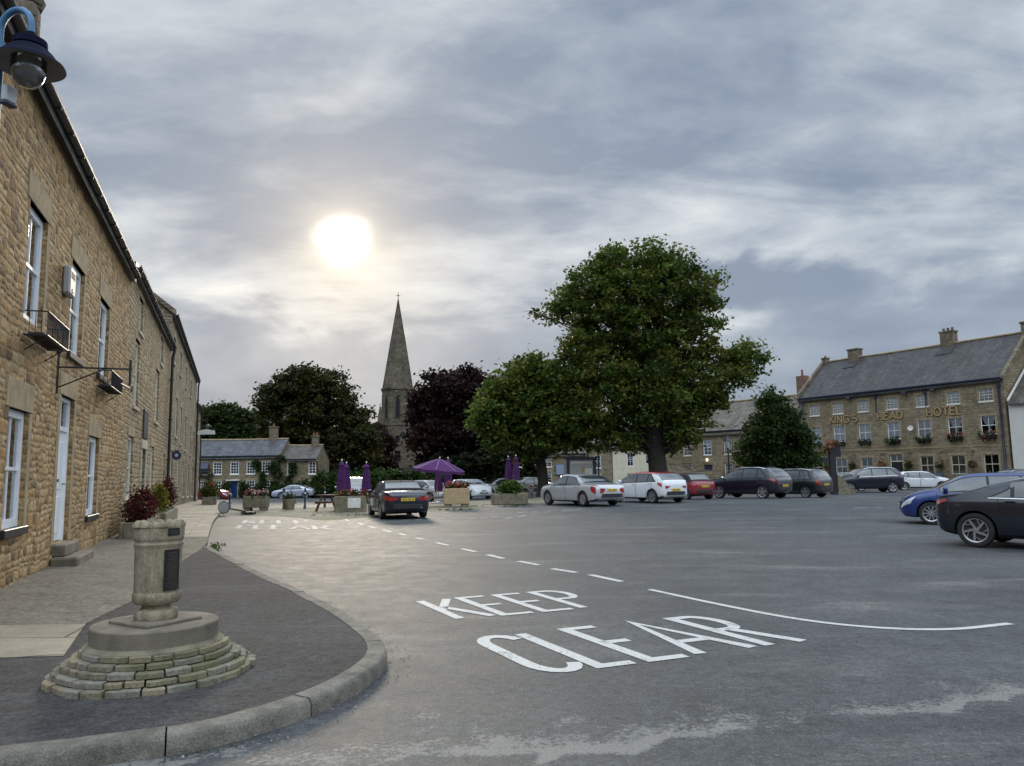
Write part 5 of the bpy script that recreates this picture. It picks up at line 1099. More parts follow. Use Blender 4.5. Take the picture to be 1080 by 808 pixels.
# ------------------------------------------------------------------ cars
PAINT = {k: paint('car_paint_'+k, c, m_, r_) for k, c, m_, r_ in (('silver', (.58,.59,.6), .45, .34), ('white', (.72,.73,.74), 0, .3), ('red', (.24,.018,.03), .15, .3), ('black', (.012,.013,.018), .2, .28), ('navy', (.006,.008,.018), .1, .28), ('green_black', (.006,.012,.012), .1, .3), ('blue', (.008,.032,.16), .3, .3), ('blue_black', (.006,.010,.019), .15, .26), ('pale_blue', (.34,.39,.46), .5, .35), ('grey', (.14,.15,.16), .5, .35), ('bronze', (.12,.1,.09), .4, .4), ('roof_red', (.36,.025,.02), .1, .3), ('far_blue', (.45,.5,.58), .5, .3))}
SPEC = {
 'saloon': dict(L=4.8, W=1.83, r=.33, ax=(1.02, 3.87), ws=(2.85, 3.72), rw=(.92, 1.75), side=(1.22, 3.42), pil=(2.35,), bl=.55, qp=.45,
  top=[(0,.86),(.06,.93),(.25,.985),(.7,1.02),(.95,1.05),(1.35,1.235),(1.75,1.385),(2.2,1.44),(2.55,1.45),(2.9,1.405),(3.3,1.22),(3.72,1.0),(4.1,.94),(4.5,.85),(4.7,.74),(4.8,.58)],
  belt=[(0,.80),(.25,.91),(1.,.945),(2.4,.925),(3.6,.905),(4.2,.85),(4.6,.70),(4.8,.50)], bot=[(0,.42),(.08,.32),(.35,.23),(.8,.19),(4.1,.19),(4.6,.23),(4.8,.36)]),
 'fastback': dict(L=4.83, W=1.87, r=.345, ax=(.80, 3.54), ws=(2.75, 3.72), rw=(.55, 1.75), side=(1.12, 3.4), pil=(2.3, 1.5), bl=.5, qp=.5, dirty=1,
  top=[(0,.93),(.05,1.0),(.22,1.06),(.5,1.10),(.9,1.22),(1.3,1.345),(1.7,1.43),(2.1,1.475),(2.5,1.485),(2.85,1.44),(3.3,1.25),(3.72,1.02),(4.15,.95),(4.55,.85),(4.75,.72),(4.83,.58)],
  belt=[(0,.86),(.25,.98),(1.,1.0),(2.4,.96),(3.6,.93),(4.2,.86),(4.6,.70),(4.83,.50)], bot=[(0,.45),(.08,.34),(.35,.25),(.8,.2),(4.1,.2),(4.6,.23),(4.83,.36)]),
 'convertible': dict(L=4.44, W=1.77, r=.325, ax=(.98, 3.67), ws=(2.45, 3.2), rw=(.98, 1.36), side=(1.55, 2.95), pil=(2.0,), bl=.5, qp=.2, soft=(.86, 2.5),
  top=[(0,.88),(.06,.97),(.22,1.03),(.6,1.05),(.88,1.07),(1.1,1.2),(1.45,1.355),(1.9,1.41),(2.35,1.40),(2.6,1.34),(3.2,1.0),(3.6,.94),(4.1,.82),(4.36,.68),(4.44,.55)],
  belt=[(0,.82),(.22,.93),(1.,.96),(2.,.93),(3.1,.91),(3.8,.84),(4.2,.68),(4.44,.48)], bot=[(0,.40),(.08,.3),(.35,.22),(.8,.18),(3.8,.18),(4.25,.22),(4.44,.35)]),
 'hatch': dict(L=4.1, W=1.76, r=.32, ax=(.72, 3.32), ws=(2.45, 3.2), rw=(.1, .62), side=(.55, 3.05), pil=(1.85, 1.05), bl=.5, qp=.35,
  top=[(0,.86),(.05,1.0),(.12,1.07),(.35,1.27),(.6,1.40),(.85,1.445),(1.4,1.465),(2.0,1.46),(2.4,1.41),(2.8,1.24),(3.2,1.03),(3.55,.96),(3.85,.86),(4.03,.72),(4.1,.58)],
  belt=[(0,.80),(.1,.93),(.5,1.0),(1.4,.97),(3.1,.915),(3.6,.84),(3.95,.68),(4.1,.48)], bot=[(0,.40),(.08,.3),(.3,.23),(.6,.19),(3.5,.19),(3.95,.22),(4.1,.35)]),
 'mini': dict(L=3.72, W=1.68, r=.30, ax=(.62, 3.08), ws=(2.1, 2.62), rw=(.36, .66), side=(.8, 2.5), pil=(1.55,), bl=.5, qp=.2, soft=(.28, 2.15),
  top=[(0,.84),(.05,.93),(.2,.98),(.3,1.0),(.45,1.15),(.7,1.335),(1.0,1.395),(1.6,1.41),(2.1,1.36),(2.62,1.0),(3.0,.95),(3.45,.86),(3.65,.72),(3.72,.58)],
  belt=[(0,.79),(.2,.90),(.6,.93),(1.6,.92),(2.6,.9),(3.2,.82),(3.6,.68),(3.72,.48)], bot=[(0,.40),(.08,.3),(.3,.22),(.6,.18),(3.2,.18),(3.55,.22),(3.72,.34)]),
 'crossover': dict(L=4.38, W=1.84, r=.345, ax=(.8, 3.42), ws=(2.5, 3.35), rw=(.1, .6), side=(.6, 3.15), pil=(1.95, 1.1), bl=.55, qp=.35, rail=1,
  top=[(0,.92),(.05,1.06),(.12,1.13),(.35,1.4),(.6,1.56),(.9,1.62),(1.6,1.645),(2.2,1.62),(2.6,1.53),(3.0,1.3),(3.35,1.12),(3.8,1.02),(4.15,.9),(4.32,.74),(4.38,.6)],
  belt=[(0,.86),(.1,1.0),(.5,1.08),(1.5,1.06),(3.2,1.0),(3.8,.92),(4.2,.74),(4.38,.54)], bot=[(0,.45),(.08,.36),(.3,.28),(.6,.24),(3.8,.24),(4.2,.28),(4.38,.42)]),
 'suv': dict(L=4.78, W=1.91, r=.37, ax=(.9, 3.82), ws=(2.85, 3.5), rw=(.1, .5), side=(.55, 3.3), pil=(2.25, 1.2), bl=.55, qp=.35, rail=1,
  top=[(0,1.0),(.05,1.12),(.1,1.2),(.3,1.5),(.5,1.68),(.8,1.76),(1.6,1.80),(2.5,1.775),(2.9,1.68),(3.5,1.25),(3.9,1.16),(4.4,1.04),(4.68,.86),(4.78,.68)],
  belt=[(0,.93),(.1,1.08),(.5,1.18),(1.6,1.16),(3.4,1.1),(4.1,1.03),(4.6,.84),(4.78,.6)], bot=[(0,.5),(.08,.4),(.3,.31),(.6,.27),(4.2,.27),(4.6,.32),(4.78,.46)]),
 'estate': dict(L=4.5, W=1.8, r=.325, ax=(.82, 3.55), ws=(2.75, 3.6), rw=(.1, .42), side=(.5, 3.4), pil=(2.15, 1.2), bl=.55, qp=.25, rail=1,
  top=[(0,.92),(.05,1.08),(.1,1.15),(.28,1.42),(.45,1.58),(.75,1.65),(1.6,1.675),(2.4,1.655),(2.8,1.56),(3.2,1.32),(3.6,1.1),(3.95,1.0),(4.28,.86),(4.44,.72),(4.5,.58)],
  belt=[(0,.86),(.1,.99),(.5,1.04),(1.5,1.02),(3.3,.98),(3.9,.88),(4.3,.7),(4.5,.5)], bot=[(0,.42),(.08,.33),(.3,.25),(.6,.21),(3.9,.21),(4.3,.25),(4.5,.38)]),
}
def wheel_mesh(car, x, y, r_, w_, style, right, front=False):
    """tyre with the rim as its own sub-part; outer face towards -y when right"""
    s_ = -1 if right else 1; mb = MB(); k = 40; yo = y
    prof = [(r_*.66, -w_), (r_*.93, -w_), (r_*.985, -w_*.9), (r_, -w_*.7), (r_, -w_*.25), (r_*.985, -w_*.08), (r_*.94, 0.004), (r_*.78, .006), (r_*.74, -.01), (r_*.70, -.03)]
    v = []; f = []
    for rr, d in prof:
        for j in range(k): t = 2*PI*j/k; v.append((x+rr*math.cos(t), y+s_*d, r_+rr*math.sin(t)))
    for i in range(len(prof)-1):
        for j in range(k): f.append((i*k+j, i*k+(j+1) % k, (i+1)*k+(j+1) % k, (i+1)*k+j))
    mb.add(v, f); ty = mb.build('wheel', M['tyre'], car, 40)
    rim = MB(); rr = r_*(.715 if style != 'disc' else .66)
    def ring(a, b, d0, d1, m):
        rim.mi = m; v = []; f = []
        for q, d in ((a, d0), (b, d1)):
            for j in range(k): t = 2*PI*j/k; v.append((x+q*math.cos(t), y+s_*d, r_+q*math.sin(t)))
        for j in range(k): f.append((j, (j+1) % k, k+(j+1) % k, k+j))
        rim.add(v, f)
    ring(.001, rr, -.055, -.055, 1); ring(rr*.9, rr, -.012, -.004, 0); ring(rr*.9, rr*.9001, -.055, -.012, 0)
    def spoke(a, w0, w1, r0, r1, skew=0.):
        rim.mi = 0; P = []
        for q, ww, sk in ((r0, w0, 0), (r1, w1, skew)):
            for e in (-1, 1): ang = a+sk; P.append((x+q*math.cos(ang)-e*ww*math.sin(ang), r_+q*math.sin(ang)+e*ww*math.cos(ang)))
        P = [P[0], P[1], P[3], P[2]]; y0, y1 = y+s_*-.05, y+s_*-.012
        rim.add([(p[0], y0, p[1]) for p in P]+[(p[0], y1, p[1]) for p in P], [(0,1,2,3), (7,6,5,4)]+[(i, (i+1) % 4, (i+1) % 4+4, i+4) for i in range(4)])
    if style == 'swirl':
        for q in range(5): a = 2*PI*q/5+.3; spoke(a, .03, .02, rr*.15, rr*.92, .5); spoke(a+.08, .016, .012, rr*.45, rr*.92, 1.0)
    elif style == 'multi':
        for q in range(10): spoke(2*PI*q/10, .016, .018, rr*.2, rr*.92)
    elif style == 'five':
        for q in range(5): spoke(2*PI*q/5+PI/2, .045, .06, rr*.12, rr*.92)
    elif style == 'twin':
        for q in range(7):
            for e in (-.11, .11): spoke(2*PI*q/7+e, .02, .017, rr*.18, rr*.92)
    else:
        ring(rr*.25, rr*.9, -.012, -.012, 0)
        for q in range(9): a = 2*PI*q/9; rim.mi = 1; spoke(a, .005, .02, rr*.55, rr*.8); 
    rim.mi = 0; ring(.001, rr*.2, -.008, -.012, 0); rim.build('rim', [M['alloy'], M['alloy_dark']], ty, 30, fix=False)
    return ty
def car(name, label, kind, col, loc, head, wheels='multi', roofcol=None, group=None, scale=1., detail=2, plate=None, cat='car', stripe=False, tint=None):
    """head: compass direction the bonnet points to, degrees clockwise from straight ahead of the camera"""
    S = SPEC[kind]; L, W = S['L'], S['W']; t = thing(name, label, cat, loc, R(90-head), group); t.scale = (scale,)*3
    ft, fb, fo = pchip(*zip(*S['top'])), pchip(*zip(*S['belt'])), pchip(*zip(*S['bot']))
    plan = pchip([0, .03, .09, .2, .42, .9, L*.5, L-.95, L-.5, L-.24, L-.1, L-.03, L], [.70, .80, .885, .94, .975, .995, 1., .995, .965, .9, .8, .68, .55])
    hw = W/2; off = L/2; pm = PAINT[col]
    def sec(x):
        zt, zb, z0, w_ = ft(x), fb(x), fo(x), hw*plan(x); gh = max(0, zt-zb-.06); wb = w_*.955
        wr = wb-.33*gh-.02*min(1, gh*6); m = z0+(zb-z0)*.5
        zs = min(zb, zt-.03)
        return [(0, z0), (w_*.86, z0), (w_*.955, z0+.09*(zb-z0)), (w_*.99, z0+.28*(zb-z0)), (w_, m), (w_*.992, zb-.13*(zb-z0)), (wb, zs), (wb-.005-.14*gh, zs+.45*max(.0, zt-zs-.05)), (wr, zs+.88*max(.0, zt-zs-.02)), (wr*.93, zt-.022), (wr*.72, zt-.006), (0, zt)]
    # v runs 0..11 round the section: 6 is the shoulder, 8 the edge of the roof
    def S_(x, v, o=0.):
        def raw(x, v):
            s = sec(x); i = min(10, int(v)); f = v-i; return np.array([x, s[i][0]*(1-f)+s[i+1][0]*f, s[i][1]*(1-f)+s[i+1][1]*f])
        p = raw(x, v)
        if o:
            a = raw(min(L, x+.03), v)-raw(max(0, x-.03), v); b = raw(x, min(11, v+.15))-raw(x, max(0, v-.15)); n = np.cross(b, a); n = n/(np.linalg.norm(n)+1e-9)
            if n[1] < -.02 or (abs(n[1]) <= .02 and n[2] < 0 and v > 6): n = -n
            p = p+n*o
        return p-np.array([off, 0, 0])
    st = sorted(set([0, .015, .03, .06, .09, .14, .2, .28, .36, .45]+list(np.linspace(.55, L-.5, 34))+[L-.4, L-.3, L-.2, L-.13, L-.08, L-.04, L-.015, L])); vv = [0, 1, 2, 3, 4, 5, 5.5, 6, 7, 8, 9, 10, 11]
    mb = MB(); nv = len(vv); V = []
    for x in st:
        ring = [S_(x, v) for v in vv]; V += [tuple(p) for p in ring]+[(p[0], -p[1], p[2]) for p in ring[-2:0:-1]]
    k = 2*nv-2; Fc = []
    for i in range(len(st)-1):
        for j in range(k): Fc.append((i*k+j, i*k+(j+1) % k, (i+1)*k+(j+1) % k, (i+1)*k+j))
    Fc += [tuple(range(k)), tuple((len(st)-1)*k+j for j in range(k))[::-1]]
    mb.add(V, Fc); body = mb.build('body', [pm, M['under']], t)
    # wheel arches, cut out of the body
    r_ = S['r']; ra = r_+.055
    cut = MB(); cut.mi = 0
    for ax in S['ax']:
        for sgn in (-1, 1):
            n = 28; v = []
            for yy in (hw*.58*sgn, hw*1.2*sgn):
                for j in range(n): a = 2*PI*j/n; v.append((ax-off+ra*math.cos(a), yy, r_+ra*math.sin(a)))
            cut.add(v, [tuple(range(n)), tuple(range(2*n-1, n-1, -1))]+[(j, (j+1) % n, n+(j+1) % n, n+j) for j in range(n)])
    co = cut.build('arch_cutter', [M['under']], t); md = body.modifiers.new('arch', 'BOOLEAN'); md.object = co; md.operation = 'DIFFERENCE'; md.solver = 'EXACT'
    try: md.material_mode = 'TRANSFER'
    except Exception: pass
    dg = bpy.context.evaluated_depsgraph_get(); me = bpy.data.meshes.new_from_object(body.evaluated_get(dg)); body.modifiers.clear(); body.data = me
    bpy.data.objects.remove(co); me.shade_smooth(); me.set_sharp_from_angle(angle=R(38))
    def patch(xa, xb, va, vb, o=.004, nx=10, nv_=6, sides=(1, -1), m=None, name='panel', parent=t, sm=None, tgt=None):
        """a piece of the skin between xa(v) and xb(v), lifted off the body by o"""
        mb = tgt or MB(); fa = xa if callable(xa) else (lambda v: xa); fb_ = xb if callable(xb) else (lambda v: xb)
        for s_ in sides:
            v0 = []
            for j in range(nv_+1):
                v = va+(vb-va)*j/nv_; a, b = fa(v), fb_(v)
                for i in range(nx+1):
                    p = S_(a+(b-a)*i/nx, v, o); v0.append((p[0], p[1]*s_, p[2]))
            q = nx+1; fs = [(j*q+i, j*q+i+1, (j+1)*q+i+1, (j+1)*q+i) for j in range(nv_) for i in range(nx)]
            mb.add(v0, fs if s_ > 0 else [f[::-1] for f in fs])
        if tgt is None: return mb.build_each(name, m, parent, 60, False) if len(sides) > 1 else mb.build(name, m, parent, 60, fix=False)
    def top(xa, xb, va, m, name, o=.005, parent=t, nx=10):
        """across the car from side to side, between the same place v on either side"""
        mb = MB(); V = []; vs = list(np.linspace(va, 11, 7)); q = 2*len(vs)-1
        for i in range(nx+1):
            x = xa+(xb-xa)*i/nx
            ps = [S_(x, v, o) for v in vs]; V += [(p[0], p[1], p[2]) for p in ps]+[(p[0], -p[1], p[2]) for p in ps[-2::-1]]
        mb.add(V, [(i*q+j, i*q+j+1, (i+1)*q+j+1, (i+1)*q+j) for i in range(nx) for j in range(q-1)]); return mb.build(name, m, parent, 60)
    gl = M['carglass']; w0, w1 = S['ws']; r0, r1 = S['rw']; s0, s1 = S['side']; qp = S['qp']
    if 'soft' in S:
        a, b = S['soft']; sf = top(a, b, 6.1, M['canvas'], 'soft_top', .012, nx=16)
        top(r0, r1, 9.35, M['carglass'], 'rear_window', .02, sf, 6)
    else:
        top(r0+.03, r1-.06, 8.35, gl, 'rear_window', .006)
        if roofcol: top(r1-.12, w0+.02, 8.05, PAINT[roofcol], 'roof_panel', .006)
    top(w0+.05, w1-.03, 8.3, gl, 'windscreen', .006)
    cuts = [s0]+sorted(S['pil'])+[s1-.0]; mbg = MB()
    patch(lambda v: s0-.05+(v-6.1)*qp*.62-.03, s1+.02, 6.04, 7.97, .004, 18, 6, m=M['trim'], name='window_surround')
    for i in range(len(cuts)-1):
        a, b = cuts[i]+(.035 if i else 0), cuts[i+1]-(.035 if i < len(cuts)-2 else 0)
        fa = (lambda v: s0+(v-6.1)*qp*.62) if i == 0 else (lambda v, a=a: a)
        patch(fa, b, 6.14, 7.85, .008, 8, 6, m=gl, name='side_window')
    if detail > 1 or stripe: patch(s0-.05, s1-.02, 5.93, 6.05, .009, 16, 1, m=M['chrome'] if stripe else M['trim'], name='waist_trim')
    # doors: a dark gap with the door skin just proud of it
    if detail:
        axr, axf = S['ax']; bp = sorted(S['pil']); mid = bp[-1]
        def lim(x, ax, sgn):
            def f(v):
                z = S_(x, v)[2]; d = ra*ra-(z-r_)**2; e = ax+sgn*(math.sqrt(d)+.05) if d > 0 else ax
                return max(x, e) if sgn > 0 else min(x, e)
            return f
        for a, b, hx_ in ((mid+.0, lambda v: min(lim(w1-.05, axf, -1)(v), w1-.05), mid+.14), (lim(s0+.12, axr, 1), mid, s0+.34)):
            if kind in ('mini', 'convertible') and b == mid: continue
            gp = .013; fa = a if callable(a) else (lambda v, a=a: a); fb_ = b if callable(b) else (lambda v, b=b: b)
            patch(fa, fb_, 1.95, 5.95, .003, 10, 10, m=M['under'], name='door_gap')
            for s_ in (1, -1):
                d = patch(lambda v: fa(v)+gp, lambda v: fb_(v)-gp, 2.05, 5.9, .006, 10, 10, (s_,), pm, 'door')
                h = MB(); p = S_(hx_, 5.35, .03); h.bbox(p[0]-.09, s_*p[1]-.02, p[2]-.014, p[0]+.09, s_*p[1]+.012, p[2]+.014, .006); h.build('handle', pm, d)
        patch(axr+ra+.05, axf-ra-.05, 1.05, 2.0, .004, 10, 2, m=M['trim'], name='sill_trim')
    for s_ in (1, -1):   # mirrors
        p = S_(w1-.28, 6.15); h = MB(); h.bbox(p[0]-.06, s_*(p[1]+.05)-.0, p[2]+.0, p[0]+.06, s_*(p[1]+.22), p[2]+.14, .03); h.box(p[0]-.02, s_*(p[1]-.03), p[2]+.02, p[0]+.03, s_*(p[1]+.07), p[2]+.05); h.build('wing_mirror', pm if kind != 'crossover' else M['chrome'], t, 50)
    # lamps wrap the corners of the ends
    def endface(x, va, vb, ka, kb, o, tgt):
        """on the flat end: from the edge (k=0) towards the middle (k=1)"""
        sg = -1 if x == 0 else 1
        for s_ in (1, -1):
            V = []
            for j in range(5):
                v = va+(vb-va)*j/4; p = S_(x, v)
                for i in range(5):
                    kq = ka+(kb-ka)*i/4; V.append((p[0]+sg*o, s_*p[1]*(1-kq), p[2]))
            tgt.add(V, [(j*5+i, j*5+i+1, (j+1)*5+i+1, (j+1)*5+i) for j in range(4) for i in range(4)])
    v0_, v1_, km, xl = dict(saloon=(3.7, 5.85, .34, .42), fastback=(4.95, 5.95, .3, .3), convertible=(4.45, 5.7, .4, .2), hatch=(4.5, 5.95, .36, .34), mini=(4.3, 5.7, .15, .1), crossover=(4.6, 6.0, .26, .34), suv=(4.6, 5.95, .14, .16), estate=(4.4, 5.98, .12, .14))[kind]
    for s_ in (1, -1):
        tl = MB(); n = 6; Vt = []
        for j in range(n+1):       # from the flat end round the corner; narrowing towards both ends
            q = j/n; side_ = q > .5; e = abs(q-.5)*2; lo = v0_+(v1_-v0_)*(.4*e**1.6 if kind in ('saloon', 'fastback', 'hatch', 'crossover') else .2*e); hi = v1_-(v1_-v0_)*.12*e
            for k in range(5):
                v = lo+(hi-lo)*k/4
                if side_: p = S_(xl*(q-.5)*2, v, .01)
                else: p = S_(0, v); p = np.array([p[0]-.012, p[1]*(1-km*(1-q*2)), p[2]])
                Vt.append((p[0], s_*p[1], p[2]))
        tl.add(Vt, [(j*5+k, j*5+k+1, (j+1)*5+k+1, (j+1)*5+k) for j in range(n) for k in range(4)])
        if kind in ('suv', 'estate'): patch(.0, .12, 6., 7.2, .01, 4, 4, (s_,), tgt=tl)
        tl.build('tail_lamp', M['tail'], t, 50)
        hl = MB(); patch(lambda v: L-.42+.12*(5.8-v), L-.02, 4.6, 5.85, .008, 5, 4, (s_,), tgt=hl); e = MB(); endface(L, 4.6, 5.8, 0, .3, .008, e); q = len(e.f)//2; hl.add(e.v[:len(e.v)//2] if s_ > 0 else e.v[len(e.v)//2:], e.f[:q]); hl.build('headlamp', M['headlamp'], t, 50)
    # bumpers, plates
    zc = fo(0); zm = S_(0, 5)[2]
    hwR = hw*plan(0); hwF = hw*plan(L)
    MB().bbox(-off-.025, -hwR*.9, zc-.02, -off+.02, hwR*.9, zc+.14, .012).build('rear_valance', M['trim'], t)
    patch(.0, .5, 1.0, 2.1, .006, 5, 2, m=M['trim'], name='bumper_trim'); 
    gr = MB(); gr.bbox(off-.02, -hwF*.72, fo(L)+.05, off+.022, hwF*.72, fo(L)+.16, .01)
    for i in range(3): gr.bbox(off-.01, -hwF*.42, .52+.05*i if kind not in ('suv', 'crossover') else .64+.05*i, off+.02, hwF*.42, .545+.05*i if kind not in ('suv', 'crossover') else .665+.05*i, .005)
    gr.build('grille', M['trim'], t)
    zp = (zm*.55+zc*.45)+.12 if kind in ('saloon', 'convertible', 'mini', 'estate') else zc+.22
    def plate(x, z, m, sg):
        mb = MB(); mb.bbox(x-.008, -.26, z-.056, x+.008, .26, z+.056, .004); mb.mi = 1
        xs = [-.225+.058*i+(.04 if i > 3 else 0) for i in range(7)]
        for i, yy in enumerate(xs):
            xx = x+sg*.0105
            mb.box(xx-.001, yy, z-.036, xx+.001, yy+.011, z+.036)
            if i % 3 != 1: mb.box(xx-.001, yy+.028, z-.036, xx+.001, yy+.039, z+.036)
            if i % 2 == 0: mb.box(xx-.001, yy+.0112, z+.025, xx+.001, yy+.0278, z+.036)
            if i % 3 == 0: mb.box(xx-.001, yy+.0112, z-.005, xx+.001, yy+.0278, z+.005)
        mb.build('number_plate', [m, M['trim']], t)
    plate(-off-.022, zp, M['plate_y'], -1); plate(off+.03, fo(L)+.17, M['plate_w'], 1)
    if S.get('rail'):
        for s_ in (1, -1):
            pts = [S_(x, 8.6, .045 if 0 < i < 6 else .0) for i, x in enumerate(np.linspace(r1+.1, w0-.1, 7))]; MB().tube([(p[0], s_*p[1], p[2]) for p in pts], .018, 6).build('roof_rail', M['chrome'], t, 60)
    ae = MB(); p = S_(r1+.1, 11); ae.tube([(p[0], 0, p[2]-.01), (p[0]-.09, 0, p[2]+.13)], [.012, .004], 5); ae.build('aerial', M['trim'], t)
    for ax in S['ax']:
        for right in (True, False): wheel_mesh(t, ax-off, (-1 if right else 1)*(hw*.985), r_, .2, wheels, right)
    if kind in ('saloon', 'fastback', 'convertible') or 1:
        ep_ = MB(); ep_.tube([(-off-.03, -.5, zc+.02), (-off+.25, -.5, zc+.02)], .032, 8); ep_.build('exhaust', M['chrome'], t, 50)
    return t
def axle_spot(kind, which, px, py, head, side, z=None):
    """centre of a car whose wheel (rear/front, left/right) touches the ground at that place"""
    S = SPEC[kind]; p = at(px, py); h = R(90-head); ax = S['ax'][0 if which == 'r' else 1]-S['L']/2; sy = (1 if side == 'l' else -1)*S['W']/2*.93
    x = p[0]-(ax*math.cos(h)-sy*math.sin(h)); y = p[1]-(ax*math.sin(h)+sy*math.cos(h)); return (x, y, g(x, y)+.004)
car('parked_car', 'dark blue black fastback with swirl alloy wheels at the right edge', 'fastback', 'blue_black', axle_spot('fastback', 'r', 1031, 577.5, 137, 'r'), 137, 'swirl', stripe=True)
car('parked_car', 'bright blue hatchback partly hidden behind the dark fastback', 'hatch', 'blue', axle_spot('hatch', 'f', 983, 553.5, -64, 'l'), -64, 'multi')
car('parked_car', 'black convertible with its soft top up, parked before the planters', 'convertible', 'navy', axle_spot('convertible', 'r', 402, 547.5, -19, 'l'), -19, 'twin')
car('parked_car', 'silver saloon parked nearest the big tree', 'saloon', 'silver', axle_spot('saloon', 'r', 615.5, 534.5, -31, 'l'), -31, 'disc')
car('parked_car', 'white hatchback with a red roof beside the silver saloon', 'hatch', 'white', axle_spot('hatch', 'r', 688.5, 531., -31, 'l'), -31, 'twin', 'roof_red')
car('parked_car', 'small red convertible with a black soft top', 'mini', 'red', axle_spot('mini', 'r', 724, 527, -27, 'l'), -27, 'five')
car('parked_car', 'black crossover with silver roof rails under the lamp post', 'crossover', 'navy', axle_spot('crossover', 'r', 803.8, 526, -40, 'l'), -40, 'five', scale=1.05)
car('parked_car', 'dark green black people carrier in front of the small tree', 'estate', 'green_black', axle_spot('estate', 'r', 850, 525, -38, 'l'), -38, 'five')
car('parked_car', 'black off road car facing left before the hotel', 'suv', 'navy', axle_spot('suv', 'r', 942, 519.5, -86, 'l'), -86, 'five', stripe=True)
car('parked_car', 'white hatchback facing right before the hotel', 'hatch', 'white', axle_spot('hatch', 'r', 954, 517.3, 110, 'r'), 110, 'twin')
def behind(px, Y, z=0): x = (px-540)/F*Y; return (x, Y, g(x, Y)+.05+z)
car('parked_car', 'grey hatchback mostly hidden behind the black off road car', 'hatch', 'grey', (25.6, 60.5, .0), -70, 'multi', detail=1)
car('parked_car', 'dark saloon seen only as a roof over the blue hatchback', 'saloon', 'black', (27.7, 42.5, .1), -86, 'multi', detail=1)
car('parked_car', 'pale blue people carrier behind the closed umbrellas on the left', 'estate', 'pale_blue', (-10.1, 48.5, g(-10, 48.5)+.03), 165, 'multi', detail=1)
car('parked_car', 'silver hatchback behind the open purple umbrella', 'hatch', 'silver', behind(453, 56), 140, 'multi', detail=1)
car('parked_car', 'white hatchback beyond the flower planter, facing the camera', 'hatch', 'white', behind(495, 58), 148, 'multi')
car('parked_car', 'silver saloon under the trees behind the green shrub planter', 'saloon', 'silver', behind(529, 62), -112, 'multi', detail=1)
car('parked_car', 'bronze grey saloon half hidden beside the small tree', 'saloon', 'bronze', behind(556, 66), -120, 'multi', detail=1)
car('parked_car', 'pale silver coupe in front of the long cottage', 'fastback', 'far_blue', ((311.5-540)/F*84., 84., g(-24, 84)+.004), -82, 'five', detail=1)
car('parked_car', 'red hatchback at the end of the left terrace', 'hatch', 'red', ((222-540)/F*74., 74., g(-29, 74)+.004), 95, 'multi', detail=1)
# ------------------------------------------------------------------ monument
MX, MY = -2.82, 6.2
t = thing('monument_steps', 'round tiered stone base of the urn monument', 'monument base', (MX, MY, .118))
mb = MB(); rad = [.745, .69, .635, .58, .53]; h = .045
for i, r_ in enumerate(rad):
    n = 24-i*2; a = random.uniform(0, 1); z0 = i*h-(.02 if i == 0 else 0); z1 = (i+1)*h
    ws = [random.uniform(.55, 1.45) for _ in range(n)]; tot = sum(ws); ang = a
    for q in range(n):
        a0, a1 = ang+.008/r_, ang+2*PI*ws[q]/tot-.008/r_; ang += 2*PI*ws[q]/tot; ri = r_-.2; ro = r_+random.uniform(-.018, .014); dz1 = random.uniform(-.007, .003); mb.mi = random.choice((0, 0, 1, 1, 2, 2, 3)); V = []; m = 7; b = .006
        for k in range(m+1):
            al = a0+(a1-a0)*k/m; e = .006 if k in (0, m) else 0; jr = ro+random.uniform(-.008, .006)-e
            for rr, zz in ((ri, z0), (jr-.004, z0+.002), (jr, z0+b), (jr, z1-b+dz1), (jr-b, z1+dz1), (ri, z1+dz1)): V.append((rr*math.cos(al), rr*math.sin(al), zz))
        fs = [(k*6+j, k*6+(j+1) % 6, (k+1)*6+(j+1) % 6, (k+1)*6+j) for k in range(m) for j in range(6)]+[tuple(range(6)), tuple(m*6+j for j in range(6))[::-1]]
        mb.add(V, fs)
mb.build('stone_courses', COP, t, 25)
zt = 5*h; MB().lathe([(.50, -.01), (.50, zt+.004), (.485, zt+.015), (.475, zt+.03), (.3, zt+.03)], (0, 0, 0), 48).build('mossy_bed', M['trough'], t, 40)
MB().lathe([(.462, zt+.01), (.464, zt+.143), (.458, zt+.153), (.445, zt+.157), (.1, zt+.157)], (0, 0, 0), 64).build('drum', M['drum'], t, 30)
zd = .118+zt+.157
t = thing('stone_urn', 'carved stone urn with dark plaques standing on the round tiered base', 'urn', (MX, MY, zd), R(-31)); t.scale = (.93, .93, .935)
MB().bbox(-.26, -.26, -.001, .26, .26, .026, .006).build('base_slab', M['drum'], t)
prof = [(.165, .026), (.172, .04), (.172, .085), (.165, .1), (.125, .112), (.112, .125), (.118, .14), (.165, .155), (.186, .18), (.192, .21), (.192, .235), (.186, .245), (.181, .25), (.187, .6), (.188, .62), (.194, .63), (.195, .645), (.187, .655), (.187, .668), (.196, .68), (.199, .7), (.201, .785), (.196, .8), (.18, .805)]
MB().lathe(prof, (0, 0, 0), 56).build('bowl', M['urn'], t, 32)
mb = MB(); n = 15
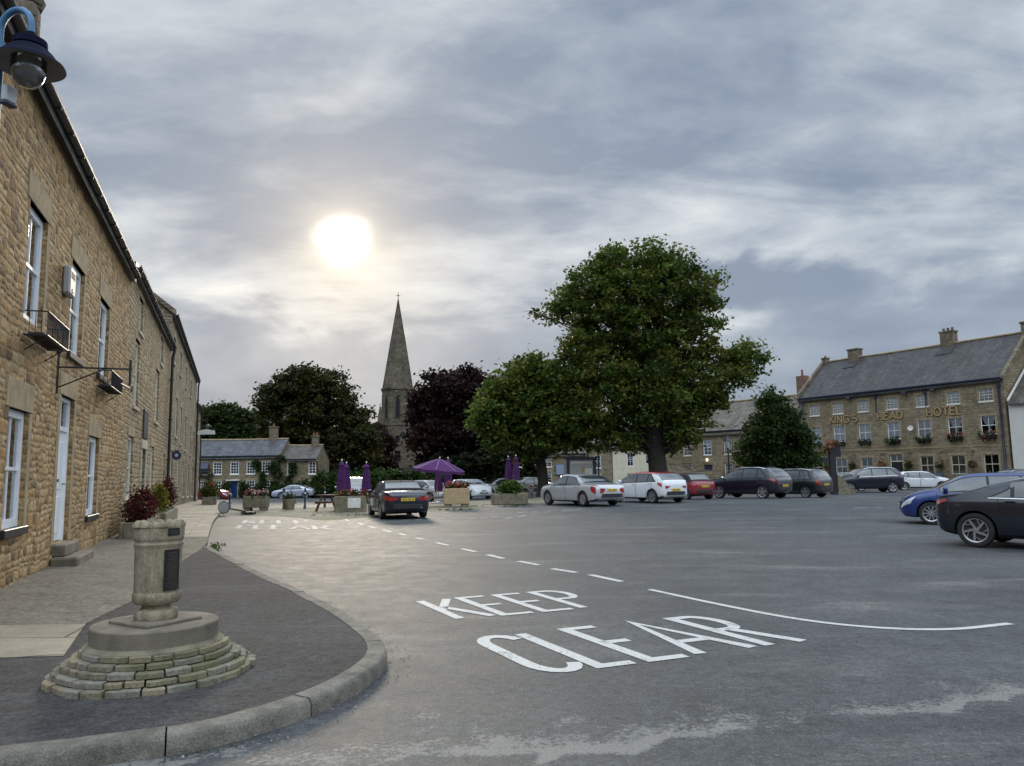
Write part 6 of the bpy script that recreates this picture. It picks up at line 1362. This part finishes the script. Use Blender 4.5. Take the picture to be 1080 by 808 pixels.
for i in range(n):
    a = 2*PI*i/n; L_ = random.uniform(.9, 1.1); V = []; 
    # each scallop is a flattened shell shape leaning outwards
    for j in range(7):
        u = -1+j/3
        for k in range(5):
            w_ = k/4; rr = .125+.085*w_*L_; al = a+u*PI/n*.98*(.7+.3*w_); zz = .80+.022*(1-u*u)+.012*math.sin(w_*PI)+.006*w_-.02*(w_ > .9); V.append((rr*math.cos(al), rr*math.sin(al), zz))
    mb.add(V, [(j*5+k, j*5+k+1, (j+1)*5+k+1, (j+1)*5+k) for j in range(6) for k in range(4)])
    o = len(mb.v); V2 = [(x, y, .785) for x, y, z in V]; mb.add(V2, [(j*5+k, (j+1)*5+k, (j+1)*5+k+1, j*5+k+1) for j in range(6) for k in range(4)])
    b = o-35
    ringi = [j*5 for j in range(7)]+[6*5+k for k in range(1, 5)]+[j*5+4 for j in range(5, -1, -1)]+[k for k in range(3, 0, -1)]
    for p, q in zip(ringi, ringi[1:]+ringi[:1]): mb.f.append((b+p, b+q, o+q, o+p)); mb.m.append(0)
mb.build('scalloped_rim', M['urn'], t, 50); MB().lathe([(.15, .79), (.15, .812), (.02, .818)], (0, 0, 0), 24).build('soil', M['trough'], t)
mb = MB()
def curved_panel(r_, half, z0, z1, th, nm, m, rows):
    mb = MB(); n = 8; V = []
    for i in range(n+1):
        a = -half+2*half*i/n
        for rr, z in ((r_-.01, z0), (r_+th, z0), (r_+th, z1), (r_-.01, z1)): V.append((rr*math.cos(a), rr*math.sin(a), z))
    mb.add(V, [(i*4+j, i*4+(j+1) % 4, (i+1)*4+(j+1) % 4, (i+1)*4+j) for i in range(n) for j in range(4)]+[(0, 1, 2, 3), (n*4+3, n*4+2, n*4+1, n*4)])
    p = mb.build(nm, m, t, 30); q = MB()
    for k in range(rows):
        z = z1-.02-(z1-z0-.03)*(k+.5)/rows; w_ = half*random.uniform(.5, .82); V = []
        for i in range(7):
            a = -w_+2*w_*i/6
            for rr, zz in ((r_+th-.001, z-.003), (r_+th+.0015, z-.003), (r_+th+.0015, z+.003), (r_+th-.001, z+.003)): V.append((rr*math.cos(a), rr*math.sin(a), zz))
        q.add(V, [(i*4+j, i*4+(j+1) % 4, (i+1)*4+(j+1) % 4, (i+1)*4+j) for i in range(6) for j in range(4)])
    q.build('raised_rows', M['plaque_text'], p)
curved_panel(.187, .36, .27, .6, .012, 'plaque', M['plaque'], 17); curved_panel(.199, .27, .715, .775, .008, 'small_plaque', M['plaque'], 2)

# ------------------------------------------------------------------ street lamp at the top left corner
lx, ly = -4.05, 6.0
t = thing('street_lamp', 'blue swan neck street lamp close to the camera at top left', 'street lamp', (lx-.17, ly, .118), R(-12))
mb = MB(); mb.lathe([(.09, 0), (.09, .9), (.06, .96), (.052, 1.0), (.04, 5.12)], (-.005, 0, 0), 14); mb.build('post', M['bluepaint'], t, 40)
ar_ = [(-.005, 0, 4.9), (-.005, 0, 5.1)]+[(.1475-.1525*math.cos(R(a)), 0, 5.22+.16*math.sin(R(a))) for a in range(0, 181, 15)]+[(.3, 0, 5.16)]
MB().tube(ar_, .028, 10).build('swan_neck', M['bluepaint'], t, 60)
MB().lathe([(.03, 5.16), (.036, 5.12), (.09, 5.105), (.125, 5.085), (.13, 5.03), (.12, 5.022), (.15, 5.0), (.185, 4.965), (.205, 4.93), (.21, 4.925)], (.3, 0, 0), 28).build('lamp_hood', M['darkblue'], t, 35)
mb = MB(); v = []; n = 36
pr = [(.205, 4.93), (.262, 4.885), (.27, 4.865), (.26, 4.868), (.2, 4.905), (.13, 4.915)]; V = []
for r_, z in pr:
    for j in range(n): V.append((.3+r_*math.cos(2*PI*j/n), r_*math.sin(2*PI*j/n), z))
mb.add(V, [(i*n+j, i*n+(j+1) % n, (i+1)*n+(j+1) % n, (i+1)*n+j) for i in range(len(pr)-1) for j in range(n)]); mb.f2 = 0
mb.m = [1 if i >= 2*n else 0 for i in range(len(mb.f))]; mb.build('brim', [M['darkblue'], M['lampin']], t, 50)
MB().lathe([(.128, 4.91), (.13, 4.86), (.125, 4.8), (.105, 4.74), (.07, 4.70), (.01, 4.685)], (.3, 0, 0), 28).build('glass_globe', M['globe'], t, 70)
mb = MB(); mb.lathe([(.1, 4.915), (.06, 4.87), (.03, 4.86)], (.3, 0, 0), 14); mb.build('bulb', M['lampin'], t, 60)
t = thing('control_box', 'grey metal box strapped to the blue street lamp post', 'box', (lx-.17, ly, 4.66), R(-12)); MB().bbox(.09, -.05, .03, .15, .06, .17, .01).build('case', M['grey_metal'], t); MB().bbox(.085, -.055, .005, .155, .065, .029, .006).build('base', M['navy'], t)

# ------------------------------------------------------------------ planters along the house front and by the road
def box_planter(label, s, out, L_, D_, H_, parts, mat='trough'):
    t = thing('stone_planter', label, 'planter', fac(s, out, g(*fac(s)[:2])+.16), FA, 'planters along the terrace'); mb = MB()
    mb.bbox(0, 0, 0, L_, .09, H_, .02); mb.bbox(0, D_-.09, 0, L_, D_, H_, .02); mb.bbox(0, .091, 0, .09, D_-.091, H_, .02); mb.bbox(L_-.09, .091, 0, L_, D_-.091, H_, .02); mb.build('trough', M[mat], t)
    MB().box(.091, .091, H_-.12, L_-.091, D_-.091, H_-.06).build('soil', M['earth'], t)
    for nm, bl, n, pal, sz, sg in parts: P, c = cloud(bl, n, 9, sg, pal, 1.2, .35); P[:, 2] = np.maximum(P[:, 2], H_-.05); leaves(nm, P, sz, c, t)
    return t
RB = [(.055,.012,.014), (.08,.018,.016), (.04,.012,.012), (.10,.03,.02)]; YG = [(.16,.16,.02), (.2,.19,.03), (.12,.13,.02)]
box_planter('stone trough planter with a dark red shrub by the house wall', 9.0, .8, 4.4, .54, .42, [('red_shrub', [(1.1, .27, .7, .34), (1.9, .27, .78, .38), (2.7, .27, .72, .36), (1.9, .27, .98, .26), (3.2, .27, .6, .28), (.7, .27, .58, .26)], 3800, RB, .055, .06)])
box_planter('stone trough planter with a yellow green and a dark red shrub further along', 14.2, .92, 5.4, .56, .42, [('yellow_shrub', [(1.0, .3, .7, .3), (1.0, .3, 1.0, .24), (1.4, .3, .75, .3), (.9, .3, 1.2, .14)], 1800, YG, .055, .05), ('dark_red_shrub', [(4.2, .3, .75, .34), (4.4, .3, 1.1, .26), (4.0, .3, 1.0, .28), (4.6, .3, 1.35, .16)], 1800, RB, .06, .06)])
box_planter('stone trough planter with low green plants at the far end of the footpath', 38., 1.9, 2.6, .8, .45, [('green_shrub', [(.5, .4, .75, .45), (1.2, .4, .8, .45), (1.9, .4, .75, .45)], 1800, [(.09,.1,.02), (.06,.08,.02)], .11, .09), ('pink_flowers', [(.9, .3, 1.15, .14), (2.0, .3, 1.05, .12)], 160, [(.5,.06,.1)], .09, .05)])
def trough(label, px, py, L_, D_, H_, rz, fl=None, mat='trough', feet=False, shrub=None, group='planters on the cobbles', n=900, pal=REDS):
    p = at(px, py); t = thing('flower_planter', label, 'planter', (p[0], p[1], ig(p[0], p[1])-.02), rz, group); mb = MB(); z0 = .16 if feet else 0
    mb.bbox(-L_/2, 0, z0, L_/2, .1, H_, .025); mb.bbox(-L_/2, D_-.1, z0, L_/2, D_, H_, .025); mb.bbox(-L_/2, .101, z0, -L_/2+.1, D_-.101, H_, .025); mb.bbox(L_/2-.1, .101, z0, L_/2, D_-.101, H_, .025); mb.box(-L_/2+.05, .05, z0+.01, L_/2-.05, D_-.05, z0+.06)
    mb.build('trough', M[mat], t)
    if feet:
        for s_ in (-1, 1): MB().bbox(s_*L_*.33-.16, .05, 0, s_*L_*.33+.16, D_-.05, z0-.001, .015).build('foot', M['trough'], t)
    MB().box(-L_/2+.101, .101, H_-.12, L_/2-.101, D_-.101, H_-.05).build('soil', M['earth'], t)
    if fl: flowers(t, [(q, D_/2+RNG.uniform(-.1, .1), H_+.06, .2) for q in np.arange(-L_/2+.15, L_/2-.05, .16)], n, .085, pal, .5)
    if shrub: P, c = cloud(shrub, 1700, 10, .08, [(.06,.10,.02), (.08,.13,.025), (.045,.08,.016)], 1., .4); leaves('shrub', P, .1, c, t)
    return t
pA = trough('stone planter of red flowers with a white notice, left of the black convertible', 369, 541.5, 1.35, .6, .72, R(6), True)
trough('pale timber planter of red flowers, right of the black convertible', 482, 536.3, 1.2, .6, .9, R(8), True, 'wood_pale', True, n=800)
trough('green mossy stone planter with a leafy shrub near the silver saloon', 539, 533., 1.75, .7, .55, R(12), None, 'trough', False, [(-.1, .35, .75, .36), (.15, .35, .85, .34), (.35, .35, .7, .3), (-.35, .35, .65, .28)])
trough('stone planter of pink flowers before the blue door', 268, 540, 1.15, .5, .72, R(0), True, 'trough', True, pal=PINK)
p = at(305, 538.5); t = thing('flower_pot', 'round stone pot with a small plant between the bollards', 'planter', (p[0], p[1], ig(p[0], p[1])-.02)); MB().lathe([(.2, 0), (.24, .06), (.29, .45), (.33, .5), (.33, .54), (.28, .54), (.27, .48)], (0, 0, 0), 20).build('pot', M['urn'], t, 45); flowers(t, [(0, 0, .55, .26)], 320, .08, WHT, .04)
xa = pA.location; t = thing('notice', 'white notice board fixed on the stone flower planter', 'notice', (xa[0], xa[1], xa[2]), pA.rotation_euler.z); MB().bbox(-.1, -.03, .2, .46, -.004, .64, .006).build('board', M['offwhite'], t)
mb = MB(); mb.tube([(.18, -.0315, .55), (.18, -.0325, .55)], .05, 12)
for k, w_ in enumerate((.18, .2, .12)): mb.box(.18-w_, -.0335, .45-.06*k, .18+w_, -.0305, .465-.06*k)
mb.build('faint_print', M['curtain'], t)

# picnic benches
def picnic(label, loc, rz, L_=1.7, col='wood'):
    t = thing('picnic_bench', label, 'picnic bench', loc, rz, 'picnic benches on the cobbles')
    mb = MB()
    for i in range(5): mb.bbox(-L_/2, -.37+.15*i, .70, L_/2, -.235+.15*i, .745, .006)
    mb.build('table_top', M[col], t)
    for s_ in (-1, 1):
        mb = MB()
        for k in (0, 1): y0 = s_*.62+s_*.13*k-.0; mb.bbox(-L_/2, y0-.06, .42, L_/2, y0+.06, .46, .006)
        mb.build_each('seat', M[col], t)
    for x in (-L_*.34, L_*.34):
        for s_ in (-1, 1):
            MB().prism([(s_*.22, .699), (s_*.32, .699), (s_*.72, 0), (s_*.6, 0)], x-.03, x+.03, 0).build('leg', M[col], t)
        MB().bbox(x+.031, -.78, .34, x+.08, .78, .42, .006).build('seat_bearer', M[col], t); MB().box(x+.031, -.33, .62, x+.075, .33, .699).build('table_bearer', M[col], t)
    return t
def here(px, py): p = at(px, py); return (p[0], p[1], ig(p[0], p[1]))
picnic('dark wooden picnic bench left of the stone planter with the notice', here(354, 540), R(-30)); picnic('wooden picnic bench under the open purple umbrella', here(457, 535.5), R(5)); picnic('weathered picnic bench behind the mossy shrub planter', here(548, 527), R(-3), 2.4)
picnic('picnic bench behind the red flowers, beneath the closed umbrellas', here(372, 535), R(-8))
# umbrellas
def parasol(label, loc, h, open_=False, rz=0., lean=0., r_=1.45):
    t = thing('umbrella', label, 'umbrella', loc, rz, 'purple umbrellas over the picnic benches'); t.rotation_euler = (lean*.3, lean, rz)
    MB().lathe([(.22, 0), (.22, .05), (.05, .09), (.03, .2)], (0, 0, 0), 16).build('base', M['grey_metal'], t, 40)
    MB().tube([(0, 0, .1), (0, 0, h)], .022, 8).build('pole', M['wood_pale'], t, 60); MB().lathe([(.02, 0), (.045, .03), (.035, .08), (.01, .11)], (0, 0, h-.01), 10).build('finial', M['offwhite'], t, 60)
    if open_:
        n = 8; V = []; rows = 6
        for i in range(rows+1):
            q = i/rows; rr = .06+(r_-.06)*q; 
            for j in range(n*4):
                a = 2*PI*j/(n*4); k = (j % 4)/4; fac_ = math.cos(PI/n)/math.cos((k-.5)*2*PI/n) if True else 1
                V.append((rr*fac_*math.cos(a), rr*fac_*math.sin(a), h-.04-.56*q**1.12-.05*q*math.sin(k*PI)))
        m = n*4; mb = MB(); mb.add(V, [(i*m+j, i*m+(j+1) % m, (i+1)*m+(j+1) % m, (i+1)*m+j) for i in range(rows) for j in range(m)])
        o = rows*m; va = [(V[o+j][0], V[o+j][1], V[o+j][2]-.14) for j in range(m)]; b = len(mb.v); mb.add(va, []); mb.f += [(o+j, o+(j+1) % m, b+(j+1) % m, b+j) for j in range(m)]; mb.m += [0]*m
        c = mb.build('canopy', M['purple'], t, 40); e = MB()
        for k in range(n):
            a = 2*PI*k/n; a2 = a; 
            e.tube([V[i*m+k*4] for i in range(rows+1)], .014, 5)
        e.build('hem', M['purple_edge'], c)
        cap = MB(); cap.lathe([(.42, h-.2), (.2, h-.09), (.03, h)], (0, 0, 0), 8); cap.build('vent_cap', M['purple'], c, 30)
        for k in range(n): a = 2*PI*k/n; MB().tube([(0, 0, h-.62), (r_*.5*math.cos(a), r_*.5*math.sin(a), h-.38)], .01, 4).build('rib', M['wood_pale'], t)
    else:
        n = 40; V = []; zs = [h-.02, h-.1, h-.22, h-.24, h-.5, h-.95, h-1.35, h-1.55]; rs = [.03, .1, .155, .12, .15, .19, .215, .2]
        for z, rr in zip(zs, rs):
            for j in range(n): a = 2*PI*j/n; q = rr*(1+.22*math.sin(a*8+z*1.5)*(z < h-.2)); V.append((q*math.cos(a), q*math.sin(a), z+.03*math.sin(a*4)*(z < h-1.5)))
        mb = MB(); mb.add(V, [(i*n+j, i*n+(j+1) % n, (i+1)*n+(j+1) % n, (i+1)*n+j) for i in range(len(zs)-1) for j in range(n)]); mb.build('folded_canopy', M['purple'], t, 50)
        MB().lathe([(.165, h-.98), (.21, h-.97), (.21, h-.93), (.165, h-.92)], (0, 0, 0), 14).build('tie_strap', M['purple'], t)
    return t
def par(label, px, py_top, Y, open_=False, **k):
    x = (px-540)/F*Y; z = ig(x, Y); d = ray(px, py_top); top_ = CZ+d[2]*Y/d[1]; x = d[0]*Y/d[1]; return parasol(label, (x, Y, z), top_-z-.1, open_, **k)
par('closed purple umbrella, the taller of two standing together on the left', 360.5, 484, 39.5); par('closed purple umbrella, the shorter of two standing together on the left', 365.5, 487, 41.5); par('closed purple umbrella standing alone left of the church tower', 386.5, 486.5, 41.5)
par('open purple umbrella with pale edges over a picnic bench', 459, 481.5, 43., True, lean=R(6)); par('closed purple umbrella showing beneath the open one', 462.5, 488, 45.5); par('closed purple umbrella just right of the open one', 472.5, 482, 45.5)
par('closed purple umbrella, left one of the pair under the smaller tree', 536, 480.5, 52.); par('closed purple umbrella, right one of the pair under the smaller tree', 544, 479.5, 51.5)

# bollards
for i, (px, py, lab) in enumerate(((242, 537, 'black bollard at the end of the flagstone footpath'), (279.3, 538.5, 'black bollard right of the pink flower planter'), (299.2, 538, 'black bollard left of the round stone pot'), (321.5, 537.5, 'black bollard right of the round stone pot'), (342.5, 536, 'black bollard beside the dark picnic bench'), (434.5, 536, 'black bollard right behind the black convertible'))):
    p = here(px, py); t = thing('bollard', lab, 'bollard', p, 0, 'bollards along the cobbled edge')
    MB().lathe([(.07, -.02), (.07, .12), (.05, .15), (.045, .88), (.06, .9), (.06, .94), (.045, .96), (.05, .99), (.03, 1.03), (.005, 1.04)], (0, 0, 0), 14).build('shaft', M['navy'], t, 45); MB().lathe([(.048, .74), (.0495, .745), (.0495, .8), (.048, .805)], (0, 0, 0), 14).build('band', M['curtain'], t)
p = here(236, 543.5); t = thing('fallen_sign', 'round sign on a pole fallen over at the corner of the cobbles', 'road sign', (p[0], p[1], p[2]), R(-8))
mb = MB(); mb.tube([(0, -.02, .3), (0, .02, .3)], .28, 22); mb.build('disc', M['bluegrey'], t, 40); mb = MB(); mb.tube([(0, -.032, .3), (0, -.021, .3)], .24, 22); mb.build('face', M['grey_metal'], t, 40); MB().tube([(.2, .05, .25), (.9, .08, .12), (1.0, .08, .09)], .035, 8).build('pole', M['black'], t, 50); MB().bbox(.85, -.1, 0, 1.4, .25, .09, .02).build('foot', M['black'], t)

# lamp posts with lanterns, sign post, notice board
def lamp_post(label, px, Y, ztop):
    x = (px-540)/F*Y; t = thing('lamp_post', label, 'lamp post', (x, Y, g(x, Y)+.02), 0, 'black lamp posts in the square'); h = ztop
    MB().lathe([(.17, 0), (.17, .25), (.12, .35), (.1, .9), (.075, 1.0), (.06, 1.2), (.045, h-1.0), (.07, h-.95), (.05, h-.85)], (0, 0, 0), 14).build('column', M['black'], t, 40)
    MB().tube([(-.35, 0, h-1.15), (.35, 0, h-1.15)], .02, 6).build('ladder_bar', M['black'], t)
    mb = MB()
    for k in range(4): a = PI/4+k*PI/2; mb.tube([(.13*math.cos(a), .13*math.sin(a), h-.85), (.25*math.cos(a), .25*math.sin(a), h-.35)], .014, 4)
    mb.lathe([(.3, h-.35), (.22, h-.24), (.1, h-.12), (.05, h-.02), (.02, h+.1)], (0, 0, 0), 4, PI/4); ln = mb.build('lantern', M['black'], t)
    MB().lathe([(.12, h-.85), (.235, h-.36)], (0, 0, 0), 4, PI/4).build('pane', M['globe'], ln); MB().lathe([(.03, h-.85), (.05, h-.7), (.03, h-.5)], (0, 0, 0), 8).build('mantle', M['offwhite'], ln, 60); return t
lamp_post('black lantern post beside the notice board', 618.5, 58., 4.55); lamp_post('black lantern post before the stone cottage', 766, 52., 4.0)
p = (595-540)/F*57; t = thing('notice_board', 'large notice board in a black frame near the silver saloon', 'notice board', (4.05, 57, g(4, 57)+.02), R(-2))
for x in (0, 1.95): MB().bbox(x-.11, -.1, 0, x+.11, .1, 2.75, .012).build('post', M['navy'], t)
MB().bbox(-.16, -.13, 2.62, 2.12, .13, 2.82, .02).build('top_rail', M['navy'], t); MB().bbox(.112, -.03, .7, 1.838, .03, 2.61, .01).build('panel', M['greybox'], t)
mb = MB(); mb.box(.2, -.04, 2.36, 1.75, -.031, 2.5); mb.box(1.25, -.04, 1.35, 1.75, -.031, 2.0); mb.mi = 1; mb.box(1.0, -.04, 1.7, 1.22, -.031, 2.1); mb.build('poster', [M['offwhite'], M['wood_pale']], t)
t = thing('sign_post', 'slim blue grey sign post right of the notice board', 'sign post', (6.35, 57.5, g(6.3, 57.5))); MB().tube([(0, 0, 0), (0, 0, 3.7)], .06, 8).build('pole', M['bluegrey'], t, 60); MB().bbox(-.35, -.05, 3.42, .15, -.02, 3.62, .01).build('plate', M['bluegrey'], t)
# inn sign post with hanging flowers
x0 = at(880, 521.5); t = thing('inn_sign_post', 'dark timber sign post with red flowers on top and a sloping stone foot', 'sign post', (x0[0], x0[1], g(x0[0], x0[1])), R(0))
MB().bbox(-.2, -.16, 0, .2, .16, 3.1, .02).build('post', M['black'], t); MB().bbox(-.65, -.08, 2.15, -.201, .08, 2.45, .02).bbox(.201, -.06, 2.5, .6, .06, 3.3, .02).build_each('arm', M['black'], t)
MB().prism([(.2, .0), (1.35, 0), (1.3, .2), (.32, 1.25), (.2, 1.3)], -.25, .25, 1).build('stone_foot', M['trough'], t)
flowers(t, [(-.1, 0, 3.2, .3), (-.3, 0, 3.0, .28), (.35, 0, 3.4, .22)], 420, .1, REDS, .55)

# grit and small stones washed up along the kerb, tufts of grass where the paving meets the road
n = 900; k = RNG.integers(0, len(kout)-1, n); q = kout[k]-nin[k]*np.abs(RNG.normal(size=(n, 1)))*.11-nin[k]*.008; P = np.c_[q, [g(*p)+.006 for p in q]]
o = leaves('grit', P, .016, np.array([(.22, .2, .17)]*n)*RNG.uniform(.3, 1.5, (n, 1)), None, M['petal'], 1.5, .4, 1.2); struct(o, 'loose grit along the foot of the kerb', 'grit', 'stuff')
tf = [kout[-1]+RNG.normal(size=2)*.12 for _ in range(5)]+[e+RNG.normal(size=2)*.08-np.array([-.12, -.05]) for e in ep[(ep[:, 1] > 17.2) & (ep[:, 1] < 19.2)] for _ in range(4)]+[kout[i]-nin[i]*.02 for i in (34, 35, 37, 52, 53, 60)]+[np.array(p_[:2]) for p_ in [here(px+RNG.normal()*5, py) for px, py in ((335, 545), (372, 545), (381, 544), (500, 535), (520, 533.5), (538, 534.5), (548, 534.2), (560, 532), (472, 538.5), (486, 538)) for _ in range(7)]]
P = []
for q in tf:
    for _ in range(9): P.append((q[0]+RNG.normal()*.045, q[1]+RNG.normal()*.045, g(*q)+abs(RNG.normal())*.03+.01))
P = np.array(P); o = leaves('grass', P, .035, np.array([(.06, .085, .02)]*len(P))*RNG.uniform(.6, 1.6, (len(P), 1)), None, None, .0, .3, 2.6); struct(o, 'tufts of grass growing at the edges of the paving', 'grass', 'stuff')
